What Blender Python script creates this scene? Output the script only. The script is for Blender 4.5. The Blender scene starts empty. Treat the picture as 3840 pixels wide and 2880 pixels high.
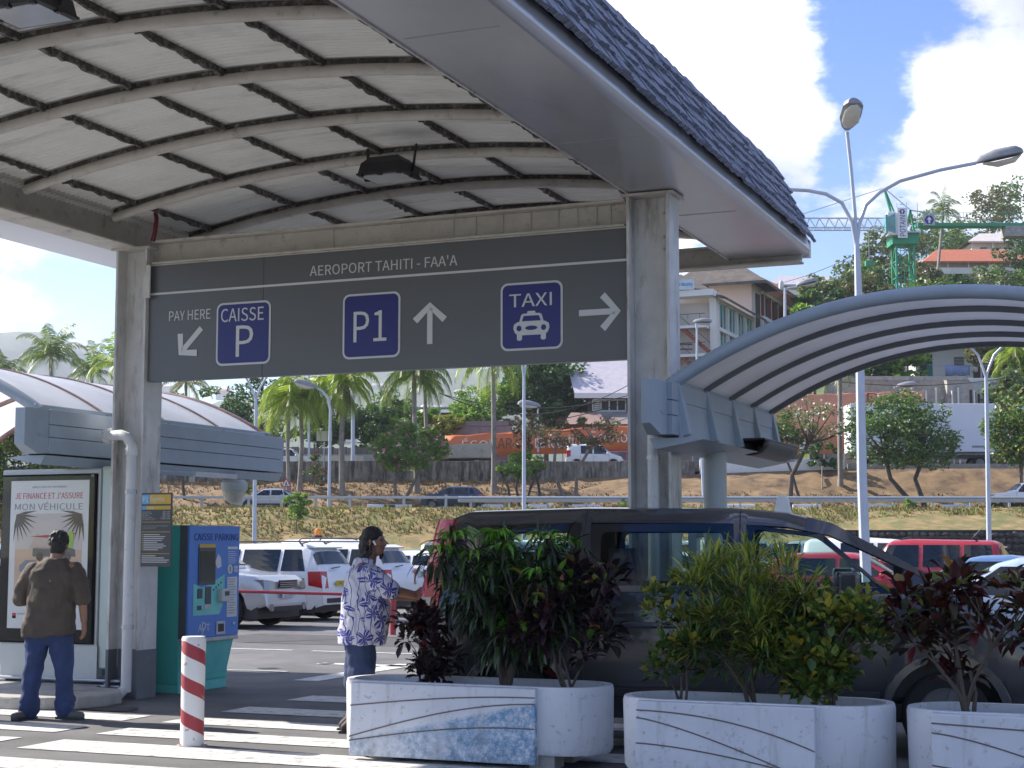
import bpy, bmesh, math, random
import numpy as np
from mathutils import Vector, Matrix, Euler
R = math.radians
rnd = random.Random(7)
sc = bpy.context.scene
col = sc.collection
# ---------------------------------------------------------------- camera, sky, sun, exposure
CH, CF, CT = 1.65, 1565.0, R(5.87)          # eye height, focal length in pixels of a 1024 wide picture, tilt up
cd = bpy.data.cameras.new('camera'); co = bpy.data.objects.new('camera', cd); col.objects.link(co)
cd.sensor_width = 36.0; cd.lens = 36.0 * CF / 1024; cd.clip_start = .1; cd.clip_end = 12000
co.location = (0, 0, CH); co.rotation_euler = (R(90) + CT, 0, 0)
sc.camera = co
SUN_EL, SUN_AZ = R(37), R(-62)              # azimuth from +Y towards +X: the sun stands to the left, beyond the canopy
sdir = Vector((math.sin(SUN_AZ) * math.cos(SUN_EL), math.cos(SUN_AZ) * math.cos(SUN_EL), math.sin(SUN_EL)))
sd = bpy.data.lights.new('sun', 'SUN'); so = bpy.data.objects.new('sun', sd); col.objects.link(so)
sd.energy = 4.6; sd.angle = R(.5); sd.color = (1, .93, .82)
so.rotation_euler = (-sdir).to_track_quat('-Z', 'Y').to_euler(); so.location = (0, 0, 60)
sc.view_settings.view_transform = 'Standard'; sc.view_settings.look = 'None'
sc.view_settings.gamma = 1; sc.view_settings.use_curve_mapping = False
sc.view_settings.exposure = 1.28
sc.cycles.max_bounces = 6; sc.cycles.transparent_max_bounces = 16; sc.cycles.volume_bounces = 0
w = bpy.data.worlds.new('World'); sc.world = w; w.use_nodes = True
nt = w.node_tree; N = nt.nodes; L = nt.links; N.clear()
def wn(t, **k):
    n = N.new(t)
    for a, b in k.items(): setattr(n, a, b)
    return n
def wmath(op, a, b=None):
    n = wn('ShaderNodeMath', operation=op)
    for i, v in enumerate((a, b)):
        if v is None: continue
        if isinstance(v, (int, float)): n.inputs[i].default_value = v
        else: L.new(v, n.inputs[i])
    return n.outputs[0]
sky = wn('ShaderNodeTexSky', sky_type='NISHITA', sun_disc=False, sun_elevation=SUN_EL, sun_rotation=SUN_AZ, air_density=1.0, dust_density=.6, ozone_density=2.5)
tc = wn('ShaderNodeTexCoord')
nrm = wn('ShaderNodeVectorMath', operation='NORMALIZE'); L.new(tc.outputs['Generated'], nrm.inputs[0])
dirv = nrm.outputs[0]
def skydir(x, y):                           # direction of a place in the sky, measured from the photograph (1024 wide)
    up = 384 - y
    v = Vector(((x - 512) / CF, math.cos(CT) - up / CF * math.sin(CT), math.sin(CT) + up / CF * math.cos(CT)))
    return v.normalized()
n1 = wn('ShaderNodeTexNoise'); n1.inputs['Scale'].default_value = 9; n1.inputs['Detail'].default_value = 8; n1.inputs['Roughness'].default_value = .64
mp = wn('ShaderNodeMapping'); mp.inputs['Scale'].default_value = (1, 1, 1.9); mp.inputs['Location'].default_value = (3.1, 1.7, .4)
L.new(dirv, mp.inputs[0]); L.new(mp.outputs[0], n1.inputs['Vector'])
cov = wmath('MULTIPLY', wmath('SUBTRACT', n1.outputs['Fac'], .18), 1.6)
# cloud banks and blue gaps where the photograph has them; beyond the frame the same cloud field goes on
for (x, y, rad, amp) in ((620, 40, .15, .30), (735, 95, .06, .16), (790, 140, .05, .26), (700, 165, .05, .16), (1000, 50, .08, .28), (985, 170, .055, .22), (945, 205, .04, .10), (60, 240, .12, .12),
                         (880, 40, .040, -.34), (862, 110, .035, -.36), (868, 165, .032, -.30), (790, 205, .035, -.20), (815, 235, .05, -.14), (960, 222, .04, -.16), (800, 285, .06, -.14),
                         (835, 175, .03, .10), (840, 215, .03, .12), (880, 205, .025, .14), (95, 310, .05, -.16), (690, 280, .05, -.1)):
    d = wn('ShaderNodeVectorMath', operation='DISTANCE'); L.new(dirv, d.inputs[0]); d.inputs[1].default_value = skydir(x, y)
    q = wn('ShaderNodeMapRange', interpolation_type='SMOOTHSTEP'); q.inputs['From Max'].default_value = rad * 1.7; q.inputs['To Min'].default_value = amp; q.inputs['To Max'].default_value = 0
    L.new(d.outputs['Value'], q.inputs['Value']); cov = wmath('ADD', cov, q.outputs[0])
mr = wn('ShaderNodeMapRange'); mr.inputs['From Min'].default_value = .46; mr.inputs['From Max'].default_value = .68; mr.interpolation_type = 'SMOOTHSTEP'
L.new(cov, mr.inputs['Value'])
n2 = wn('ShaderNodeTexNoise'); n2.inputs['Scale'].default_value = 9; n2.inputs['Detail'].default_value = 6; L.new(dirv, n2.inputs['Vector'])
cr = wn('ShaderNodeValToRGB'); cr.color_ramp.elements[0].position = .42; cr.color_ramp.elements[0].color = (2.9, 3.1, 3.8, 1)
cr.color_ramp.elements[1].position = .68; cr.color_ramp.elements[1].color = (8.0, 8.0, 8.1, 1)
L.new(n2.outputs['Fac'], cr.inputs[0])
hs = wn('ShaderNodeHueSaturation'); hs.inputs['Saturation'].default_value = 1.45; hs.inputs['Value'].default_value = .86; hs.inputs['Hue'].default_value = .518; L.new(sky.outputs[0], hs.inputs['Color'])
mx = wn('ShaderNodeMix', data_type='RGBA'); L.new(mr.outputs[0], mx.inputs[0]); L.new(hs.outputs[0], mx.inputs[6]); L.new(cr.outputs[0], mx.inputs[7])
bg = wn('ShaderNodeBackground'); bg.inputs['Strength'].default_value = .1; L.new(mx.outputs[2], bg.inputs['Color'])
w.cycles.sampling_method = 'MANUAL'; w.cycles.sample_map_resolution = 512
wo = wn('ShaderNodeOutputWorld'); L.new(bg.outputs[0], wo.inputs[0])
# ---------------------------------------------------------------- helpers
def ray(x, y):
    up = 384 - y
    return Vector(((x - 512) / CF, math.cos(CT) - up / CF * math.sin(CT), math.sin(CT) + up / CF * math.cos(CT)))
def at(x, y, d):                            # the point at distance d (world Y) seen at x, y of the 1024 wide photograph
    r = ray(x, y); p = r * (d / r.y); return Vector((p.x, p.y, p.z + CH))
def gx(x, d): return (x - 512) / CF * d     # sideways metres of a picture column at distance d
def gz(y, d): return at(512, y, d).z
TH = R(22.5)
E1 = Vector((math.cos(TH), -math.sin(TH), 0)); E2 = Vector((math.sin(TH), math.cos(TH), 0))
def W(u, t, z=0): return E1 * u + E2 * t + Vector((0, 0, z))
def onT(x, y, t):                           # (u, z) of a picture point on the plane at t of the station's grid
    r = ray(x, y); k = t / r.dot(E2); p = r * k; return p.dot(E1), p.z + CH
def onU(x, y, u):
    r = ray(x, y); k = u / r.dot(E1); p = r * k; return p.dot(E2), p.z + CH
def tag(o, label=None, cat=None, group=None, kind=None):
    if label: o['label'] = label
    if cat: o['category'] = cat
    if group: o['group'] = group
    if kind: o['kind'] = kind
    return o
def thing(name, label, cat, loc=(0, 0, 0), rz=0, group=None):
    o = bpy.data.objects.new(name, None); col.objects.link(o); o.empty_display_size = .2
    o.location = loc; o.rotation_euler = (0, 0, rz); return tag(o, label, cat, group)
def kids(o): return [c for c in list(bpy.data.objects) if c.parent == o]
def copy_tree(o, parent=None, cache={}):
    c = o.copy(); col.objects.link(c); c.parent = parent
    for ch in o.children: copy_tree(ch, c)
    return c
class MB:
    def __init__(s): s.v = []; s.f = []
    def add(s, vs, fs):
        b = len(s.v); s.v += [tuple(p) for p in vs]; s.f += [tuple(i + b for i in f) for f in fs]; return s
    def box(s, x0, x1, y0, y1, z0, z1, m=None):
        vs = [Vector((x, y, z)) for z in (z0, z1) for y in (y0, y1) for x in (x0, x1)]
        if m: vs = [m @ p for p in vs]
        return s.add(vs, [(0, 2, 3, 1), (4, 5, 7, 6), (0, 1, 5, 4), (2, 6, 7, 3), (0, 4, 6, 2), (1, 3, 7, 5)])
    def bar(s, a, b, w, h):                 # straight bar of section w x h between two points
        a, b = Vector(a), Vector(b); d = (b - a); l = d.length; q = d.to_track_quat('X', 'Z').to_matrix().to_4x4(); q.translation = a
        return s.box(0, l, -w / 2, w / 2, -h / 2, h / 2, q)
    def tube(s, pts, r, n=8, cap=True):
        pts = [Vector(p) for p in pts]; k = len(pts); rs = r if isinstance(r, (list, tuple)) else [r] * k
        b = len(s.v); up = None
        for i, p in enumerate(pts):
            d = (pts[min(i + 1, k - 1)] - pts[max(i - 1, 0)]).normalized()
            if up is None: up = Vector((0, 0, 1)) if abs(d.z) < .9 else Vector((1, 0, 0))
            x = d.cross(up)
            if x.length < 1e-4: x = d.cross(Vector((0, 1, 0)))
            x.normalize(); y = x.cross(d).normalized(); up = y
            for j in range(n):
                a = 2 * math.pi * j / n; s.v.append(tuple(p + x * math.cos(a) * rs[i] + y * math.sin(a) * rs[i]))
        for i in range(k - 1):
            for j in range(n): s.f.append((b + i * n + j, b + i * n + (j + 1) % n, b + (i + 1) * n + (j + 1) % n, b + (i + 1) * n + j))
        if cap: s.f.append(tuple(b + j for j in range(n))[::-1]); s.f.append(tuple(b + (k - 1) * n + j for j in range(n)))
        return s
    def prism(s, poly, a, b, fn):           # polygon poly (2d) swept from a to b; fn(p, q, h) -> point
        n = len(poly); vs = [fn(p, q, a) for p, q in poly] + [fn(p, q, b) for p, q in poly]
        fs = [tuple(range(n))[::-1], tuple(range(n, 2 * n))] + [(i, (i + 1) % n, n + (i + 1) % n, n + i) for i in range(n)]
        return s.add(vs, fs)
    def loft(s, rings, close=True, cap=True):
        n = len(rings[0]); b = len(s.v)
        for r in rings: s.v += [tuple(p) for p in r]
        for i in range(len(rings) - 1):
            for j in range(n if close else n - 1): s.f.append((b + i * n + j, b + i * n + (j + 1) % n, b + (i + 1) * n + (j + 1) % n, b + (i + 1) * n + j))
        if cap and close: s.f.append(tuple(b + j for j in range(n))[::-1]); s.f.append(tuple(b + (len(rings) - 1) * n + j for j in range(n)))
        return s
    def sph(s, c, r, n=8, m=6, sq=(1, 1, 1)):
        c = Vector(c); rings = []
        for i in range(m + 1):
            a = math.pi * i / m; rr = max(math.sin(a), .02) * r
            rings.append([c + Vector((rr * math.cos(2 * math.pi * j / n) * sq[0], rr * math.sin(2 * math.pi * j / n) * sq[1], -math.cos(a) * r * sq[2])) for j in range(n)])
        return s.loft(rings)
    def build(s, name, mat, parent=None, smooth=False, bevel=0, seg=2, loc=None, ang=40):
        me = bpy.data.meshes.new(name); me.from_pydata(s.v, [], s.f); me.update()
        return link(name, me, mat, parent, smooth, bevel, seg, loc, ang)
def link(name, me, mat, parent=None, smooth=False, bevel=0, seg=2, loc=None, ang=40):
    if mat is not None and not me.materials: me.materials.append(mat)
    if smooth:
        me.polygons.foreach_set('use_smooth', [True] * len(me.polygons)); me.set_sharp_from_angle(angle=R(ang))
    o = bpy.data.objects.new(name, me); col.objects.link(o); o.parent = parent
    if loc is not None: o.location = loc
    if bevel:
        b = o.modifiers.new('b', 'BEVEL'); b.width = bevel; b.segments = seg; b.limit_method = 'ANGLE'; b.angle_limit = R(35)
    return o
def inst(name, me, parent, loc=(0, 0, 0), rot=(0, 0, 0), scale=(1, 1, 1)):
    o = bpy.data.objects.new(name, me); col.objects.link(o); o.parent = parent; o.location = loc; o.rotation_euler = rot; o.scale = scale; return o
def npmesh(name, V, Q, mat, parent=None, smooth=False):      # fast mesh from numpy arrays
    V = np.asarray(V, np.float32); Q = np.asarray(Q, np.int32); k = Q.shape[1]
    me = bpy.data.meshes.new(name); me.vertices.add(len(V)); me.vertices.foreach_set('co', V.ravel())
    me.loops.add(Q.size); me.loops.foreach_set('vertex_index', Q.ravel())
    me.polygons.add(len(Q)); me.polygons.foreach_set('loop_start', np.arange(0, Q.size, k, dtype=np.int32))
    me.update(calc_edges=True); me.materials.append(mat)
    if smooth: me.polygons.foreach_set('use_smooth', [True] * len(Q))
    o = bpy.data.objects.new(name, me); col.objects.link(o); o.parent = parent; return o
try: FONT = bpy.data.fonts.load(bpy.utils.system_resource('DATAFILES', path='fonts') + '/Noto Sans CJK Regular.woff2')   # a sans face that ships with Blender
except Exception: FONT = None
def text_mesh(s):
    cu = bpy.data.curves.new('t', 'FONT'); cu.body = s; cu.size = 1; cu.font = FONT or cu.font; cu.resolution_u = 3; cu.extrude = .5
    o = bpy.data.objects.new('t', cu); col.objects.link(o); bpy.context.view_layer.update()
    me = bpy.data.meshes.new_from_object(o.evaluated_get(bpy.context.evaluated_depsgraph_get()))
    bpy.data.objects.remove(o); bpy.data.curves.remove(cu); return me
def text_fit(name, s, mat, parent, a0, a1, b0, b1, fn, depth=.004, shear=0.0):
    """lettering s stretched to fill a0..a1 by b0..b1; fn(a, b, h) -> point"""
    me = text_mesh(s); n = len(me.vertices); c = np.zeros(n * 3, np.float32); me.vertices.foreach_get('co', c); c = c.reshape(-1, 3)
    mn, mxx = c.min(0), c.max(0)
    for i, v in enumerate(me.vertices):
        fb = (c[i, 1] - mn[1]) / (mxx[1] - mn[1]); fa = (c[i, 0] - mn[0]) / (mxx[0] - mn[0])
        v.co = fn(a0 + (a1 - a0) * fa, b0 + (b1 - b0) * fb + shear * (fa - .5), (c[i, 2] + .5) * depth)
    me.materials.clear(); return link(name, me, mat, parent)
def each(name, mat_, parent, items, **kw):     # one child object per piece: items are functions that fill an MB
    r_ = []
    for fnc in items: k = MB(); fnc(k); r_.append(k.build(name, mat_, parent, **kw))
    return r_
# ---------------------------------------------------------------- materials
MATS = {}
def mat(name, c, rough=.6, metal=0, var=.12, vs=3.0, bump=0, bs=40, dirt=None, damt=0, ds=2.0, dthr=.5, spec=.5, coat=0, dz=None, island=0, trans=0, detail=5):
    if name in MATS: return MATS[name]
    m = bpy.data.materials.new(name); m.use_nodes = True; t = m.node_tree; n = t.nodes; l = t.links
    b = n['Principled BSDF']; b.inputs['Roughness'].default_value = rough; b.inputs['Metallic'].default_value = metal
    b.inputs['Specular IOR Level'].default_value = spec; b.inputs['Coat Weight'].default_value = coat; b.inputs['Coat Roughness'].default_value = .05
    tcx = n.new('ShaderNodeTexCoord'); co_ = tcx.outputs['Object']
    src = None
    def mixc(f, a, bb):
        x = n.new('ShaderNodeMix'); x.data_type = 'RGBA'
        if isinstance(f, float): x.inputs[0].default_value = f
        else: l.new(f, x.inputs[0])
        for i, v in ((6, a), (7, bb)):
            if isinstance(v, tuple): x.inputs[i].default_value = (*v[:3], 1)
            else: l.new(v, x.inputs[i])
        return x.outputs[2]
    base = tuple(c)
    if island:
        g = n.new('ShaderNodeNewGeometry'); r = n.new('ShaderNodeValToRGB'); l.new(g.outputs['Random Per Island'], r.inputs[0])
        cs = c if isinstance(c[0], tuple) else [tuple(v * (1 - island) for v in c), tuple(min(1, v * (1 + island)) for v in c)]
        while len(r.color_ramp.elements) < len(cs): r.color_ramp.elements.new(.5)
        for i, e in enumerate(r.color_ramp.elements): e.position = i / (len(cs) - 1); e.color = (*cs[i], 1)
        src = r.outputs[0]; base = cs[len(cs) // 2]
    elif var:
        nz = n.new('ShaderNodeTexNoise'); nz.inputs['Scale'].default_value = vs; nz.inputs['Detail'].default_value = detail; nz.inputs['Roughness'].default_value = .6; l.new(co_, nz.inputs['Vector'])
        r = n.new('ShaderNodeMapRange'); r.inputs['From Min'].default_value = .3; r.inputs['From Max'].default_value = .7; l.new(nz.outputs['Fac'], r.inputs['Value'])
        src = mixc(r.outputs[0], tuple(v * (1 - var) for v in c), tuple(min(1, v * (1 + var)) for v in c))
    if dirt:
        nz = n.new('ShaderNodeTexNoise'); nz.inputs['Scale'].default_value = ds; nz.inputs['Detail'].default_value = 8; nz.inputs['Roughness'].default_value = .7
        if dz:
            mpn = n.new('ShaderNodeMapping'); mpn.inputs['Scale'].default_value = dz; l.new(co_, mpn.inputs[0]); l.new(mpn.outputs[0], nz.inputs['Vector'])
        else: l.new(co_, nz.inputs['Vector'])
        r = n.new('ShaderNodeMapRange'); r.inputs['From Min'].default_value = dthr; r.inputs['From Max'].default_value = dthr + .16; r.inputs['To Max'].default_value = damt; l.new(nz.outputs['Fac'], r.inputs['Value'])
        src = mixc(r.outputs[0], src if src is not None else base, tuple(dirt))
    if src is not None: l.new(src, b.inputs['Base Color'])
    else: b.inputs['Base Color'].default_value = (*base, 1)
    if bump:
        nz = n.new('ShaderNodeTexNoise'); nz.inputs['Scale'].default_value = bs; nz.inputs['Detail'].default_value = 4; l.new(co_, nz.inputs['Vector'])
        bp = n.new('ShaderNodeBump'); bp.inputs['Strength'].default_value = bump; bp.inputs['Distance'].default_value = .02; l.new(nz.outputs['Fac'], bp.inputs['Height']); l.new(bp.outputs[0], b.inputs['Normal'])
    if trans:
        tr = n.new('ShaderNodeBsdfTranslucent'); ms = n.new('ShaderNodeMixShader'); ms.inputs[0].default_value = trans
        if src is not None: l.new(src, tr.inputs[0])
        else: tr.inputs[0].default_value = (*base, 1)
        o = n['Material Output']; l.new(b.outputs[0], ms.inputs[1]); l.new(tr.outputs[0], ms.inputs[2]); l.new(ms.outputs[0], o.inputs[0])
    MATS[name] = m; return m
def glass_mat(name, tint, refl=.5, rough=.02):
    m = bpy.data.materials.new(name); m.use_nodes = True; t = m.node_tree; n = t.nodes; l = t.links; n.remove(n['Principled BSDF'])
    a = n.new('ShaderNodeBsdfTransparent'); a.inputs[0].default_value = (*tint, 1); g = n.new('ShaderNodeBsdfGlossy'); g.inputs['Roughness'].default_value = rough
    fr = n.new('ShaderNodeFresnel'); fr.inputs[0].default_value = 1.5; ms = n.new('ShaderNodeMixShader')
    mu = n.new('ShaderNodeMath'); mu.operation = 'MULTIPLY'; mu.inputs[1].default_value = refl; l.new(fr.outputs[0], mu.inputs[0]); l.new(mu.outputs[0], ms.inputs[0]); l.new(a.outputs[0], ms.inputs[1]); l.new(g.outputs[0], ms.inputs[2]); l.new(ms.outputs[0], n['Material Output'].inputs[0])
    MATS[name] = m; return m
def sheet_mat(name, c, tr, rough=.45):      # translucent roofing sheet: lets daylight glow through
    m = bpy.data.materials.new(name); m.use_nodes = True; t = m.node_tree; n = t.nodes; l = t.links
    b = n['Principled BSDF']; b.inputs['Roughness'].default_value = rough
    tcx = n.new('ShaderNodeTexCoord'); nz = n.new('ShaderNodeTexNoise'); nz.inputs['Scale'].default_value = 1.3; nz.inputs['Detail'].default_value = 6; l.new(tcx.outputs['Object'], nz.inputs['Vector'])
    r = n.new('ShaderNodeValToRGB'); r.color_ramp.elements[0].position = .35; r.color_ramp.elements[0].color = (*[v * .86 for v in c], 1); r.color_ramp.elements[1].position = .65; r.color_ramp.elements[1].color = (*c, 1); l.new(nz.outputs['Fac'], r.inputs[0])
    l.new(r.outputs[0], b.inputs['Base Color']); tl = n.new('ShaderNodeBsdfTranslucent'); l.new(r.outputs[0], tl.inputs[0])
    ms = n.new('ShaderNodeMixShader'); ms.inputs[0].default_value = tr; l.new(b.outputs[0], ms.inputs[1]); l.new(tl.outputs[0], ms.inputs[2]); l.new(ms.outputs[0], n['Material Output'].inputs[0])
    MATS[name] = m; return m
asphalt = mat('asphalt', (.105, .105, .11), .85, var=.38, vs=.9, bump=.35, bs=120, dirt=(.20, .195, .19), damt=.5, ds=.35, dthr=.5, detail=9)
paint = mat('road_paint', (.54, .54, .53), .7, var=.1, vs=4, dirt=(.14, .14, .14), damt=.85, ds=7, dthr=.51, bump=.2, bs=90)
concrete = mat('concrete', (.34, .33, .31), .85, var=.2, vs=2, bump=.3, bs=50, dirt=(.13, .125, .12), damt=.6, ds=1.6, dthr=.52)
steel_cream = mat('cream_painted_steel', (.50, .47, .42), .55, var=.12, vs=4, bump=.15, bs=60, dirt=(.16, .12, .09), damt=.75, ds=7, dthr=.56)
steel_white = mat('white_painted_steel', (.56, .55, .54), .5, var=.14, vs=3, bump=.1, bs=40, dirt=(.15, .12, .095), damt=.8, ds=5, dthr=.53, dz=(1, 1, .22))
rust_dark = mat('rusted_purlin', (.07, .058, .05), .9, var=.5, vs=18, bump=.6, bs=60, dirt=(.34, .31, .28), damt=.9, ds=14, dthr=.5)
blue_steel = mat('blue_grey_painted_steel', (.30, .36, .43), .5, var=.08, vs=3, dirt=(.14, .14, .14), damt=.4, ds=5, dthr=.62, dz=(1, 1, .4))
galv = mat('galvanised_steel', (.42, .44, .47), .42, .6, var=.12, vs=8)
black_plastic = mat('black_plastic', (.018, .018, .02), .5, var=.2)
rubber = mat('tyre_rubber', (.014, .014, .015), .85, var=.2)
white_paint = mat('white_paint', (.74, .75, .77), .45, var=.05, vs=4, dirt=(.25, .23, .2), damt=.5, ds=5, dthr=.64)
# ---------------------------------------------------------------- the setting: ground, roads, slopes
def struct(o): o['kind'] = 'structure'; return o
dry = mat('dry_grass_earth', (.22, .145, .075), .95, var=.35, vs=.9, bump=.9, bs=5, dirt=(.075, .045, .03), damt=.9, ds=.6, dthr=.48, detail=10)
verge = mat('grassy_slope', (.23, .165, .07), .95, var=.5, vs=1.1, bump=1, bs=5, dirt=(.11, .13, .035), damt=.9, ds=.7, dthr=.46, detail=10)
struct(MB().box(-2400, 2400, -90, 3900, -1.0, -.30).build('ground', mat('earth', (.16, .14, .09), .95, vs=.02)))
park = struct(MB().box(-160, 160, -40, 92, -.28, 0).build('car_park', asphalt))
def stripe(name, u0, u1, t0, t1, z=.006):
    m = MB(); p = [W(u0, t0, z), W(u1, t0, z), W(u1, t1, z), W(u0, t1, z)]
    m.add(p, [(0, 1, 2, 3)]); return m.build(name, paint, park)
for i, (t0, t1) in enumerate(((7.6, 8.1), (8.55, 9.05), (9.5, 9.98), (10.45, 11.06), (11.48, 11.97), (12.45, 12.92), (13.45, 13.98), (14.72, 15.28), (15.75, 16.25))):
    stripe('crossing_stripe', -8.7 if t0 < 15.5 else -8.4, -3.2, t0, t1)
    if t0 < 13: stripe('crossing_stripe', -14.5, -9.12, t0 - .03, t1 - .03)
for k in range(9): stripe('bay_line', -21.2, -16.4, 25.9 + k * 2.7 + 1.3, 26.0 + k * 2.7 + 1.3)
for (u0, u1, t0, t1) in ((-14.2, -12.7, 21.6, 21.72), (-12.35, -10.6, 21.6, 21.72), (-12.0, -10.65, 17.95, 18.07), (-10.95, -9.6, 19.3, 19.55), (-8.6, -6.8, 21.6, 21.72), (-9.9, -9.55, 16.9, 19.8)): stripe('lane_line', u0, u1, t0, t1)
rr = random.Random(2); patch_m = mat('asphalt_patch', (.055, .055, .058), .8, var=.25, vs=3, bump=.4, bs=110); oil_m = mat('oil_stain', (.05, .05, .052), .6, var=.2)
for (u, t, a, b) in ((-6.6, 19.2, 1.6, .9), (-13.5, 24.3, 2.2, 1.2), (-9.8, 24.5, .8, 2.4)):
    MB().add([W(u + a * x + rr.uniform(-.1, .1), t + b * y + rr.uniform(-.1, .1), .0035) for x, y in ((-1, -1), (0, -1.05), (1, -1), (1.04, 0), (1, 1), (0, .96), (-1, 1))], [tuple(range(7))]).build('asphalt_patch', patch_m, park)
for i in range(16):
    u, t, r_ = rr.uniform(-15, -5), rr.uniform(11, 27), rr.uniform(.08, .3); MB().add([W(u + r_ * rr.uniform(.6, 1.3) * math.cos(a), t + r_ * rr.uniform(.6, 1.3) * math.sin(a), .0085) for a in np.linspace(0, 6.1, 11)], [tuple(range(11))]).build('oil_stain', oil_m, park)
# kerbed island under the display, the column and the pay machine
isl = [(-15, 12.82), (-10.75, 12.82), (-10.4, 12.9), (-10.15, 13.1), (-10.06, 13.4), (-10.1, 13.75), (-10.3, 14.0), (-10.7, 14.1), (-10.85, 14.6), (-11.1, 16.3), (-15, 16.3)]
pv = struct(MB().prism(isl, 0, .13, lambda a, b, h: W(a, b, h)).build('kerbed_pavement', concrete, bevel=.02))
# embankment between the car park and the roads: rows of the slope as seen, each at its own distance
XS = [-150, -110, -80, -60, -48, -38, -30, -22, -15, -9, -4, 2, 8, 14, 20, 26, 32, 40, 50, 65, 85, 120, 170]
def terrain(name, rows, m, jit=0, sub=4, seed=1):
    """rows: list of functions X -> (Y, z); a sheet is laid through them"""
    rr = random.Random(seed); xs = []
    for a, b in zip(XS, XS[1:]):
        for k in range(sub): xs.append(a + (b - a) * k / sub)
    xs.append(XS[-1]); V = []
    prof = []
    for a, b in zip(rows, rows[1:]):
        for k in range(5): prof.append((a, b, k / 5))
    prof.append((rows[-2], rows[-1], 1))
    for i, (a, b, f) in enumerate(prof):
        for x in xs:
            ya, za = a(x); yb, zb = b(x); e = 0 if i in (0, len(prof) - 1) else jit
            V.append((x + rr.uniform(-e, e) * 2, ya + (yb - ya) * f + rr.uniform(-e, e) * 2, za + (zb - za) * f + rr.uniform(-e, e)))
    n = len(xs); Q = [(i * n + j, i * n + j + 1, (i + 1) * n + j + 1, (i + 1) * n + j) for i in range(len(prof) - 1) for j in range(n - 1)]
    return struct(npmesh(name, V, Q, m, smooth=True))
def lerp(a, b, x): f = min(1, max(0, (x - a) / (b - a))); return f * f * (3 - 2 * f)
RY = 99.0; RZ = 3.9                          # lower road behind the guard rail
wall_y = lambda x: 87 - 3 * lerp(10, 30, x)
emb_mid = lambda x: (90.5, 1.7 + .9 * lerp(14, 24, x))
terrain('embankment', [lambda x: (85.5, -.05 + .9 * lerp(17, 22, x)), emb_mid, lambda x: (96.5, RZ - .05), lambda x: (98.2, RZ)], verge, .10, 5, 3)
struct(MB().box(-170, 190, 98.2, 104.6, RZ - .3, RZ).build('lower_road', asphalt))
UZ = 7.2
terrain('upper_slope', [lambda x: (104.6, RZ), lambda x: (108, RZ + 1.1), lambda x: (112.2, 6.2 + .9 * lerp(-6, 30, x))], dry, .13, 5, 4)
struct(MB().box(-170, 190, 112.7, 123.5, UZ - .3, UZ).build('upper_road', asphalt))
# hill on the right and the town slope on the left behind the upper road
def hillz(X, Y):
    s = lerp(118, 260, Y)
    r = lerp(-10, 85, X - (Y - 150) * .25)
    z = UZ + s * (5 + 36 * r) + 5 * lerp(128, 150, Y) * lerp(10, 40, X)
    return z
V = []; xs = np.arange(-220, 330, 6.0); ys = np.arange(123.5, 330, 5.0)
for y in ys:
    for x in xs: V.append((x, y, hillz(x, y) + (rnd.uniform(-.5, .5) if y > 126 else -.05)))
n = len(xs); Q = [(i * n + j, i * n + j + 1, (i + 1) * n + j + 1, (i + 1) * n + j) for i in range(len(ys) - 1) for j in range(n - 1)]
struct(npmesh('hill', V, Q, mat('hill_scrub', (.07, .085, .03), .95, var=.5, vs=.15, bump=1, bs=2, dirt=(.14, .11, .06), damt=.6, ds=.1), smooth=True))
# far mountain in the haze
V = []; xs = np.linspace(-2000, 1280, 70); ys = np.linspace(1000, 3700, 26); rr = random.Random(5)
for i, y in enumerate(ys):
    for x in xs:
        k = (y - 1000) / 2700; top = 345 * (1 - .55 * lerp(-120, 840, x)) * (.9 + .1 * math.sin(x * .005 + 1) + .08 * math.sin(x * .014) + .04 * math.sin(x * .04))
        ridge = 1 + .16 * math.sin(x * .011 + y * .0015) * math.sin(math.pi * min(1, k * 1.2))
        V.append((x, y, 8 + top * math.sin(min(1, k * 1.25) * math.pi / 2) ** 1.15 * ridge + rr.uniform(-6, 6) * (k > .03)))
n = len(xs); Q = [(i * n + j, i * n + j + 1, (i + 1) * n + j + 1, (i + 1) * n + j) for i in range(len(ys) - 1) for j in range(n - 1)]
struct(npmesh('mountain', V, Q, mat('mountain_forest', (.04, .065, .028), .95, var=.5, vs=.015, bump=1, bs=.05, dirt=(.10, .10, .06), damt=.7, ds=.01), smooth=True))
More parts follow.
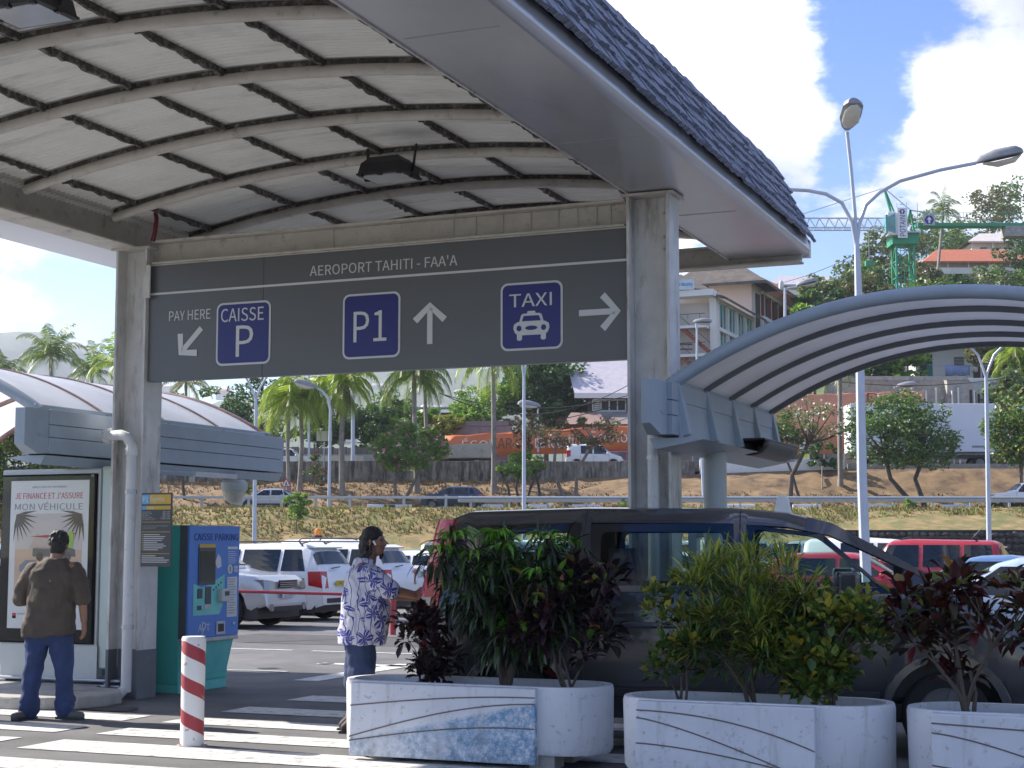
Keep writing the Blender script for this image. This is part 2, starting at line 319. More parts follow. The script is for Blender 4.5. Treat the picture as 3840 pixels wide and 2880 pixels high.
# ---------------------------------------------------------------- main canopy (grid: u to the right, t away from the camera)
U0, T0 = -10.45, 14.38
can = thing('walkway_canopy', 'large canopy with arched ribbed steel ceiling and dark shingled right edge over the crossing', 'canopy', W(U0, T0), -TH)
def C(u, t, z): return Vector((u - U0, t - T0, z))
def vz(u): return 5.58 - .034 * (u + 7.2) ** 2
sheet = mat('corrugated_sheet', (.76, .755, .71), .55, .0, var=.06, vs=2, dirt=(.35, .32, .28), damt=.5, ds=1.4, dthr=.52, dz=(.5, 3, 1))
ribt = [8.03 + 1.444 * j for j in range(-1, 8)]
uu = np.linspace(-10.75, -4.4, 34)
for j in range(len(ribt) - 1):
    n_ = 19 * 4; ts = np.linspace(ribt[j], ribt[j + 1], n_ + 1); V = []
    for i, t in enumerate(ts):
        dz = (0, 0, .036, .036)[i % 4] if i not in (0, n_) else .0
        for u in uu: V.append(C(u, t, vz(u) + .045 + dz))
    n = len(uu); Q = [(a * n + b, a * n + b + 1, (a + 1) * n + b + 1, (a + 1) * n + b) for a in range(n_) for b in range(n - 1)]
    npmesh('roof_sheet', V, Q, sheet, can)
    # solid top skin keeps daylight out above the sheet
    MB().loft([[C(u, ribt[j] + .002, vz(u) + .16) for u in uu], [C(u, ribt[j + 1] - .002, vz(u) + .16) for u in uu]], close=False).build('roof_skin', sheet, can)
for t in ribt:
    us = np.linspace(-10.4, -4.45, 26)
    m = MB(); m.tube([C(u, t, vz(u) - .045) for u in us], .05, 10); m.build('rib', steel_cream, can, smooth=True)
    m = MB(); m.loft([[C(u, t - .02, vz(u) - .0), C(u, t + .02, vz(u) - .0), C(u, t + .02, vz(u) + .045), C(u, t - .02, vz(u) + .045)] for u in us]); m.build('rib_flange', rust_dark, can)
for u in (-10.1, -8.97, -8.05, -7.14, -6.18, -5.25):
    rr = random.Random(int(u * 100)); m = MB()
    for a, b in zip(ribt, ribt[1:]):
        k = 22; ts = np.linspace(a + .03, b - .03, k); rg = []
        for t in ts:
            w1, w2, w3 = rr.uniform(-.006, .006), rr.uniform(-.008, .006), rr.uniform(-.008, .02)
            rg.append([C(u - .017 + w1, t, vz(u) - .018 + w3), C(u + .017 + w2, t, vz(u) - .018 + w3), C(u + .017, t, vz(u) + .043), C(u - .017, t, vz(u) + .043)])
        m.loft(rg)
    m.build('purlin', rust_dark, can)
# left edge beam, an I section along t
def ibeam(name, fn, a, b, w, h, m, tf=.025, tw=.02, axis='t'):
    k = MB()
    for (x0, x1, z0, z1) in ((-w / 2, w / 2, 0, tf), (-w / 2, w / 2, h - tf, h), (-tw / 2, tw / 2, tf, h - tf)):
        p = [fn(x, q, z) for q in (a, b) for z in (z0, z1) for x in (x0, x1)]
        k.add(p, [(0, 1, 3, 2), (4, 6, 7, 5), (0, 4, 5, 1), (2, 3, 7, 6), (0, 2, 6, 4), (1, 5, 7, 3)])
    return k.build(name, m, can, bevel=.006)
ibeam('edge_beam', lambda x, q, z: C(-10.58 + x, q, 4.93 + z), 6.0, 18.3, .38, .36, steel_cream)
ibeam('edge_beam', lambda x, q, z: C(-4.36 + x, q, 5.10 + z), 14.7, 18.2, .24, .22, steel_cream)
# sign beam between the columns and a second one at the far end
ibeam('cross_beam', lambda x, q, z: C(q, 14.38 + x, 4.735 + z), -10.22, -4.72, .26, .27, steel_cream)
ibeam('cross_beam', lambda x, q, z: C(q, 18.1 + x, 4.95 + z), -10.3, -3.8, .2, .26, steel_cream)
for k_ in (-8.0, -6.6, -6.35, -6.05, -5.75, -5.45, -5.25, -5.05, -4.9):
    MB().box(-.006, .006, -.012, .0, 4.765, 4.975).build('web_stiffener', steel_cream, can, loc=(k_ - U0, -.012, 0))
# columns
def column(u0, u1, t, top, name='column'):
    k = MB(); d = .17
    for (a, b, c_, e) in ((u0, u0 + .03, -d, d), (u1 - .03, u1, -d, d), (u0 + .03, u1 - .03, -.012, .012)):
        k.box(a - U0, b - U0, t + c_ - T0, t + e - T0, .0, top)
    o = k.build(name, steel_white, can, bevel=.004)
    k = MB(); k.box(u0 - .05 - U0, u1 + .05 - U0, t - .2 - T0, t + .2 - T0, top - .02, top + .003); k.build('cap_plate', steel_cream, o)
    k = MB()
    for (a, b, c_, e) in ((u0 - .003, u0 + .033, -d - .003, d + .003), (u1 - .033, u1 + .003, -d - .003, d + .003), (u0 + .03, u1 - .03, -.015, .015)): k.box(a - U0, b - U0, t + c_ - T0, t + e - T0, .0, .52)
    k.build('grey_base_band', mat('grey_base_paint', (.13, .14, .16), .6, var=.1, dirt=(.3, .3, .3), damt=.5, ds=6, dthr=.6), o)
    for z in (4.85, 4.62, 4.5): MB().sph((u1 - .1 - U0, t - .17 - T0 + .155, z), .016, 6, 4).build('bolt', steel_cream, o)
    return o
cL = column(-10.66, -10.25, 14.38, 4.93); cR = column(-4.69, -4.26, 14.38, 5.03)
MB().box(-10.27 - U0, -10.19 - U0, -.19, -.17, 4.35, 4.72).build('bracket_plate', steel_white, can, bevel=.004)
# right soffit with rounded outer edge, and its continuation at the far end
alu = mat('soffit_panel', (.46, .46, .49), .24, .45, var=.06, vs=.8, dirt=(.3, .3, .3), damt=.35, ds=1.3, dthr=.55, dz=(1, .35, 1))
k = MB(); rg = []
for t in (5.0, 8, 11, 14, 18.19):
    pr = [(-4.66, 5.09), (-4.66, 5.045), (-3.80, 5.045)] + [(-3.80 + .075 * math.sin(a), 5.12 - .075 * math.cos(a)) for a in (R(20), R(45), R(70), R(90), R(115))] + [(-3.75, 5.27), (-4.5, 5.27)]
    rg.append([C(u, t, z) for u, z in pr])
k.loft(rg); k.build('soffit', alu, can, smooth=True, ang=35)
MB().box(-4.675 - U0, -4.662 - U0, 5.0 - T0, 18.2 - T0, 5.03, 5.13).build('soffit_trim', steel_white, can)
for t in (9.2, 12.2, 15.4): MB().box(-4.6 - U0, -3.9 - U0, t - T0, t + .008 - T0, 5.041, 5.0455).build('panel_joint', alu, can)
# left soffit, pale and bright
MB().box(-11.9 - U0, -10.78 - U0, 6 - T0, 18.2 - T0, 5.06, 5.26).build('soffit', mat('pale_soffit', (.66, .69, .74), .5, var=.05, vs=.8), can, bevel=.02)
# mansard with shingles on the right, six courses
slate = mat('weathered_shingle', (.14, .155, .21), .7, var=.5, vs=5, bump=.5, bs=30, dirt=(.28, .31, .40), damt=.85, ds=6, dthr=.46, dz=(.5, 6, .5))
SL = (-4.13 + 3.70, 6.14 - 5.25)             # slope vector in (u, z)
k = MB(); k.loft([[C(-3.75, t, 5.24), C(-4.17, t, 6.10), C(-4.75, t, 6.10), C(-4.75, t, 5.2)] for t in (5, 18.3)]); k.build('mansard_board', mat('roof_board', (.06, .055, .05), .9), can)
sm = []
rr = random.Random(11); L_ = math.hypot(*SL); su, sz = SL[0] / L_, SL[1] / L_
for q in range(6):
    wv, ln = rr.uniform(.19, .23), .26
    m = MB(); n_ = 5; top = []; 
    a = MB(); 
    x = [-wv / 2 + wv * i / n_ for i in range(n_ + 1)]; dz = [rr.uniform(-.006, .006) for _ in x]; el = [rr.uniform(-.014, .012) for _ in x]
    V = []; F = []
    for i in range(n_ + 1):
        V += [(0 + el[i], x[i], .040 + dz[i]), (ln, x[i], .006 + dz[i]), (0 + el[i], x[i], .002), (ln, x[i], 0)]
    for i in range(n_):
        b = i * 4; F += [(b, b + 1, b + 5, b + 4), (b, b + 4, b + 6, b + 2)]
    F += [(0, 2, 3, 1), (n_ * 4, n_ * 4 + 1, n_ * 4 + 3, n_ * 4 + 2)]
    me = bpy.data.meshes.new('shingle'); me.from_pydata(V, [], F); me.materials.append(slate); sm.append(me)
q3 = Matrix(((su, 0, sz), (0, -1, 0), (sz, 0, -su))).to_euler()
ex = MB()
for row in range(6):
    base = row * .168
    for i in range(62):
        t = 18.27 - .105 - i * .214 + rr.uniform(-.01, .01) + (.1 if row % 2 else 0)
        if t > 18.25: continue
        p = C(-3.685 + su * base, t, 5.215 + sz * base + rr.uniform(-.012, .012)); r_ = (q3.x + rr.uniform(-.03, .03), q3.y, q3.z + rr.uniform(-.04, .04))
        me = sm[rr.randrange(6)]
        if i < 50: inst('shingle', me, can, p, r_, (1, rr.uniform(.9, 1.06), rr.uniform(.9, 1.5)))
        else:
            mm = Matrix.Translation(p) @ Euler(r_).to_matrix().to_4x4(); ex.add([mm @ v.co for v in me.vertices], [tuple(f.vertices) for f in me.polygons])
eo = ex.build('shingles_near', slate, can); eo['kind'] = 'stuff'
MB().tube([C(-4.16, 5, 6.14), C(-4.16, 18.3, 6.14)], .05, 8).build('ridge_cap', slate, can)
# far end boards
MB().box(-10.6 - U0, -3.735 - U0, 18.2 - T0, 18.3 - T0, 5.04, 5.24).build('end_fascia', steel_white, can)
# red conduit by the left column, downpipes
red_pipe = mat('red_conduit', (.17, .025, .03), .5)
MB().tube([C(-10.35, 14.35, 5.35), C(-10.22, 14.3, 5.34), C(-10.17, 14.26, 5.25), C(-10.17, 14.24, 5.1), C(-10.2, 14.24, 4.99)], .026, 8).build('conduit', red_pipe, can, smooth=True)
pvc = mat('white_pvc', (.60, .61, .62), .4, var=.06, dirt=(.2, .18, .15), damt=.5, ds=6, dthr=.58)
def downpipe(u, t, z0, z1, head=True):
    k = MB(); pts = [C(u - .38, t + .1, z1 + .03), C(u - .16, t + .02, z1 + .03), C(u - .06, t, z1), C(u, t, z1 - .1), C(u, t, z0 + .08)] if head else [C(u, t, z1), C(u, t, z0 + .08)]
    if z0 < .3: pts += [C(u, t, .12), C(u - .03, t - .06, .07), C(u - .06, t - .15, .06)]
    k.tube(pts, .058, 12); o = k.build('downpipe', pvc, can, smooth=True)
    for z in (.75, 2.2) if head else (1.3, 2.45): MB().tube([C(u, t, z), C(u, t, z + .045)], .068, 12).build('pipe_clip', galv, o)
    if head: MB().tube([C(u, t, z1 - .2), C(u, t, z1 - .12)], .07, 12).build('pipe_socket', pvc, o); MB().tube([C(u - .42, t + .12, z1 + .03), C(u - .34, t + .08, z1 + .03)], .085, 12).build('pipe_socket', pvc, o)
downpipe(-10.27 - .08, 14.16, 0, 2.82); downpipe(-4.44, 14.22, 0, 2.75, False)
# ---------------------------------------------------------------- overhead sign
sg = thing('overhead_sign', 'long grey direction sign with white lettering and three blue plates hung between the canopy columns', 'sign', W(-7.47, 14.33), -TH)
TS = 14.262
def SU(x, y): return onT(x * .46293, y * .46293, TS)
def S(u, z, h=0): return Vector((u + 7.47, TS - 14.33 - h, z))
grey_sign = mat('sign_grey', (.108, .112, .122), .32, var=.06, vs=.7, spec=.5); navy = mat('sign_navy', (.014, .016, .16), .3, var=.05); white_vinyl = mat('sign_white', (.60, .61, .62), .5, var=.03)
z0l, z1l = 3.43, 4.715
MB().add([S(-10.24, z0l), S(-8.785, z0l), S(-8.785, z1l), S(-10.24, z1l), S(-10.24, z0l, -.1), S(-8.785, z0l, -.1), S(-8.785, z1l, -.1), S(-10.24, z1l, -.1)], [(0, 1, 2, 3), (7, 6, 5, 4), (0, 4, 5, 1), (2, 6, 7, 3), (0, 3, 7, 4), (1, 5, 6, 2)]).build('panel', grey_sign, sg, bevel=.004)
MB().add([S(-8.78, z0l), S(-4.70, z0l), S(-4.70, z1l), S(-8.78, z1l), S(-8.78, z0l, -.1), S(-4.70, z0l, -.1), S(-4.70, z1l, -.1), S(-8.78, z1l, -.1)], [(0, 1, 2, 3), (7, 6, 5, 4), (0, 4, 5, 1), (2, 6, 7, 3), (0, 3, 7, 4), (1, 5, 6, 2)]).build('panel', grey_sign, sg, bevel=.004)
MB().box(-10.24 + 7.47, -4.70 + 7.47, TS - 14.33 - .004, TS - 14.33 + .105, z1l + .001, z1l + .016).build('top_trim', steel_cream, sg)
def fnS(h0): return lambda a, b, h: S(a, b, h0 + h)
def poly_s(name, pts, h0, m, par, d=.003): return MB().prism(pts, 0, d, lambda a, b, h: S(a, b, h0 + h)).build(name, m, par)
def disp_poly(pts): return [SU(*p) for p in pts]
a, b = SU(334, 633)[1], SU(1366, 563)[1]
zl = (a + b) / 2
poly_s('white_line', [(-10.24, zl - .012), (-4.70, zl - .012), (-4.70, zl + .012), (-10.24, zl + .012)], .003, white_vinyl, sg)
def sbox(x0, x1, y0, y1):                    # picture box -> (u0, u1, zlow, zhigh)
    um, _ = SU((x0 + x1) / 2, (y0 + y1) / 2); c0 = SU(x0, (y0 + y1) / 2); c1 = SU(x1, (y0 + y1) / 2); t0_ = SU((x0 + x1) / 2, y0)[1]; t1_ = SU((x0 + x1) / 2, y1)[1]
    return c0[0], c1[0], t1_, t0_
def stext(s, x0, x1, y0, y1, par, h0=.003, name='lettering'):
    u0, u1, za, zb = sbox(x0, x1, y0, y1); return text_fit(name, s, white_vinyl, par, u0, u1, za, zb, fnS(h0), .003)
stext("AEROPORT TAHITI - FAA'A", 670, 988, 562, 585, sg); stext('PAY HERE', 366, 455, 670, 691, sg)
def rrect(u0, u1, za, zb, r, n=5):
    p = []
    for (cx, cz, a0) in ((u1 - r, zb - r, 0), (u0 + r, zb - r, 90), (u0 + r, za + r, 180), (u1 - r, za + r, 270)):
        for i in range(n + 1): a = R(a0 + 90 * i / n); p.append((cx + r * math.cos(a), cz + r * math.sin(a)))
    return p
def plate(x0, x1, y0, y1):
    u0, u1, za, zb = sbox(x0, x1, y0, y1); o = poly_s('plate_border', rrect(u0, u1, za, zb, .075), .003, white_vinyl, sg)
    e = .022; poly_s('plate', rrect(u0 + e, u1 - e, za + e, zb - e, .058), .007, navy, o); return o
p1 = plate(468, 585, 652, 788); stext('CAISSE', 479, 571, 665, 694, p1, .011); stext('P', 511, 548, 703, 770, p1, .011)
p2 = plate(741, 865, 633, 774); stext('P1', 765, 836, 672, 738, p2, .011)
p3 = plate(1082, 1216, 609, 756); stext('TAXI', 1101, 1193, 634, 662, p3, .011)
def arrow(cx, cy, size, ang):
    u, z = SU(cx, cy); k = size; s_ = .03; c_ = math.cos(ang); n_ = math.sin(ang)
    def tr(p): return (u + p[0] * c_ - p[1] * n_, z + p[0] * n_ + p[1] * c_)
    poly_s('arrow', [tr(p) for p in ((-k, -s_), (k - .06, -s_), (k - .06, s_), (-k, s_))], .003, white_vinyl, sg)
    h = k * .75
    for sgn in (1, -1): poly_s('arrow', [tr(p) for p in ((k, 0), (k - .075, 0), (k - h - .05, sgn * (h - .02)), (k - h, sgn * (h + .03)))], .004 + .001 * sgn, white_vinyl, sg)
arrow(411, 738, .20, R(225)); arrow(929, 698, .215, R(90)); arrow(1296, 674, .215, 0)
# the taxi pictogram
u0, u1, za, zb = sbox(1110, 1188, 672, 735); uw, zw = u1 - u0, zb - za
def TX(pts, h0, m): return poly_s('pictogram', [(u0 + a * uw, za + b * zw) for a, b in pts], h0, m, p3)
TX([(.04, .28), (.0, .42), (.02, .56), (.12, .64), (.88, .64), (.98, .56), (1, .42), (.96, .28), (.88, .18), (.12, .18)], .011, white_vinyl)
TX([(.16, .62), (.84, .62), (.78, .88), (.72, .92), (.28, .92), (.22, .88)], .010, white_vinyl); TX([(.24, .66), (.76, .66), (.71, .84), (.29, .84)], .014, navy)
TX([(.38, .9), (.62, .9), (.6, 1), (.4, 1)], .0115, white_vinyl)
for x in (.1, .76): TX([(x, .2), (x + .14, .2), (x + .14, .04), (x + .1, 0), (x + .04, 0), (x, .04)], .0105, white_vinyl)
for cx_, rx, ry in ((.16, .07, .10), (.84, .07, .10), (.5, .17, .075)): TX([(cx_ + rx * math.cos(R(a)), .42 + ry * math.sin(R(a))) for a in range(0, 360, 30)], .0145, navy)
# ---------------------------------------------------------------- flood lights under the canopy
flood_glass = mat('flood_glass', (.55, .58, .62), .12, .3, var=.1)
def flood(u, t, z, label):
    o = thing('floodlight', label, 'lamp', W(u, t, z), -TH, 'floodlights under the canopy')
    k = MB(); k.loft([[(x * s, y * s2, z_) for x, y in ((-1, -1), (1, -1), (1, 1), (-1, 1))] for z_, s, s2 in ((0, .24, .2), (.10, .22, .18), (.17, .15, .12))]); k.build('housing', black_plastic, o, bevel=.01)
    k = MB(); k.box(-.25, .25, -.21, .21, -.02, .0); k.build('frame', black_plastic, o, bevel=.005)
    MB().box(-.215, .215, -.175, .175, -.027, -.0205).build('glass', flood_glass, o)
    for sx in (-1, 1): MB().bar((sx * .24, .02, .03), (sx * .26, .05, .3), .03, .012).build('bracket', black_plastic, o)
    for p in ((-.2, -.2), (.2, -.2), (0, -.2), (.24, 0), (-.24, 0)): MB().box(p[0] - .02, p[0] + .02, p[1] - .02, p[1] + .02, -.035, -.0).build('clip', black_plastic, o)
flood(-6.72, 13.15, 5.17, 'black floodlight hanging under the ribbed ceiling above the sign'); flood(-6.75, 8.0, 5.13, 'floodlight cut off at the top left corner of the ceiling')
# ---------------------------------------------------------------- the two arched side canopies behind the columns
opal_in = sheet_mat('arched_roof_sheet', (.86, .82, .76), .36); opal_out = sheet_mat('milky_roof_sheet', (.84, .86, .9), .40, .3)
brown_rib = mat('brown_rib', (.26, .17, .165), .6, var=.3, vs=6)
def arched(name, label, ug, sgn, ts, sheet_m, rib_m, cap_t, front_m=None):
    o = thing(name, label, 'canopy', W(ug, ts[0]), -TH); t0 = ts[0]
    def P(du, t, z): return Vector((sgn * du, t - t0, z))
    span, rise, z0 = 4.7, .70, 3.08
    def az(du): x = (du - span / 2) / (span / 2); return z0 + rise * (1 - abs(x) ** 2.1)
    dus = np.linspace(0, span, 33)
    for i, t in enumerate(ts):
        m = rib_m if i else (front_m or blue_steel); r_ = .062 if i == 0 else .045
        if i == 0 or i == len(ts) - 1: MB().tube([P(d, t, az(d)) for d in dus], r_, 10).build('arch_rib', m, o, smooth=True)
        else:
            k = MB(); k.loft([[P(d, t - .022, az(d) - .04), P(d, t + .022, az(d) - .04), P(d, t + .022, az(d) + .03), P(d, t - .022, az(d) + .03)] for d in dus]); k.build('arch_rib', m, o, smooth=True, ang=50)
        for d0 in (0,):
            k = MB(); k.bar(P(d0 + .06, t, z0 + .02), P(d0 + .16, t, z0 - .46), .09, .09); k.build('rib_foot', blue_steel, o, bevel=.008)
    for a, b in zip(ts, ts[1:]):
        k = MB(); k.loft([[P(d, a, az(d) + .012) for d in dus], [P(d, b, az(d) + .012) for d in dus]], close=False); k.build('roof_sheet', sheet_m, o, smooth=True)
    # boxed gutter of three boards and its tapered end cap
    ta, tb = cap_t + .35, ts[-1] + .12
    for (za, zb, w_) in ((2.62, 2.79, .17), (2.795, 2.925, .175), (2.93, 3.09, .18)):
        w_ = w_ * (.6 if sgn > 0 else 1)
        k = MB(); k.loft([[P(-w_, t, za), P(.1, t, za), P(.1, t, zb), P(-w_, t, zb)] for t in (ta, tb)]); k.build('gutter_board', blue_steel, o, bevel=.006)
    g_ = .6 if sgn > 0 else 1; k = MB(); k.loft([[P(-.16 * g_, ta, 2.62), P(.05, ta, 2.62), P(.05, ta, 3.09), P(-.16 * g_, ta, 3.09)], [P(-.15 * g_, ta - .16, 2.61), P(.04, ta - .16, 2.61), P(.04, ta - .16, 3.1), P(-.15 * g_, ta - .16, 3.1)], [P(-.13 * g_, cap_t, 2.70), P(.0, cap_t, 2.70), P(.0, cap_t, 3.09), P(-.13 * g_, cap_t, 3.09)]]); k.build('gutter_end', blue_steel, o, bevel=.006)
    MB().loft([[P(-.165 * g_, ta - .165, z), P(.05, ta - .165, z), P(.05, ta + .01, z), P(-.165 * g_, ta + .01, z)] for z in (2.80, 2.825)]).build('gutter_band', blue_steel, o)
    # inner fascia panel under the arches
    k = MB(); k.loft([[P(.10, t, 2.58), P(.14, t, 2.58), P(.06, t, 3.16), P(.02, t, 3.16)] for t in (ts[0] - .05, tb)]); k.build('fascia', blue_steel, o, bevel=.01)
    MB().loft([[P(-.1, t, 2.50), P(.34, t, 2.58), P(.14, t, 2.60), P(-.16, t, 2.60)] for t in (ts[0] - .1, tb)]).build('gutter_underside', blue_steel, o)
    return o, P
ra, RP = arched('arched_walkway_canopy', 'blue grey arched canopy with curved ribs reaching off the right edge', -4.06, 1, [13.5, 14.45, 15.4, 16.3, 17.15], opal_in, mat('arch_rib_grey', (.15, .16, .165), .5), 12.92)
k = MB(); k.tube([RP(.05, 14.85, 0), RP(.05, 14.85, 2.56)], .112, 20); k.build('pillar', mat('grey_green_pillar', (.38, .42, .43), .5, var=.06, vs=3), ra, smooth=True)
k = MB(); k.box(-.13, -.04, 1.0, 1.12, 0, 1.86); k.build('cable_post', steel_white, ra, bevel=.006); MB().box(-.05, .03, .99, 1.08, 1.72, 1.84).build('junction_box', galv, ra, bevel=.006)
la, LP = arched('arched_walkway_canopy', 'milky white arched canopy with brown ribs behind the left column', -11.1, -1, [13.55, 14.75, 15.95, 17.15, 18.2], opal_out, brown_rib, 13.15)
k = MB(); k.tube([LP(.05, 15.6, 0), LP(.05, 15.6, 2.6)], .12, 16); k.build('pillar', blue_steel, la, smooth=True)
k = MB(); k.box(-.3, -.12, 1.35, 1.55, 0, 2.62, ); k.build('cable_post', blue_steel, la, bevel=.006)
# black light fitting under the right gutter
fl = thing('wall_lamp', 'black trough lamp hanging from the right arched canopy', 'lamp', W(-3.93, 16.2, 2.60), -TH)
k = MB(); rg = []
for t in np.linspace(-.75, .75, 9): rg.append([(.10 + .17 * math.cos(a), t, .10 + .13 * math.sin(a)) for a in np.linspace(R(180), R(360), 8)])
k.loft(rg, close=False); o = k.build('shade', black_plastic, fl, smooth=True); sm_ = o.modifiers.new('s', 'SOLIDIFY'); sm_.thickness = .02
MB().box(-.08, .28, -.77, .77, .095, .12).build('reflector', black_plastic, fl, bevel=.01)
MB().tube([(-.02, -.6, .1), (-.06, -.66, .2), (-.12, -.66, .28), (-.16, -.62, .2)], .02, 8).build('bracket', black_plastic, fl, smooth=True)
# surveillance dome on an arm at the left gutter
dm = thing('security_camera', 'white dome camera on a horizontal arm below the left gutter', 'camera', W(-11.0, 15.2, 2.5), -TH)
k = MB(); k.tube([(-.0, 0, .02), (.0, 1.1, .02)], .035, 10); k.build('arm', blue_steel, dm)
k = MB(); k.bar((0, 1.1, .02), (.02, 2.02, .02), .07, .06); k.build('arm_end', galv, dm); MB().box(-.03, .03, 1.06, 1.1, -.08, .1).build('clamp', galv, dm)
k = MB(); k.loft([[(.02 + r_ * math.cos(a), 2.0 + r_ * math.sin(a), z) for a in np.linspace(0, 2 * math.pi, 14, endpoint=False)] for r_, z in ((.13, -.02), (.17, -.06), (.17, -.14), (.15, -.17))]); k.build('hood', mat('camera_grey', (.45, .47, .5), .4), dm, smooth=True)
k = MB(); k.loft([[(.02 + r_ * math.cos(a), 2.0 + r_ * math.sin(a), z) for a in np.linspace(0, 2 * math.pi, 14, endpoint=False)] for r_, z in ((.14, -.165), (.135, -.22), (.10, -.29), (.03, -.33))]); k.build('dome', mat('camera_dome', (.5, .47, .42), .15), dm, smooth=True)
# ---------------------------------------------------------------- lit advertising display
dk = mat('display_black', (.006, .006, .007), .5, var=0, spec=.06); silver = mat('display_grey', (.42, .45, .46), .4, .3, var=.06); paleg = mat('display_side', (.45, .52, .50), .35, .2, var=.05)
ad = thing('advertising_display', 'tall street advertising display with a car insurance poster in a black frame', 'display', W(-11.5, 14.45, .13), -TH)
def A(u, z, h=0): return Vector((u + 11.5, -.15 - h, z - .13))
def abox(name, u0, u1, z0, z1, h0, h1, m, par=ad, bevel=0): return MB().prism([(u0, z0), (u1, z0), (u1, z1), (u0, z1)], h0, h1, lambda a, b, h: A(a, b, h)).build(name, m, par, bevel=bevel)
abox('cabinet', -12.22, -10.86, .30, 2.50, -.30, -.002, silver, bevel=.02); abox('side_profile', -10.855, -10.70, .30, 2.52, -.34, -.02, paleg, bevel=.015)
abox('side_profile', -10.695, -10.62, .32, 2.50, -.30, -.06, silver, bevel=.01)
abox('black_frame', -12.20, -10.89, .56, 2.44, 0, .02, dk, bevel=.008)
abox('base_panel', -12.16, -10.84, .18, .55, 0, .008, silver, bevel=.006)
for z in (.10, .16): abox('foot_rail', -12.3, -10.5, z, z + .035, -.32, .05, galv, bevel=.015)
for u in (-12.1, -10.7): abox('foot', u - .03, u + .03, .0 + .131, .15, -.2, .02, galv)
pw = mat('poster_white', (.72, .70, .70), .5, var=.03); pink = mat('poster_sand', (.62, .42, .30), .5, var=.1, vs=1.5); sky_p = mat('poster_sky', (.60, .52, .50), .5, var=.06, vs=2); redt = mat('poster_red', (.50, .02, .03), .5); greyt = mat('poster_grey', (.25, .25, .27), .5); palmp = mat('poster_palm', (.07, .05, .05), .5); carp = mat('poster_car', (.10, .12, .13), .5); grn = mat('poster_green', (.35, .55, .05), .5); suv_p = mat('poster_cream', (.55, .50, .45), .5)
po = abox('poster', -12.07, -10.99, .72, 2.37, .021, .024, pw)
abox('beach', -11.99, -11.07, 1.05, 1.60, .0245, .026, pink, po); abox('sky_print', -11.99, -11.07, 1.602, 2.0, .0245, .026, sky_p, po)
def apoly(name, pts, h0, m): return MB().prism(pts, h0, h0 + .0015, lambda a, b, h: A(a, b, h)).build(name, m, po)
apoly('hill_print', [(-11.8, 1.605), (-11.68, 1.78), (-11.6, 1.70), (-11.5, 1.68), (-11.38, 1.605)], .0265, mat('poster_hill', (.55, .42, .36), .5))
apoly('car_print', [(-11.74, 1.52), (-11.74, 1.62), (-11.5, 1.63), (-11.44, 1.71), (-11.32, 1.72), (-11.26, 1.63), (-11.16, 1.60), (-11.15, 1.52)], .0265, carp)
for u in (-11.64, -11.26): apoly('wheel_print', [(u + .05 * math.cos(R(a)), 1.52 + .05 * math.sin(R(a))) for a in range(0, 360, 30)], .0285, palmp)
apoly('canoe_print', [(-11.78, 1.745), (-11.2, 1.765), (-11.14, 1.785), (-11.3, 1.74), (-11.5, 1.725)], .0285, redt)
apoly('figure_print', [(-11.25, 1.62), (-11.19, 1.62), (-11.18, 1.75), (-11.20, 1.80), (-11.24, 1.80), (-11.26, 1.75)], .03, grn)
for cu, sg_ in ((-11.98, 1), (-11.08, -1)):
    for a in (-5, -18, -31, -44, -57, -70, -83, -96, 9): apoly('palm_print', [(cu, 1.99)] + [(cu + sg_ * (r_ * math.cos(R(a)) + w_ * math.sin(R(a))), 1.99 + r_ * math.sin(R(a)) - w_ * math.cos(R(a))) for r_, w_ in ((.12, .014), (.30, .004), (.12, -.014))], .027 + .0003 * (a % 7), palmp)
apoly('saloon_print', [(-11.5, 1.22), (-11.48, 1.33), (-11.36, 1.36), (-11.24, 1.46), (-11.07, 1.47), (-11.07, 1.22)], .0265, suv_p)
apoly('small_car_print', [(-11.92, 1.35), (-11.92, 1.42), (-11.84, 1.48), (-11.7, 1.48), (-11.64, 1.42), (-11.62, 1.35)], .0265, greyt)
fa = lambda a, b, h: A(a, b, .0245 + h)
text_fit('lettering', "JE FINANCE ET J'ASSURE", redt, po, -12.01, -11.07, 2.165, 2.235, fa, .002); text_fit('lettering', 'MON VÉHICULE', greyt, po, -12.01, -11.07, 2.04, 2.135, fa, .002); text_fit('lettering', 'QUELLE QUE SOIT MA BANQUE', greyt, po, -11.77, -11.3, 2.285, 2.308, fa, .002)
abox('logo_print', -12.0, -11.95, .86, .89, .0245, .026, redt, po); abox('logo_print', -12.0, -11.95, .83, .8595, .0245, .026, dk, po)
text_fit('lettering', 'BANQUE', greyt, po, -11.93, -11.75, .868, .89, fa, .002); text_fit('lettering', 'AD', redt, po, -11.27, -11.15, .84, .92, fa, .002); text_fit('lettering', '62', pw, ad, -10.965, -10.93, 2.405, 2.43, fa, .002)
gl = glass_mat('display_glass', (.97, .98, .98), .25); abox('glass', -12.18, -10.91, .58, 2.42, .034, .038, gl)
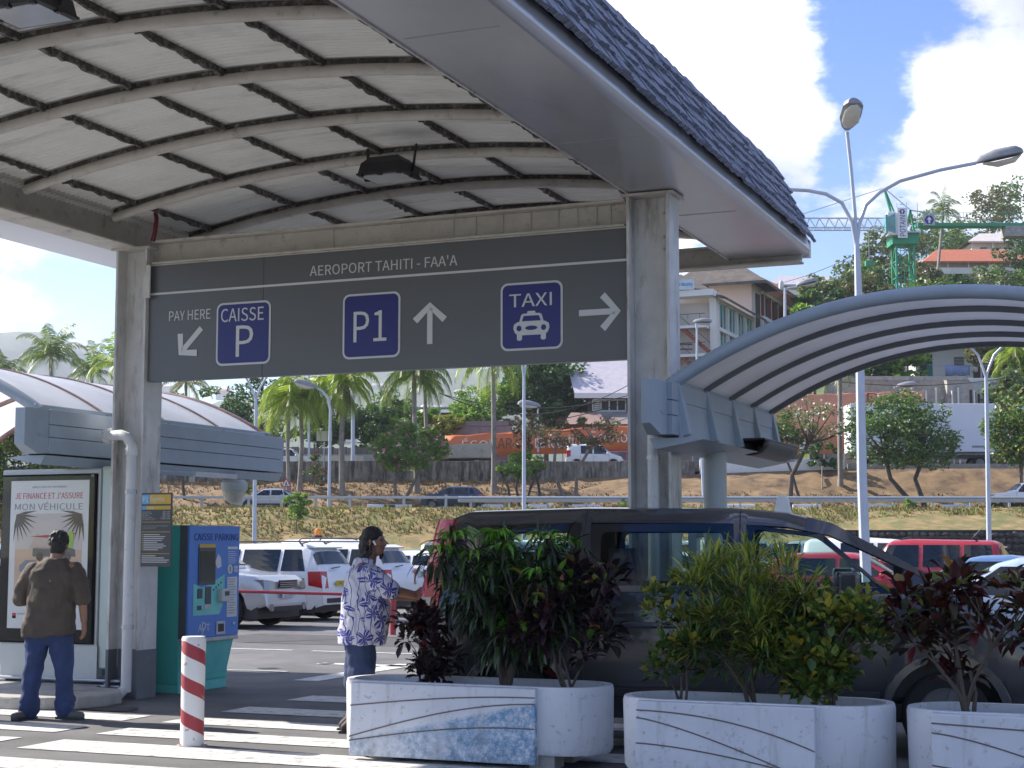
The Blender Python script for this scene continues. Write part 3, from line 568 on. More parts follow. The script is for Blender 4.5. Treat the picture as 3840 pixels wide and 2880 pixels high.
# ---------------------------------------------------------------- tariff board on the left column
bd = thing('tariff_board', 'narrow dark grey parking tariff board with yellow bands on the left column', 'sign', W(-9.92, 14.05, 1.42), -TH)
bgm = mat('board_grey', (.055, .06, .065), .45, var=.05); yel = mat('board_yellow', (.55, .36, .05), .5); lbl = mat('board_blue', (.10, .35, .62), .5); wt = mat('print_white', (.6, .6, .6), .6)
def bbox(name, a0, a1, b0, b1, h0, h1, m, par=bd): return MB().box(a0, a1, -h1, -h0, b0, b1).build(name, m, par)
bbox('panel', -.19, .19, 0, .785, 0, .02, bgm)
bbox('yellow_band', -.09, .18, .665, .765, .0205, .022, yel); bbox('blue_square', -.185, -.095, .665, .765, .0205, .022, lbl); bbox('yellow_band', -.13, .18, .605, .645, .0205, .022, yel); bbox('blue_square', -.185, -.135, .605, .645, .0205, .022, lbl)
fb_ = lambda a, b, h: Vector((a, -.0225 - h, b))
text_fit('lettering', 'P1', wt, bd, -.175, -.105, .685, .745, fb_, .001); text_fit('lettering', 'Express', wt, bd, -.08, .10, .68, .745, fb_, .001); text_fit('lettering', 'P Visite', wt, bd, -.12, -.03, .613, .637, fb_, .001)
for z in (.47, .365, .135): bbox('rule_line', -.18, .18, z, z + .005, .0205, .022, yel)
for i, (l1, l2) in enumerate((('0 à 30 min', '200 F CFP'), ('30 min à 1h', '300 F CFP'), ('1h à 2h', '440 F CFP'), ('Heure suppl.', '+ 220 F CFP'), ('Au-delà de 24 h', '+ 3300 F CFP'))):
    z = .575 - i * .0185; text_fit('lettering', l1, wt, bd, -.175, -.175 + .011 * len(l1), z, z + .012, fb_, .001); text_fit('lettering', l2, wt, bd, .175 - .0105 * len(l2), .175, z, z + .012, fb_, .001)
for i, l1 in enumerate(('Temps de sortie après paiement 10 minutes', 'Ticket perdu 3500 F CFP')): text_fit('lettering', l1, wt, bd, -.175, -.175 + .0078 * len(l1), .425 - i * .022, .437 - i * .022, fb_, .001)
for i in range(9): bbox('bullet', -.175, -.165, .335 - i * .02, .343 - i * .02, .0205, .022, yel); bbox('text_line', -.155, (.05, .12, .10, .08, .02, .1, .13, .09, .03)[i], .335 - i * .02, .342 - i * .02, .0205, .022, wt)
for i in range(4): bbox('text_line', -.175, (.0, .11, .17, .15)[i], .11 - i * .022, .118 - i * .022, .0205, .022, wt)
for z in (.15, .6): MB().box(-.16, -.10, 0.001, .16, z, z + .03).build('bracket', galv, bd)
# ---------------------------------------------------------------- pay machine
pm = thing('parking_pay_machine', 'turquoise parking pay machine with a blue front and the words caisse parking', 'machine', W(-10.45, 15.35), -TH)
turq = mat('turquoise_paint', (.06, .42, .37), .4, var=.06, vs=2); blue = mat('machine_blue', (.07, .20, .58), .4, var=.05, vs=2); dgrey = mat('machine_grey', (.055, .07, .085), .5); pale = mat('machine_pale', (.16, .55, .53), .4)
k = MB(); k.loft([[(x, y, z) for x, y in ((-.55, -.47), (.27, -.47), (.27, .52), (-.55, .52))] for z in (.1, 1.87)]); k.build('cabinet', turq, pm, bevel=.01)
k = MB(); k.loft([[(x, y, z) for x, y in ((-.55, -.48), (x1, -.46), (x1, .50), (-.55, .53))] for z, x1 in ((.0, .27), (.12, .27), (.14, .26), (.56, .36))]); k.build('plinth', mat('plinth_turquoise', (.12, .50, .47), .4), pm, bevel=.008)
MB().box(.271, .37, -.50, .54, .60, 1.87).build('front_housing', dgrey, pm, bevel=.006); MB().box(.275, .40, -.505, .545, .56, .605).build('silver_strip', galv, pm, bevel=.006)
MB().box(.371, .40, -.495, .535, .608, 1.865).build('front_panel', blue, pm, bevel=.006)
def G(a, z, h=0): return Vector((.401 + h, a, z))
def gbox(name, a0, a1, z0, z1, h, m, par=pm, bevel=0): return MB().box(.4005, .4005 + h, a0, a1, z0, z1).build(name, m, par, bevel=bevel)
fg = lambda a, z, h: G(a, z, h)
text_fit('lettering', 'CAISSE PARKING', mat('machine_navy', (.01, .02, .12), .5), pm, -.41, .50, 1.70, 1.78, fg, .003)
gbox('screen_frame', -.32, .02, 1.20, 1.62, .012, dgrey, bevel=.004); gbox('screen_band', -.31, .01, 1.62, 1.66, .013, yel); gbox('screen', -.30, .0, 1.24, 1.58, .015, mat('screen_grey', (.03, .04, .045), .1))
k = MB(); k.prism([(-.41, .86), (.12, .86), (.18, .95), (.22, 1.05), (.22, 1.32), (-.10, 1.20), (-.25, 1.17), (-.41, 1.22)], 0, .004, lambda a, b, h: G(a, b, h)); k.build('turquoise_field', pale, pm)
gbox('coin_slot', -.33, -.24, 1.0 + .05, 1.10 + .06, .016, dgrey, bevel=.003); gbox('note_slot', -.18, -.06, .98, 1.18, .012, dgrey, bevel=.004); gbox('card_reader', .08, .24, 1.0, 1.15, .07, mat('reader_white', (.5, .53, .55), .4), bevel=.012); gbox('reader_slot', .13, .22, 1.07, 1.12, .075, dgrey)
gbox('keypad', -.18, -.07, .93, .985, .01, galv); gbox('ticket_slot', -.33, -.25, .92, .97, .01, dgrey); gbox('notice', .28, .49, .82, 1.28, .003, mat('notice_white', (.62, .64, .66), .6)); gbox('notice', .28, .49, 1.60, 1.63, .003, wt)
for i in range(14): gbox('text_line', .295, .46 - .02 * (i % 3), 1.25 - i * .03, 1.258 - i * .03, .0045, greyt)
for i in range(7): gbox('text_line', .29, .44 + .015 * (i % 3), 1.57 - i * .022, 1.577 - i * .022, .003, wt)
k = MB(); k.prism([(.33 + .055 * math.cos(R(a)), 1.37 + .055 * math.sin(R(a))) for a in range(0, 360, 24)], 0, .006, lambda a, b, h: G(a, b, h)); k.build('coin_disc', wt, pm); gbox('disc_bar', .322, .338, 1.34, 1.40, .008, dgrey)
for a0, z0 in ((.42, 1.375), (.46, 1.375), (.42, 1.335), (.46, 1.335)): gbox('symbol', a0, a0 + .032, z0, z0 + .032, .005, wt)
gbox('change_tray', .06, .24, .63, .78, .012, galv, bevel=.004); gbox('tray_mouth', .09, .21, .66, .75, .014, black_plastic); gbox('lock', .40, .46, .83 - .1, .86 - .1, .012, galv, bevel=.004)
k = MB(); k.prism([(.02, 1.45), (.08, 1.55), (.14, 1.50), (.15, 1.40), (.07, 1.38)], 0, .003, lambda a, b, h: G(a, b, h)); k.build('sticker', wt, pm)
for i in range(4): gbox('symbol', -.02 + i * .05, .01 + i * .05, 1.13 + i * .025, 1.155 + i * .025, .006, dgrey)
k = MB()
for i, (a, z, an) in enumerate(((-.30, .72, 60), (-.22, .74, 120), (-.14, .72, 80), (-.25, .66, 10))): text_fit('graffiti', 'ADT/'[i], wt, pm, a, a + .08, z - .04, z + .04, fg, .002)
# ---------------------------------------------------------------- bollards
def stripe_mat():
    m = bpy.data.materials.new('spiral_red_white'); m.use_nodes = True; t = m.node_tree; n = t.nodes; l = t.links; b = n['Principled BSDF']; b.inputs['Roughness'].default_value = .5
    tcx = n.new('ShaderNodeTexCoord'); sp = n.new('ShaderNodeSeparateXYZ'); l.new(tcx.outputs['Object'], sp.inputs[0])
    def mt(op, a, b_=None):
        x = n.new('ShaderNodeMath'); x.operation = op
        for i, v in enumerate((a, b_)):
            if v is None: continue
            if isinstance(v, (int, float)): x.inputs[i].default_value = v
            else: l.new(v, x.inputs[i])
        return x.outputs[0]
    an = mt('DIVIDE', mt('ARCTAN2', sp.outputs['Y'], sp.outputs['X']), 2 * math.pi)
    q = mt('FRACT', mt('ADD', mt('ADD', mt('DIVIDE', sp.outputs['Z'], .285), mt('MULTIPLY', an, 1.0)), 10.72))
    s1 = mt('LESS_THAN', q, .40); top = mt('LESS_THAN', sp.outputs['Z'], .86); s1 = mt('MULTIPLY', s1, top)
    nz = n.new('ShaderNodeTexNoise'); nz.inputs['Scale'].default_value = 14; nz.inputs['Detail'].default_value = 8; l.new(tcx.outputs['Object'], nz.inputs['Vector'])
    w_ = mt('GREATER_THAN', nz.outputs['Fac'], .66)
    def mx_(f, a, b_):
        x = n.new('ShaderNodeMix'); x.data_type = 'RGBA'; l.new(f, x.inputs[0])
        for i, v in ((6, a), (7, b_)):
            if isinstance(v, tuple): x.inputs[i].default_value = (*v, 1)
            else: l.new(v, x.inputs[i])
        return x.outputs[2]
    c = mx_(s1, (.70, .69, .67), (.33, .035, .045)); c = mx_(w_, c, (.40, .33, .30)); l.new(c, b.inputs['Base Color']); return m
bl_ = thing('bollard', 'round bollard with a red and white spiral on the crossing', 'bollard', (-2.64, 13.14, 0))
k = MB(); k.loft([[(r_ * math.cos(a), r_ * math.sin(a), z) for a in np.linspace(0, 2 * math.pi, 24, endpoint=False)] for r_, z in ((.102, 0), (.098, .04), (.096, .3), (.098, .6), (.1, .88), (.092, .895))]); k.build('post', stripe_mat(), bl_, smooth=True)
MB().tube([(0, 0, .0), (0, 0, .012)], .125, 20).build('footing', concrete, bl_)
b2 = thing('bollard', 'white bollard cut by the left edge of the picture', 'bollard', (-5.05, 15.0, 0))
k = MB(); k.loft([[(r_ * math.cos(a), r_ * math.sin(a), z) for a in np.linspace(0, 2 * math.pi, 20, endpoint=False)] for r_, z in ((.15, 0), (.145, .9), (.13, .93))]); k.build('post', white_paint, b2, smooth=True); MB().tube([(0, 0, 0), (0, 0, .012)], .17, 20).build('footing', concrete, b2)
# red barrier bar and its post beside the lane
bar = thing('lane_barrier', 'thin red horizontal bar with a red post behind the shirted man', 'barrier', (-2.2, 29.2, 0))
redp = mat('barrier_red', (.40, .05, .06), .5)
MB().tube([(0, 0, 0), (0, 0, .80)], .06, 10).build('post', redp, bar, smooth=True)
MB().tube([(-4.6, -2.6, .93), (-.06, 0, .72)], .028, 8).build('bar', redp, bar)
# round traffic sign half hidden behind the left column
ts_ = thing('traffic_sign', 'round blue and red traffic sign half hidden behind the left column', 'sign', at(118, 640, 22.0) * 1.0, 0); ts_.location.z = 0
MB().tube([(0, 0, 0), (0, 0, 2.3)], .03, 8).build('post', galv, ts_)
k = MB(); k.prism([(.35 * math.cos(R(a)), 2.42 + .35 * math.sin(R(a))) for a in range(0, 360, 15)], 0, .02, lambda a, b, h: Vector((a, -.05 - h, b))); k.build('disc', mat('sign_blue', (.02, .05, .35), .5), ts_)
k = MB(); k.loft([[(r_ * math.cos(R(a)), -.075, 2.42 + r_ * math.sin(R(a))) for a in range(0, 360, 15)] for r_ in (.35, .29)], cap=False); k.build('red_rim', redp, ts_)
# ---------------------------------------------------------------- vehicles
def poly_at(pts, x):
    if x <= pts[0][0]: return pts[0][1]
    for (a, za), (b, zb) in zip(pts, pts[1:]):
        if x <= b: return za + (zb - za) * (x - a) / (b - a) if b > a else zb
    return pts[-1][1]
class Shell:
    """vehicle skin: cross sections along x (forward); top = roof line, belt = window sill line"""
    def __init__(s, top, belt, half, wheels, ra, sill=.27, wf=.86, lean=.24, tp=5, nose=.14):
        s.top, s.belt, s.half, s.wheels, s.ra, s.sill, s.wf, s.lean, s.tp, s.nose = top, belt, half, wheels, ra, sill, wf, lean, tp, nose
        s.x0, s.x1 = top[0][0], top[-1][0]
    def w(s, x):
        c = (s.x0 + s.x1) / 2; k = abs(x - c) / ((s.x1 - s.x0) / 2); return s.half * (1 - s.nose * min(1, k) ** s.tp)
    def bot(s, x):
        z = s.sill + .10 * max(0, (abs(x - (s.x0 + s.x1) / 2) / ((s.x1 - s.x0) / 2)) - .85) / .15
        for wx, wz in s.wheels:
            d = abs(x - wx)
            if d < s.ra: z = max(z, wz + math.sqrt(s.ra ** 2 - d * d))
        return z
    def ring(s, x):
        zt = poly_at(s.top, x); zb = min(poly_at(s.belt, x), zt - .03); w = s.w(x); g = max(0, zt - zb); f = min(1, g / .5)
        b = min(s.bot(x), zb - .06); m1 = max(b + .03, min(.48, zb - .05)); m2 = max(m1 + .01, min(.66, zb - .03)); m3 = max(m2 + .005, zb - .10)
        z4 = zb + g * s.wf; y4 = w * (.97 - s.lean * f * s.wf)
        return [(w * .93, b), (w * .985, m1), (w, m2), (w * .995, m3), (w * .975, zb), (y4, z4), (y4 - w * .09 * (.4 + f), zt - .012 * f), (y4 * .45, zt + .012 * f), (0, zt + .018 * f)]
    def side(s, x, z):                      # half width on the window band at height z
        r = s.ring(x); (ya, za), (yb, zb) = r[4], r[5]; k = 0 if zb - za < 1e-5 else (z - za) / (zb - za); return ya + (yb - ya) * k
    def mesh(s, step=.085, holes=()):
        xs = list(np.arange(s.x0, s.x1, step)) + [s.x1] + [wx + q * s.ra * .999 for wx, _ in s.wheels for q in (-1, 1, -.92, .92, -.7, .7)] + [p[0] for p in s.top] + [q for h in holes for q in h[:2]]
        xs = sorted(set(round(float(x), 4) for x in xs)); xs = [x for i, x in enumerate(xs) if i == 0 or x - xs[i - 1] > .004]
        m = MB(); rg = [s.ring(x) for x in xs]; n = len(rg[0])
        for sg_ in (1, -1):
            b = len(m.v); m.v += [(x, sg_ * y, z) for x, r in zip(xs, rg) for y, z in r]
            for i in range(len(xs) - 1):
                xc = (xs[i] + xs[i + 1]) / 2
                for j in range(n - 1):
                    if any(h[0] < xc < h[1] and h[2] == j for h in holes): continue
                    q = (b + i * n + j, b + i * n + j + 1, b + (i + 1) * n + j + 1, b + (i + 1) * n + j); m.f.append(q if sg_ < 0 else q[::-1])
            for i in (0, len(xs) - 1): m.f.append(tuple(b + i * n + j for j in range(n)) + (len(m.v),)); m.v.append((xs[i], 0, rg[i][0][1]))
        return m
    def pane(s, x0b, x1b, x0t, x1t, zb, zt, sg_, off=.008, n=4):     # side window patch
        m = MB(); rows = []
        for k in range(n + 1):
            f = k / n; za = zb + (zt - zb) * f; a = x0b + (x0t - x0b) * f; b = x1b + (x1t - x1b) * f
            rows.append([(a + (b - a) * q / 4, sg_ * (s.side(a + (b - a) * q / 4, za) + off), za) for q in range(5)])
        m.loft(rows, close=False); return m
    def screen(s, xa, xb, fa=.93, fb=.93, off=.012):                 # windscreen or rear window between two stations
        m = MB(); rows = []
        for k in range(4):
            x = xa + (xb - xa) * k / 3; r = s.ring(x); rows.append([(x + (off if xa > xb else -off) * .7, y * q, z + off) for (y, z), q in ((r[5], -1), (r[6], -1), (r[7], -1), (r[8], 1), (r[7], 1), (r[6], 1), (r[5], 1))])
        m.loft(rows, close=False); return m
car_glass = mat('car_glass', (.014, .018, .02), .06, var=.3, vs=1.2, spec=.6); trim = mat('black_trim', (.02, .02, .022), .55); chrome = mat('chrome', (.55, .56, .58), .2, .9, var=.05); red_lens = mat('red_lens', (.42, .012, .018), .15, coat=.5, var=.1); clear_lens = mat('clear_lens', (.26, .27, .29), .1, .5, var=.1); amber = mat('amber_lens', (.6, .2, .02), .2); alloy = mat('alloy_rim', (.42, .43, .45), .35, .7, var=.1); pl_y = mat('plate_yellow', (.62, .45, .04), .5); pl_w = mat('plate_white', (.6, .6, .6), .5); pl_k = mat('plate_black', (.02, .02, .02), .5)
PAINT = {}
def car_paint(n, c, metal=.0, rough=.28):
    if n not in PAINT: PAINT[n] = mat('car_paint_' + n, c, rough, metal, var=.03, vs=1.5, coat=.6, dirt=tuple(v * .7 + .04 for v in c), damt=.25, ds=2.5, dthr=.55)
    return PAINT[n]
def wheel_meshes(r, w=.2):
    a = MB(); prof = [(r * .66, -w / 2), (r * .93, -w / 2), (r, -w * .36), (r, w * .36), (r * .93, w / 2), (r * .66, w / 2)]
    n = 28; a.loft([[(y_ * math.cos(2 * math.pi * i / n), q, y_ * math.sin(2 * math.pi * i / n)) for y_, q in prof] for i in range(n + 1)], close=True, cap=False)
    ri = MB(); ri.tube([(0, -w * .3, 0), (0, w * .3, 0)], r * .67, n)
    for k in range(5):
        an = 2 * math.pi * k / 5
        for q in (-1, 1): ri.prism([(r * .1, -r * .07), (r * .62, -r * .1), (r * .62, r * .1), (r * .1, r * .07)], w * .3, w * .38, lambda p, t_, h, an=an, q=q: Vector((p * math.cos(an) - t_ * math.sin(an), q * h, p * math.sin(an) + t_ * math.cos(an))))
    ma = bpy.data.meshes.new('wheel'); ma.from_pydata(a.v, [], a.f); ma.materials.append(rubber); mr_ = bpy.data.meshes.new('rim'); mr_.from_pydata(ri.v, [], ri.f); mr_.materials.append(mat('rim_dark', (.16, .165, .17), .4, .6))
    for me in (ma,): me.polygons.foreach_set('use_smooth', [True] * len(me.polygons)); me.set_sharp_from_angle(angle=R(40))
    return ma, mr_
WM = {}
def add_wheels(o, wheels, half, r, w=.2):
    if r not in WM: WM[r] = wheel_meshes(r, w)
    for wx, wz in wheels:
        for sg_ in (1, -1):
            a = inst('wheel', WM[r][0], o, (wx, sg_ * (half - w * .56), r)); inst('rim', WM[r][1], a)
def plate(o, x, z, s, front=True, m=None):
    q = 1 if front else -1; p = MB().box(x - .012, x + .012, -.26, .26, z - .055, z + .055).build('number_plate', m or pl_y, o)
    if s: text_fit('lettering', s, pl_k, p, -.21, .21, z - .035, z + .035, lambda a, b, h: Vector((x + q * (.0125 + h), q * a, b)), .002)
MODELS = {
 # kind: top line, belt line, half width, wheel positions, wheel radius, side panes, screens (front, rear), height extras
 'suv': dict(top=[(-2.16, .45), (-2.14, .95), (-2.05, 1.08), (-1.78, 1.56), (-1.6, 1.63), (-.6, 1.68), (.35, 1.65), (.62, 1.58), (1.25, 1.10), (1.5, 1.06), (1.98, .98), (2.12, .80), (2.16, .45)], belt=[(-2.2, 1.06), (2.2, 1.0)], half=.90, wh=(-1.32, 1.31), r=.345, panes=[(-1.72, -1.13, -1.55, -1.13), (-1.05, -.12, -1.05, -.12), (-.02, 1.02, -.02, .52)], rails=1),
 'hatch': dict(top=[(-2.02, .45), (-2.0, .85), (-1.9, 1.02), (-1.5, 1.38), (-1.25, 1.45), (-.3, 1.48), (.2, 1.46), (.5, 1.38), (1.2, .98), (1.5, .93), (1.9, .82), (2.02, .68), (2.06, .45)], belt=[(-2.1, .97), (2.1, .90)], half=.86, wh=(-1.27, 1.29), r=.31, panes=[(-1.42, -1.08, -1.26, -1.08), (-1.0, -.14, -1.0, -.14), (-.04, .98, -.04, .42)], rails=0),
 'sedan': dict(top=[(-2.28, .45), (-2.26, .80), (-2.15, .95), (-1.62, 1.0), (-1.5, 1.03), (-.85, 1.36), (-.6, 1.41), (.0, 1.43), (.3, 1.40), (.55, 1.33), (1.2, .97), (1.5, .93), (2.05, .80), (2.2, .66), (2.26, .45)], belt=[(-2.3, .95), (2.3, .90)], half=.87, wh=(-1.36, 1.36), r=.31, panes=[(-1.28, -.98, -.86, -.86), (-.9, -.1, -.8, -.1), (0, .98, 0, .42)], rails=0),
 'pickup': dict(top=[(-2.55, .5), (-2.53, .98), (-2.5, 1.10), (-1.0, 1.10), (-.92, 1.12), (-.75, 1.66), (-.6, 1.73), (.2, 1.75), (.5, 1.68), (1.1, 1.18), (1.35, 1.12), (2.2, 1.04), (2.42, .92), (2.5, .5)], belt=[(-2.6, 1.1), (2.6, 1.06)], half=.92, wh=(-1.6, 1.6), r=.38, panes=[(-.78, -.08, -.68, -.08), (.02, .9, .02, .45)], rails=1),
 'jeep': dict(top=[(-2.15, .5), (-2.14, 1.0), (-2.12, 1.12), (-1.98, 1.68), (-1.85, 1.74), (0, 1.78), (.5, 1.75), (.62, 1.68), (.98, 1.15), (1.1, 1.12), (2.05, 1.08), (2.15, 1.0), (2.18, .5)], belt=[(-2.2, 1.10), (2.2, 1.08)], half=.90, wh=(-1.35, 1.35), r=.37, panes=[(-1.9, -1.2, -1.82, -1.2), (-1.1, -.25, -1.1, -.25), (-.15, .82, -.15, .56)], rails=1),
 'minivan': dict(top=[(-2.1, .45), (-2.09, 1.0), (-2.06, 1.1), (-1.98, 1.72), (-1.85, 1.80), (-.4, 1.83), (.35, 1.78), (.62, 1.68), (1.25, 1.12), (1.5, 1.05), (1.95, .9), (2.1, .7), (2.13, .45)], belt=[(-2.2, 1.08), (2.2, 1.02)], half=.90, wh=(-1.32, 1.36), r=.32, panes=[(-1.0, -.15, -1.0, -.15), (-.05, 1.02, -.05, .62)], rails=0),
}
SHELLS = {}
def make_car(kind, name='parked_car'):
    d = MODELS[kind]; r = d['r']; wheels = [(x, r) for x in d['wh']]
    s = Shell(d['top'], d['belt'], d['half'], wheels, r + .075, sill=.26 if kind not in ('pickup', 'jeep') else .36); SHELLS[kind] = s
    o = thing(name, '', 'car')
    m = s.mesh(.1); bd_ = m.build('body', car_paint('white', (.70, .71, .73)), o, smooth=True, ang=50)
    top = max(z for _, z in d['top'])
    for sg_ in (1, -1):
        for (a, b, c_, e) in d['panes']:
            zb = poly_at(d['belt'], (a + b) / 2) + .035; zt = top - (.13 if kind != 'sedan' else .12); s.pane(a, b, c_, e, zb, zt, sg_).build('window', car_glass, o)
        mz = poly_at(d['belt'], .9) + .02; k = MB(); k.sph((.92, sg_ * (d['half'] + .10), mz + .06), .11, 8, 6, (.55, 1, .75)); k.build('mirror', bd_.data.materials[0], o, smooth=True)
        k = MB(); k.box(-.02, .10, sg_ * d['half'] - .01, sg_ * d['half'] + .012, .84, .87); k.build('door_handle', trim, o)
        if d['rails']: k = MB(); y = s.ring(-.5)[6][0] - .03; k.tube([(-1.5, sg_ * y, top - .05), (-1.4, sg_ * y, top + .045), (.1, sg_ * y, top + .05), (.3, sg_ * y, top)], .02, 6); k.build('roof_rail', trim, o)
        for xs_ in {'suv': (-1.08, -.06, 1.06), 'hatch': (-1.04, -.09, 1.0), 'sedan': (-.95, -.05, 1.0), 'pickup': (-.92, -.03, .95), 'jeep': (-1.15, -.2, .86), 'minivan': (-1.04, -.1, 1.06)}[kind]:
            k = MB(); r_ = s.ring(xs_); k.loft([[(xs_ - .007, sg_ * (r_[j][0] + .003), r_[j][1]), (xs_ + .007, sg_ * (r_[j][0] + .003), r_[j][1])] for j in range(0, 5)], close=False); k.build('door_seam', trim, o)
        k = MB(); k.loft([[(x, sg_ * (s.w(x) * .99 + o_), z) for o_, z in ((.0, .30), (.012, .32), (.012, .42), (.0, .44))] for x in np.linspace(d['wh'][0] + r + .1, d['wh'][1] - r - .1, 6)], close=False); k.build('sill_trim', trim, o)
        k = MB(); k.tube([(s.x1 - .02, sg_ * .62, .42), (s.x1 + .018, sg_ * .62, .42)], .075, 10); k.build('fog_light', clear_lens, o)
        # lamps, wrapped round the corners
        xf = s.x1; xr = s.x0; hz = {'suv': .80, 'hatch': .68, 'sedan': .67, 'pickup': .86, 'jeep': .90, 'minivan': .74}[kind]
        k = MB(); yb = s.w(xf - .2); k.loft([[(xf - .30, sg_ * (yb + .004), hz - .05), (xf - .30, sg_ * (yb + .004), hz + .10)], [(xf - .06, sg_ * (s.w(xf) + .012), hz - .09), (xf - .09, sg_ * (s.w(xf) + .006), hz + .11)], [(xf + .012, sg_ * (s.w(xf) - .16), hz - .10), (xf - .0, sg_ * (s.w(xf) - .16), hz + .09)], [(xf + .016, sg_ * (s.w(xf) - .36), hz - .07), (xf + .008, sg_ * (s.w(xf) - .36), hz + .05)]], close=False); k.build('headlight', clear_lens, o, smooth=True)
        tz0, tz1 = {'suv': (.72, 1.08), 'hatch': (.72, .95), 'sedan': (.68, .90), 'pickup': (.75, 1.05), 'jeep': (.80, 1.08), 'minivan': (.85, 1.35)}[kind]
        k = MB(); k.loft([[(xr + .34, sg_ * (s.w(xr + .34) + .006), tz0 + .06), (xr + .36, sg_ * (s.w(xr + .36) + .002), tz1)], [(xr + .03, sg_ * (s.w(xr + .03) + .01), tz0), (xr + .08, sg_ * (s.w(xr + .08) + .004), tz1)], [(xr - .014, sg_ * (s.w(xr) - .20), tz0), (xr + .03, sg_ * (s.w(xr) - .17), tz1)]], close=False); k.build('tail_light', red_lens, o, smooth=True)
    # windscreens
    ws = [p for p in d['top']]; tops = sorted(ws, key=lambda p: p[0])
    fr = {'suv': (1.14, .70), 'hatch': (1.1, .58), 'sedan': (1.1, .62), 'pickup': (1.02, .56), 'jeep': (.94, .66), 'minivan': (1.16, .70)}[kind]; rr_ = {'suv': (-1.97, -1.82), 'hatch': (-1.84, -1.54), 'sedan': (-1.42, -.90), 'pickup': (-.90, -.78), 'jeep': (-2.1, -2.0), 'minivan': (-2.045, -1.99)}[kind]
    s.screen(fr[0], fr[1]).build('windscreen', car_glass, o, smooth=True); s.screen(rr_[0], rr_[1]).build('rear_window', car_glass, o, smooth=True)
    # ends: grille, bumper inserts, underbody
    hz = s.x1; k = MB(); k.box(s.x1 - .02, s.x1 + .014, -.34, .34, {'pickup': .80, 'jeep': .78}.get(kind, .62), {'pickup': .95, 'jeep': 1.0}.get(kind, .74)); g = k.build('grille', trim, o)
    for i in range(3): MB().box(s.x1 + .0145, s.x1 + .02, -.33, .33, {'pickup': .82, 'jeep': .80}.get(kind, .635) + i * .04, {'pickup': .83, 'jeep': .812}.get(kind, .643) + i * .04).build('grille_bar', chrome, g)
    MB().box(s.x1 - .02, s.x1 + .012, -.55, .55, .34, .44).build('air_intake', trim, o); MB().box(s.x0 - .02, s.x0 + .02, -.62, .62, .40, .50).build('bumper_strip', trim, o)
    MB().box(s.x0 + .2, s.x1 - .2, -d['half'] + .12, d['half'] - .12, .2, .55).build('underbody', black_plastic, o)
    if kind in ('suv', 'jeep', 'minivan'): MB().bar((s.x0 + .12 - .03, -.1, 1.17), (s.x0 + .10 - .03, .32, 1.14), .02, .02).build('wiper', trim, o); MB().tube([(-1.3, 0, top + .01), (-1.55, 0, top + .28)], .006, 4).build('aerial', trim, o)
    if kind == 'suv': k = MB(); k.loft([[(-1.62, y, 1.66), (-1.86, y, 1.60), (-1.84, y, 1.57), (-1.62, y, 1.60)] for y in (-.6, -.3, .3, .6)]); k.build('spoiler', bd_.data.materials[0], o)
    add_wheels(o, wheels, d['half'], r); return o
PROTO = {}
def car(kind, label, loc, heading, paint_, group=None, name='parked_car', plates=('', ''), py=True):
    """heading: direction of the bonnet as a 2d vector"""
    if kind not in PROTO: PROTO[kind] = make_car(kind, 'pattern')
    o = copy_tree(PROTO[kind]); o.name = name
    o['label'] = label; o['category'] = 'car'
    if group: o['group'] = group
    o.location = loc; o.rotation_euler = (0, 0, math.atan2(heading[1], heading[0]))
    for c in o.children:
        if c.name.split('.')[0] in ('body', 'mirror', 'spoiler'): c.material_slots[0].link = 'OBJECT'; c.material_slots[0].material = paint_
    return o
def car_plates(o, kind, front=None, rear=None):
    s = SHELLS[kind]
    if front is not None: plate(o, s.x1 + .03, .50 if kind != 'pickup' else .66, front, True, pl_w)
    if rear is not None: plate(o, s.x0 - .03, .82, rear, False, pl_y)
WHITE = car_paint('white', (.70, .71, .73)); SILVER = car_paint('silver', (.45, .47, .50), .5, .3); LBLUE = car_paint('pale_blue', (.50, .58, .68), .2); DBLUE = car_paint('dark_blue', (.03, .045, .09), .3); RED = car_paint('red', (.36, .02, .035)); GREY = car_paint('grey', (.13, .14, .16), .4); BLUE = car_paint('blue', (.12, .22, .42), .3); MAGENTA = car_paint('maroon', (.22, .02, .06)); GREEN = car_paint('green', (.05, .22, .16))
e1, me1 = (E1.x, E1.y), (-E1.x, -E1.y)
GP = 'cars parked in the car park'
c = car('pickup', 'silver pickup parked nose out right of the blue pay machine', W(-18.75, 27.5), e1, SILVER, GP); car_plates(c, 'pickup', '212205 P')
c = car('suv', 'white estate car with dark roof rails and a red tail light facing the crossing', W(-18.9, 30.6), me1, WHITE, GP); car_plates(c, 'suv', None, '194219 P')
car('suv', 'white estate car partly hidden behind the white one with the yellow plate', W(-18.7, 33.3), me1, WHITE, GP)
c = car('jeep', 'white square off-roader with black grille behind the shirted man', W(-20.1, 37.6), e1, WHITE, GP); car_plates(c, 'jeep', '')
car('hatch', 'white hatchback parked nose out beside the square white off-roader', W(-19.6, 40.8), e1, WHITE, GP)
car('minivan', 'pale blue van roof behind the shirted man, furthest left in its row', W(-20.2, 52.5), e1, LBLUE, GP)
q = 0
fill = [('hatch', SILVER), ('suv', WHITE), ('sedan', GREY), ('minivan', WHITE), ('hatch', DBLUE), ('suv', SILVER), ('pickup', WHITE), ('sedan', WHITE), ('hatch', RED), ('jeep', GREY), ('suv', LBLUE), ('hatch', WHITE), ('minivan', SILVER), ('sedan', SILVER), ('suv', DBLUE), ('hatch', GREEN)]
FILL = []
for i in range(16): FILL.append((-25.3, 26.3 + i * 2.75, e1 if i % 3 else me1))
for i in range(10): FILL.append((-19.2, 43.6 + i * 2.75, e1 if i % 2 else me1))
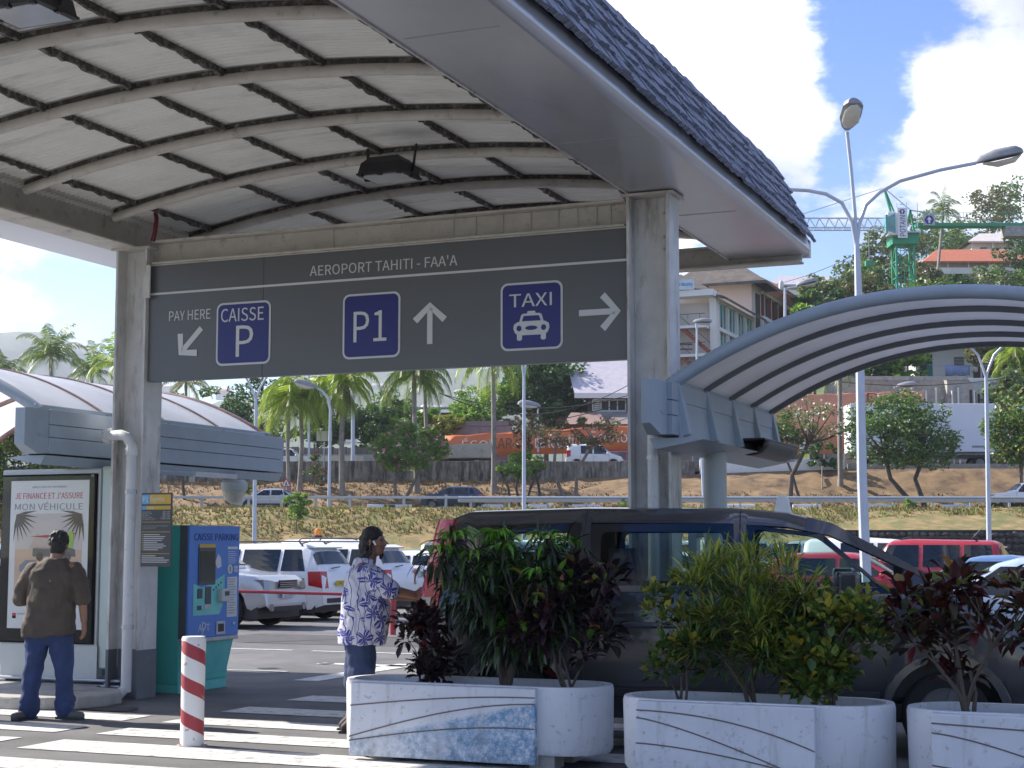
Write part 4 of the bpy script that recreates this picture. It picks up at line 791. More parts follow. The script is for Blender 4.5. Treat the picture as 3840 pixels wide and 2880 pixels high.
for i in range(2, 12): FILL.append((-6.9, 30.5 + i * 2.75 + (.4 if i > 3 else 0), e1 if i % 3 else me1))
for i in range(11): FILL.append((-13.6, 46.5 + i * 2.75, e1 if i % 2 else me1))
cname = {id(SILVER): 'silver', id(WHITE): 'white', id(GREY): 'grey', id(DBLUE): 'dark blue', id(RED): 'red', id(LBLUE): 'pale blue', id(GREEN): 'green'}
kname = {'hatch': 'hatchback', 'suv': 'estate car', 'sedan': 'saloon', 'minivan': 'van', 'pickup': 'pickup', 'jeep': 'off-roader'}
def proj(p):
    y = p.y * math.cos(CT) + (p.z - CH) * math.sin(CT); return 512 + CF * p.x / y
FILLED = []
for i, (u, t, h) in enumerate(FILL):
    p = W(u + rnd.uniform(-.25, .25), t); x = proj(p)
    if x < -40 or x > 1060: continue
    if u == -6.9 and 37.5 < t < 40.5: continue
    kd, pt = fill[(i * 5 + i // 4) % len(fill)]; FILLED.append((p, kd, pt, h))
def place_name(u):
    return {-25.3: 'second row left of the machine', -19.2: 'row beyond the shirted man', -6.9: 'row behind the grey van', -13.6: 'far row seen through the van windows'}[u]
ORD = 'nearest second third fourth fifth sixth seventh eighth ninth tenth eleventh twelfth thirteenth fourteenth fifteenth sixteenth seventeenth'.split(); cnt = {}
for (p, kd, pt, h) in FILLED:
    u_ = min((-25.3, -19.2, -6.9, -13.6), key=lambda v: abs(v - p.dot(E1))); i = cnt.get(u_, 0); cnt[u_] = i + 1
    car(kd, '%s %s, %s in the %s' % (cname[id(pt)], kname[kd], ORD[i] + (' nearest' if i else ''), place_name(u_)), p, h, pt, GP)
car('jeep', 'red boxy off-roader with roof bars parked right of the grey van', at(917, 560, 38.5) * 1.0 + Vector((0, 0, -at(917, 560, 38.5).z)), me1, RED, GP)
car('suv', 'dark silver estate car parked just behind the red off-roader', Vector((at(935, 560, 43).x, 43, 0)), me1, SILVER, GP)
car('hatch', 'pale blue car with roof rails nearest behind the grey van bonnet', Vector((7.45, 22.4, 0)), me1, car_paint('ice', (.42, .52, .66), .2), GP)
car('sedan', 'blue car with its boot lid open at the right edge', Vector((at(1012, 560, 33).x, 33, 0)), e1, BLUE, GP)
car('sedan', 'maroon car parked left of the advertising display', Vector((at(-22, 560, 26).x, 26, 0)), e1, MAGENTA, GP)
car('minivan', 'white van with orange beacon on its roof behind the pay machine', W(-19.4, 36.0) + Vector((-1.1, 8.5, 0)), e1, WHITE, GP)
bc = thing('beacon', 'orange flashing beacon on the white van roof', 'lamp', at(318, 534, 43.5)); MB().tube([(0, 0, -.12), (0, 0, -.04)], .12, 10).build('base', trim, bc); k = MB(); k.loft([[(r_ * math.cos(a), r_ * math.sin(a), z) for a in np.linspace(0, 2 * math.pi, 12, endpoint=False)] for r_, z in ((.1, -.04), (.1, .1), (.05, .15))]); k.build('lens', amber, bc, smooth=True)
# on the roads
car('sedan', 'silver saloon driving on the lower road behind the left lamp post', Vector((gx(272, 103), 103, RZ)), (-1, 0), SILVER, None, 'moving_car')
car('hatch', 'dark blue hatchback driving on the lower road in the middle', Vector((gx(453, 100.6), 100.6, RZ)), (-1, 0), DBLUE, None, 'moving_car')
car('pickup', 'white pickup driving on the lower road at the right edge', Vector((gx(1026, 101), 101, RZ)), (-1, 0), WHITE, None, 'moving_car')
car('suv', 'white estate car on the upper road in front of the painted wall', Vector((gx(285, 116), 116, UZ - .1)), (1, 0), WHITE, None, 'moving_car')
car('minivan', 'white delivery van with roof rack on the upper road before the orange banner', Vector((gx(594, 115.5), 115.5, UZ)), (1, 0), WHITE, None, 'moving_car')
car('suv', 'dark red car right behind the white delivery van', Vector((gx(627, 119.5), 119.5, UZ - .1)), (1, 0), MAGENTA, None, 'moving_car')
for p_ in PROTO.values():                    # the patterns themselves go again
    for c_ in list(p_.children_recursive) + [p_]: bpy.data.objects.remove(c_)
# ---------------------------------------------------------------- the grey minibus taxi
VY = R(-11); vo = Vector((.05, 12.85, 0)); vx = Vector((math.cos(VY), math.sin(VY), 0)); vn = Vector((-math.sin(VY), math.cos(VY), 0))
van = thing('taxi_minibus', 'dark grey passenger van with red seats standing behind the planters', 'van', vo + vn * .95, VY)
vtop = [(-.88, .40), (-.87, .75), (-.84, 1.05), (-.80, 1.28), (-.70, 1.74), (-.62, 1.88), (-.48, 1.93), (.5, 1.955), (1.7, 1.945), (2.15, 1.91), (2.5, 1.825), (2.9, 1.60), (3.4, 1.315), (3.55, 1.22), (3.9, 1.03), (4.1, .88), (4.2, .66), (4.24, .40)]
vs = Shell(vtop, [(-.9, 1.27), (3.0, 1.27), (4.3, 1.16)], .95, [(0, .33), (3.35, .33)], .43, sill=.27, wf=.82, lean=.17, tp=7, nose=.10)
vpaint = mat('van_paint', (.055, .056, .062), .2, .3, var=.04, vs=2, coat=.7, dirt=(.09, .085, .08), damt=.4, ds=2, dthr=.52)
WINS = [(-.46, .50), (.58, 1.74), (1.84, 3.06)]
m = vs.mesh(.07, [(a, b, 4) for a, b in WINS] + [(2.62, 3.42, j) for j in (5, 6, 7)]); m.build('body', vpaint, van, smooth=True, ang=45)
vglass = glass_mat('van_glass', (.72, .84, .80), .7); gl_black = mat('window_black', (.008, .008, .009), .08, var=0, coat=.5)
for sg_ in (1, -1):
    for wi, (a, b) in enumerate(WINS):
        # black edge of the pane with a rounded clear opening
        def edge(n_, ins, r_):
            pts = []; zt_ = lambda x: vs.ring(x)[5][1]
            A0, A1 = a + ins, b - ins; zb = 1.275 + ins * (.6 if wi < 2 else .9)
            cs = [(A1, 1), (A0, 1), (A0, 0), (A1, 0)]
            if wi == 2: A1b = b - ins * 1.6; cs = [(min(A1, 2.44 - ins), 1), (A0, 1), (A0, 0), (A1b - .1, 0)]
            P4 = [(x, (min(zt_(x), zt_(b) if wi < 2 else 9) - ins * (.75 if wi < 2 else .7)) if q else zb) for x, q in cs]; out = []
            for i in range(4):
                p = Vector(P4[i]); d0 = (Vector(P4[i - 1]) - p); d1 = (Vector(P4[(i + 1) % 4]) - p)
                for k_ in range(n_ + 1):
                    f = k_ / n_; a_ = p + d0.normalized() * r_; b_ = p + d1.normalized() * r_; out.append((a_ * (1 - f) + p * f) * (1 - f) + (p * (1 - f) + b_ * f) * f)
            return out
        def lift(p, off): return (p.x, sg_ * (vs.side(min(p.x, 3.3), p.y) + off), p.y)
        ou = edge(6, .0, .015); inn = edge(6, .085 if wi < 2 else .045, .07)
        k = MB(); k.loft([[lift(p, .004) for p in ou], [lift(p, .004) for p in inn]], cap=False); fr_ = k.build('window_frame', gl_black, van)
        k = MB(); k.v = [lift(p, .002) for p in inn]; k.f = [tuple(range(len(inn)))]; k.build('window', vglass, fr_)
k = MB(); rows = []
for x in (2.62, 2.9, 3.15, 3.42): r_ = vs.ring(x); rows.append([(x, y * q, z + .006) for (y, z), q in ((r_[5], -1), (r_[6], -1), (r_[7], -1), (r_[8], 1), (r_[7], 1), (r_[6], 1), (r_[5], 1))])
k.loft(rows, close=False); k.build('windscreen', glass_mat('van_screen', (.7, .8, .78), 1.0), van, smooth=True)
for sg_ in (1, -1):
    k = MB(); k.loft([[(x, sg_ * (vs.ring(x)[5][0] + .012), vs.ring(x)[5][1] + .0), (x + .02, sg_ * (vs.ring(x)[6][0] + .005), vs.ring(x)[6][1] + .012)] for x in (2.3, 2.5, 2.7, 2.95, 3.2, 3.42)], close=False); k.build('a_pillar', vpaint, van, smooth=True)
    # door seams, rub strip, door handles
    for xs_ in (.535, 1.79):
        k = MB(); k.loft([[(xs_ - .006, sg_ * (vs.ring(xs_)[j][0] + .002), vs.ring(xs_)[j][1]), (xs_ + .006, sg_ * (vs.ring(xs_)[j][0] + .002), vs.ring(xs_)[j][1])] for j in range(1, 7)], close=False); k.build('door_seam', trim, van)
    k = MB(); k.loft([[(x, sg_ * (vs.w(x) + o_), z) for o_, z in ((.0, .44), (.014, .45), (.014, .51), (.0, .52))] for x in np.linspace(.5, 2.85, 12)], close=False); k.build('rub_strip', trim, van)
    k = MB(); k.loft([[(x, sg_ * (vs.w(x) - .002 + o_), z) for o_, z in ((.0, .985), (.010, 1.0), (.010, 1.02), (.0, 1.035))] for x in np.linspace(-.6, 3.2, 16)], close=False); k.build('body_crease', vpaint, van, smooth=True)
    for hx in (.75, 1.95): MB().box(hx, hx + .2, sg_ * .945 - .015, sg_ * .945 + .02, 1.08, 1.115).build('door_handle', vpaint, van, bevel=.008)
    for wx in (0, 3.35):                    # flared wheel arch lip
        k = MB(); k.loft([[(wx + r_ * math.cos(a), sg_ * y_, .33 + r_ * math.sin(a)) for r_, y_ in ((.425, .93), (.43, .965), (.49, .962), (.50, .945))] for a in np.linspace(R(-5), R(185), 18)], close=False); k.build('arch_lip', vpaint, van, smooth=True)
        k = MB(); k.loft([[(wx + .46 * math.cos(a), sg_ * y_, .33 + .46 * math.sin(a)) for a in np.linspace(R(-10), R(190), 14)] for y_ in (.6, .93)], close=False); k.f.append(tuple(range(14))); k.build('wheel_well', black_plastic, van)
    k = MB(); k.loft([[(x_, sg_ * y_, z) for x_, y_ in ((-.90 + s_, .62), (-.89 + s_, .80), (-.84 + s_, .872), (-.70 + s_ * .8, .905), (-.685 + s_ * .8, .86))] for z, s_ in ((1.02, .0), (1.18, .02), (1.35, .06), (1.55, .105), (1.78, .16), (1.86, .19))], close=False); k.build('tail_light', red_lens, van, smooth=True)
    MB().loft([[(x_, sg_ * y_, z) for x_, y_ in ((-.893 + s_, .70), (-.880 + s_, .81), (-.836 + s_, .880), (-.77 + s_, .892))] for z, s_ in ((1.10, .008), (1.22, .026))], close=False).build('reverse_light', clear_lens, van)
    k = MB(); k.loft([[(2.60 + x_, sg_ * (1.0 + y_), z) for x_, y_ in ((-.06, -.02), (.10, -.02), (.13, .10), (.10, .20), (-.04, .22), (-.07, .1))] for z in (1.24, 1.29, 1.40, 1.44)]); k.build('mirror', vpaint, van, smooth=True, bevel=.02)
    MB().bar((2.72, sg_ * .93, 1.28), (2.66, sg_ * 1.02, 1.30), .05, .05).build('mirror_arm', trim, van)
    k = MB(); k.loft([[(4.14, sg_ * .86, z), (4.22, sg_ * .66, z), (4.25, sg_ * .5, z)] for z in (.72, .86)], close=False); k.build('headlight', clear_lens, van, smooth=True)
add_wheels(van, [(0, .33), (3.35, .33)], .95, .335, .22)
MB().box(-.8, 3.6, -.85, .85, .30, .42).build('floor', black_plastic, van); MB().box(2.75, 3.5, -.85, .85, .42, 1.20).build('dashboard', black_plastic, van, bevel=.05)
k = MB(); k.tube([(2.55 + .02 * math.cos(a), .42 + .19 * math.cos(a), 1.16 + .17 * math.sin(a)) for a in np.linspace(0, 2 * math.pi, 16)], .016, 6, cap=False); k.build('steering_wheel', black_plastic, van)
seat_red = mat('seat_red', (.17, .012, .02), .8, var=.15, vs=6); seat_blk = mat('seat_black', (.012, .012, .014), .8)
for x, ys_ in ((-.15, (-.55, 0, .55)), (.95, (-.6, -.1, .42)), (1.95, (-.48, .48))):
    for y in ys_:
        b_ = MB(); b_.loft([[(x - .02 - .16 * f, y - wd, .62 + .62 * f), (x + .11 - .16 * f, y - wd * .85, .62 + .62 * f), (x + .11 - .16 * f, y + wd * .85, .62 + .62 * f), (x - .02 - .16 * f, y + wd, .62 + .62 * f)] for f, wd in ((0, .22), (.5, .235), (.85, .22), (1.0, .16))]); so_ = b_.build('seat', seat_red, van, bevel=.03)
        MB().box(x - .02, x + .48, y - .22, y + .22, .48, .64).build('cushion', seat_red, so_, bevel=.03)
        h = MB(); h.loft([[(x - .20 - .05 * f, y - wd, 1.26 + .36 * f), (x - .09 - .05 * f, y - wd, 1.26 + .36 * f), (x - .09 - .05 * f, y + wd, 1.26 + .36 * f), (x - .20 - .05 * f, y + wd, 1.26 + .36 * f)] for f, wd in ((0, .12), (.25, .165), (.7, .16), (1.0, .10))]); h.build('headrest', seat_blk, so_, bevel=.02)
MB().box(1.72, 1.80, -.86, .86, .5, 1.0).build('partition', black_plastic, van)
# taxi lamp on the roof
tl = thing('taxi_lamp', 'small white taxi lamp on the grey van roof', 'lamp', vo + vx * 2.12 + vn * .85 + Vector((0, 0, 1.905)), VY + R(90))
k = MB(); k.loft([[(x, y, z) for x, y in ((-.16, -w_), (.16, -w_), (.16, w_), (-.16, w_))] for z, w_ in ((0, .075), (.13, .05), (.16, .03))]); k.build('housing', mat('lamp_white', (.7, .7, .68), .4), tl, bevel=.015); text_fit('lettering', 'TAXI', mat('taxi_black', (.02, .02, .02), .5), tl, -.12, .12, .03, .10, lambda a, b, h: Vector((a, -.078 + .025 * (b / .13) - h, b)), .003)
# ---------------------------------------------------------------- people: one continuous skin grown from overlapping limbs, clothing over it
def capsule(m, a, b, ra, rb, n=12):
    a, b = Vector(a), Vector(b); d = b - a; l = d.length; q = d.to_track_quat('Z', 'Y') if l > 1e-6 else Euler((0, 0, 0)).to_quaternion(); rg = []
    for k in range(5): f = R(90) * (k / 5); rg.append((-ra * math.cos(f), max(ra * math.sin(f), ra * .04)))
    rg += [(0, ra), (l * .5, (ra + rb) / 2), (l, rb)]
    for k in range(1, 6): f = R(90) * (k / 5); rg.append((l + rb * math.sin(f), max(rb * math.cos(f), rb * .04)))
    m.loft([[a + q @ Vector((r_ * math.cos(2 * math.pi * j / n), r_ * math.sin(2 * math.pi * j / n), z)) for j in range(n)] for z, r_ in rg])
def chain(m, pts): 
    for (a, ra), (b, rb) in zip(pts, pts[1:]): capsule(m, a, b, ra, rb)
def ell(m, c, s, n=14): m.sph(c, 1.0, n, 10, s)
FOLD = bpy.data.textures.new('cloth_folds', 'CLOUDS'); FOLD.noise_scale = .13; FOLD.noise_depth = 1
def grow(name, m, vox, mt, parent, smooth=5, fold=0):
    me = bpy.data.meshes.new(name); me.from_pydata(m.v, [], m.f); o = bpy.data.objects.new(name, me); col.objects.link(o)
    r_ = o.modifiers.new('r', 'REMESH'); r_.mode = 'VOXEL'; r_.voxel_size = vox; s_ = o.modifiers.new('s', 'SMOOTH'); s_.factor = .5; s_.iterations = smooth
    if fold: f_ = o.modifiers.new('f', 'DISPLACE'); f_.texture = FOLD; f_.strength = fold; f_.mid_level = .45; f_.texture_coords = 'LOCAL'
    bpy.context.view_layer.update(); me2 = bpy.data.meshes.new_from_object(o.evaluated_get(bpy.context.evaluated_depsgraph_get())); bpy.data.objects.remove(o)
    me2.materials.clear(); me2.name = name; return link(name, me2, mt, parent, smooth=True, ang=80)
skin = mat('brown_skin', (.26, .135, .085), .55, var=.12, vs=9); hair = mat('black_hair', (.009, .008, .008), .55, var=.4, vs=30, bump=.6, bs=90)
jeans = mat('blue_jeans', (.022, .042, .12), .85, var=.3, vs=5, bump=.4, bs=14, dirt=(.05, .085, .19), damt=.5, ds=4, dthr=.55); shorts_m = mat('blue_denim_shorts', (.03, .05, .12), .85, var=.25, vs=6, bump=.3, bs=20)
shirt_b = mat('brown_shirt', (.075, .058, .045), .85, var=.2, vs=6, bump=.9, bs=8)
def aloha():
    m = bpy.data.materials.new('flower_shirt'); m.use_nodes = True; t = m.node_tree; n = t.nodes; l = t.links; b = n['Principled BSDF']; b.inputs['Roughness'].default_value = .8
    tcx = n.new('ShaderNodeTexCoord'); nz = n.new('ShaderNodeTexNoise'); nz.inputs['Scale'].default_value = 7; nz.inputs['Detail'].default_value = 2; l.new(tcx.outputs['Object'], nz.inputs['Vector'])
    ad_ = n.new('ShaderNodeVectorMath'); ad_.operation = 'MULTIPLY_ADD'; l.new(nz.outputs['Color'], ad_.inputs[0]); ad_.inputs[1].default_value = (.10, .10, .10); l.new(tcx.outputs['Object'], ad_.inputs[2])
    v = n.new('ShaderNodeTexVoronoi'); v.inputs['Scale'].default_value = 7.0; v.inputs['Randomness'].default_value = .8; l.new(ad_.outputs[0], v.inputs['Vector'])
    # petals: rotate around each cell centre
    sb = n.new('ShaderNodeVectorMath'); sb.operation = 'SUBTRACT'; l.new(ad_.outputs[0], sb.inputs[0]); l.new(v.outputs['Position'], sb.inputs[1]); sp = n.new('ShaderNodeSeparateXYZ'); l.new(sb.outputs[0], sp.inputs[0])
    def mt(op, a, b_=None, c_=None):
        x = n.new('ShaderNodeMath'); x.operation = op
        for i, q in enumerate((a, b_, c_)):
            if q is None: continue
            if isinstance(q, (int, float)): x.inputs[i].default_value = q
            else: l.new(q, x.inputs[i])
        return x.outputs[0]
    an = mt('ARCTAN2', sp.outputs['Z'], mt('ADD', sp.outputs['X'], sp.outputs['Y'])); pet = mt('ABSOLUTE', mt('COSINE', mt('MULTIPLY', an, 2.5)))
    rad = mt('MULTIPLY', v.outputs['Distance'], 1.0); fl = mt('LESS_THAN', rad, mt('MULTIPLY_ADD', pet, .50, .10)); ve = mt('GREATER_THAN', pet, .985); fl = mt('MULTIPLY', fl, mt('SUBTRACT', 1, mt('MULTIPLY', ve, .8)))
    w_ = n.new('ShaderNodeTexWave'); w_.inputs['Scale'].default_value = 5; w_.inputs['Distortion'].default_value = 9; w_.inputs['Detail'].default_value = 2; l.new(tcx.outputs['Object'], w_.inputs['Vector']); ln = mt('GREATER_THAN', w_.outputs['Fac'], .965); fl = mt('MAXIMUM', fl, ln)
    w2 = n.new('ShaderNodeTexWave'); w2.inputs['Scale'].default_value = 3.4; w2.inputs['Distortion'].default_value = 14; l.new(tcx.outputs['Object'], w2.inputs['Vector']); l2 = mt('MULTIPLY', mt('GREATER_THAN', w2.outputs['Fac'], .86), .35)
    mx1 = n.new('ShaderNodeMix'); mx1.data_type = 'RGBA'; l.new(l2, mx1.inputs[0]); mx1.inputs[6].default_value = (.60, .60, .68, 1); mx1.inputs[7].default_value = (.18, .18, .3, 1)
    mx2 = n.new('ShaderNodeMix'); mx2.data_type = 'RGBA'; l.new(fl, mx2.inputs[0]); l.new(mx1.outputs[2], mx2.inputs[6]); mx2.inputs[7].default_value = (.045, .05, .26, 1); l.new(mx2.outputs[2], b.inputs['Base Color'])
    bp = n.new('ShaderNodeBump'); bp.inputs['Strength'].default_value = .5; bp.inputs['Distance'].default_value = .02; n3 = n.new('ShaderNodeTexNoise'); n3.inputs['Scale'].default_value = 9; l.new(tcx.outputs['Object'], n3.inputs['Vector']); l.new(n3.outputs['Fac'], bp.inputs['Height']); l.new(bp.outputs[0], b.inputs['Normal']); return m
def hand(m, wrist, dirn, palm_n, side, size=1.0, curl=.5):
    """palm and five fingers; dirn = along the hand, palm_n = out of the palm, side = towards the thumb"""
    w0 = Vector(wrist); d = Vector(dirn).normalized(); s_ = Vector(side).normalized(); p = Vector(palm_n).normalized(); z = size
    for q in (-1, -.33, .33, 1): capsule(m, w0 + d * .01 + s_ * q * .02 * z, w0 + d * .085 * z + s_ * q * .032 * z, .017 * z, .014 * z, 8)
    for q, ln in ((-1, .06), (-.33, .075), (.33, .08), (1, .07)):
        a = w0 + d * .088 * z + s_ * q * .034 * z; b = a + (d + p * curl * .5).normalized() * ln * .45 * z; c_ = b + (d + p * curl * 1.3).normalized() * ln * .35 * z; e = c_ + (d * .6 + p * curl * 1.8).normalized() * ln * .3 * z
        chain(m, [(a, .0105 * z), (b, .0095 * z), (c_, .009 * z), (e, .0075 * z)])
    a = w0 + d * .03 * z + s_ * .03 * z; b = a + (s_ * .9 + d * .8 + p * .3).normalized() * .045 * z; c_ = b + (d + s_ * .2 + p * .4).normalized() * .035 * z; chain(m, [(a, .014 * z), (b, .012 * z), (c_, .0095 * z)])
def head(m, c, f, size=1.0):                # c centre, f facing direction
    c = Vector(c); f = Vector(f).normalized(); up = Vector((0, 0, 1)); s_ = f.cross(up)
    ell(m, c + up * .035 + f * -.012, (.084 * size, .084 * size, .098 * size)); capsule(m, c + f * .028 + up * .01, c + f * .040 - up * .075, .064 * size, .046 * size)
    capsule(m, c + f * .05 - up * .085, c + f * .062 - up * .095, .034 * size, .026 * size)          # chin
    chain(m, [(c + f * .088 + up * .028, .011), (c + f * .106 - up * .012, .015), (c + f * .10 - up * .026, .017)])   # nose
    for q in (-1, 1):
        ell(m, c + s_ * q * .088 - f * .012 - up * .005, (.016, .02, .032)); capsule(m, c + f * .078 + s_ * q * .032 + up * .042, c + f * .072 + s_ * q * .052 + up * .040, .012, .010)   # ear, brow
        capsule(m, c + f * .066 + s_ * q * .036 - up * .028, c + f * .055 + s_ * q * .05 - up * .02, .024, .02)          # cheek
    capsule(m, c + f * .086 - up * .058 + s_ * .016, c + f * .086 - up * .058 - s_ * .016, .011, .011)      # lips
    capsule(m, c - up * .06 - f * .03, c - up * .17 - f * .045, .056, .064)                        # neck
def shoe(parent, p, f, mt, name='shoe'):
    p = Vector(p); f = Vector(f).normalized(); m = MB(); capsule(m, p + Vector((0, 0, .05)) - f * .05, p + f * .17 + Vector((0, 0, .04)), .045, .04); capsule(m, p + Vector((0, 0, .05)) - f * .05, p + Vector((0, 0, .10)), .045, .042); o = grow(name, m, .012, mt, parent); 
    k = MB(); s_ = f.cross(Vector((0, 0, 1))); k.loft([[p + f * a + s_ * b + Vector((0, 0, z)) for a, b in ((-.10, -.035), (-.10, .035), (.08, .05), (.17, .045), (.215, .0), (.17, -.045), (.08, -.05))] for z in (0, .022)]); k.build('sole', trim, o); return o
# --- man looking at the display, seen from behind
p1_ = thing('person', 'man in a brown short sleeved shirt and blue jeans standing before the advertising display', 'person', (-4.43, 15.15, 0)); X = Vector
fw = Vector((.25, .97, 0))
m = MB(); head(m, (.062, .02, 1.655), fw, 1.02)
chain(m, [((0, .0, .98), .15), ((.01, 0, 1.15), .155), ((.025, .01, 1.32), .155), ((.04, .01, 1.44), .10)]); capsule(m, (-.16, 0, 1.42), (.22, 0, 1.42), .07, .07)
chain(m, [((-.19, .0, 1.41), .062), ((-.30, .08, 1.18), .045), ((-.19, .30, 1.24), .034)]); hand(m, (-.19, .31, 1.25), (.5, .6, .5), (1, -.2, 0), (0, .3, 1))
chain(m, [((.25, .0, 1.41), .062), ((.315, -.03, 1.15), .046), ((.335, -.03, .93), .033)]); hand(m, (.336, -.03, .92), (.05, .02, -1), (-.9, .2, 0), (.1, 1, 0), 1.05, .45)
for sx in (-1, 1): chain(m, [((.10 * sx, 0, .92), .095), ((.135 * sx, .01, .5), .06), ((.17 * sx, 0, .09), .042)])
grow('body', m, .0085, skin, p1_, 3)
m = MB(); hc = Vector((.062, .02, 1.655)); ell(m, hc + Vector((0, -.016, .034)), (.098, .10, .108)); ell(m, hc + Vector((-.004, -.045, -.035)), (.080, .062, .075))
for i in range(110): a = rnd.uniform(0, 6.28); e = rnd.uniform(-.5, 1.3); p = hc + Vector((.094 * math.cos(a) * math.cos(e), -.02 + .096 * math.sin(a) * math.cos(e), .034 + .104 * math.sin(e))); capsule(m, p, p + Vector((.01 * math.cos(a), .01 * math.sin(a), .006)), .011, .004, 6)
grow('hair', m, .009, hair, p1_, 1)
def torso(m, rings, n=24): m.loft([[(cx_ + wx * math.copysign(abs(math.cos(a)) ** .8, math.cos(a)), cy_ + wy * math.copysign(abs(math.sin(a)) ** .8, math.sin(a)), z + sl * math.cos(a)) for a in np.linspace(0, 2 * math.pi, n, endpoint=False)] for cx_, cy_, wx, wy, z, sl in rings])
m = MB(); torso(m, [(-.012, .0, .25, .19, .79, .02), (-.01, .0, .248, .19, .84, .02), (.0, .0, .232, .18, 1.0, 0), (.012, .0, .228, .165, 1.15, 0), (.025, .0, .232, .15, 1.3, 0), (.03, .0, .225, .145, 1.40, 0), (.035, .0, .16, .125, 1.46, 0), (.05, .0, .088, .098, 1.515, 0)])
chain(m, [((-.17, .0, 1.40), .085), ((-.265, .05, 1.25), .086), ((-.30, .08, 1.15), .086)]); chain(m, [((.23, .0, 1.40), .085), ((.285, -.02, 1.28), .088), ((.312, -.03, 1.155), .088)])
grow('shirt', m, .010, shirt_b, p1_, 5, .045)
k = MB(); k.loft([[hc + Vector((-.012 + r_ * math.cos(a), -.02 + r_ * math.sin(a) * .9, z)) for a in np.linspace(0, 2 * math.pi, 20, endpoint=False)] for r_, z in ((.100, -.185), (.092, -.13), (.086, -.132), (.088, -.18))], cap=False); k.build('collar', mat('collar_beige', (.38, .33, .24), .8, var=.5, vs=40), p1_, smooth=True)
m = MB(); capsule(m, (-.09, 0, .88), (.09, 0, .88), .135, .135); capsule(m, (-.06, -.02, .82), (.06, -.02, .82), .13, .13)
for sx in (-1, 1):
    chain(m, [((.095 * sx, 0, .85), .125), ((.125 * sx, .0, .62), .105), ((.145 * sx, .01, .45), .088), ((.165 * sx, .0, .22), .082), ((.175 * sx, .0, .07), .082)])
    for z in (.07, .12, .16): capsule(m, (.175 * sx - .035, rnd.uniform(-.02, .02), z), (.175 * sx + .035, rnd.uniform(-.02, .02), z + .015), .062, .062)
grow('jeans', m, .010, jeans, p1_, 3, .04)
sneak = mat('grey_shoe', (.10, .10, .105), .7); shoe(p1_, (-.185, .0, 0), (-.1, -.2, 0), sneak); shoe(p1_, (.185, -.01, 0), (.9, -.35, 0), sneak)
# --- man at the back of the van, seen from the side
p2_ = thing('person', 'man in a blue and white flowered shirt and denim shorts leaning on the van tail', 'person', (-1.32, 14.1, 0)); fw = Vector((.97, -.22, 0))
m = MB(); hc = Vector((.085, .0, 1.675)); head(m, hc, fw, 1.05)
chain(m, [((-.03, 0, .95), .15), ((.01, 0, 1.12), .17), ((.0, 0, 1.32), .155), ((-.01, .0, 1.45), .10)]); capsule(m, (.0, -.16, 1.43), (.0, .16, 1.43), .07, .07)
chain(m, [((.03, -.2, 1.40), .066), ((.20, -.22, 1.27), .052), ((.44, -.12, 1.21), .038)]); hand(m, (.45, -.12, 1.21), (1, .1, -.05), (0, 1, -.3), (0, 0, 1), 1.05, .3)
chain(m, [((.03, .2, 1.40), .066), ((.18, .25, 1.2), .05), ((.42, .15, 1.18), .036)]); hand(m, (.43, .15, 1.18), (1, 0, -.1), (0, -1, -.3), (0, 0, 1), 1.05, .3)
chain(m, [((-.04, -.10, .92), .10), ((.0, -.11, .5), .066), ((-.10, -.10, .10), .042)]); chain(m, [((-.04, .10, .92), .10), ((-.05, .11, .5), .066), ((-.13, .12, .10), .042)])
grow('body', m, .0085, skin, p2_, 3)
m = MB(); ell(m, hc + Vector((-.02, 0, .055)), (.10, .094, .092)); ell(m, hc + Vector((-.065, 0, -.0)), (.062, .09, .09)); capsule(m, hc + Vector((-.085, 0, -.04)), hc + Vector((-.09, -.02, -.13)), .06, .045)
for i in range(90): a = rnd.uniform(1.2, 5.0); zz = rnd.uniform(-.13, .06); p = hc + Vector((-.03 + .095 * math.cos(a) * (1 if zz > -.02 else .8), .092 * math.sin(a), zz)); capsule(m, p, p + Vector((.012 * math.cos(a), .012 * math.sin(a), -.012)), .014, .006, 6)
grow('hair', m, .010, hair, p2_, 1)
m = MB(); cfw = fw; chain(m, [(hc + fw * .072 - Vector((0, 0, .112)), .022), (hc + fw * .062 - Vector((0, 0, .14)), .016)]); grow('goatee', m, .008, hair, p2_, 1)
MB().tube([hc + Vector((.0, -.098, .01)), hc + Vector((.022, -.103, -.025))], .009, 8).build('earphone', mat('earphone_white', (.75, .75, .75), .4), p2_, smooth=True)
for q in (-1, 1):
    s_ = fw.cross(Vector((0, 0, 1))); k = MB(); k.sph(hc + fw * .078 + s_ * q * .034 + Vector((0, 0, .018)), .012, 8, 6); k.build('eye', mat('eye_dark', (.02, .015, .012), .3), p2_)
m = MB(); torso(m, [(-.015, 0, .215, .245, .775, 0), (-.012, 0, .215, .245, .82, 0), (.01, 0, .222, .245, 1.0, 0), (.015, 0, .218, .245, 1.12, 0), (.0, 0, .19, .245, 1.28, 0), (-.005, 0, .15, .23, 1.40, 0), (-.005, 0, .10, .14, 1.47, 0), (.005, 0, .078, .078, 1.525, 0)])
chain(m, [((.02, -.19, 1.40), .09), ((.13, -.22, 1.32), .095), ((.245, -.215, 1.262), .092)]); chain(m, [((.02, .19, 1.40), .09), ((.2, .24, 1.26), .09)])
sh = grow('shirt', m, .011, aloha(), p2_, 5, .035)
m = MB(); capsule(m, (-.03, -.08, .88), (-.03, .08, .88), .155, .155); chain(m, [((-.035, -.10, .82), .14), ((.0, -.11, .58), .125), ((-.02, -.11, .44), .12)]); chain(m, [((-.035, .10, .82), .14), ((-.05, .11, .58), .125), ((-.07, .11, .44), .12)]); grow('shorts', m, .011, shorts_m, p2_, 3, .03)
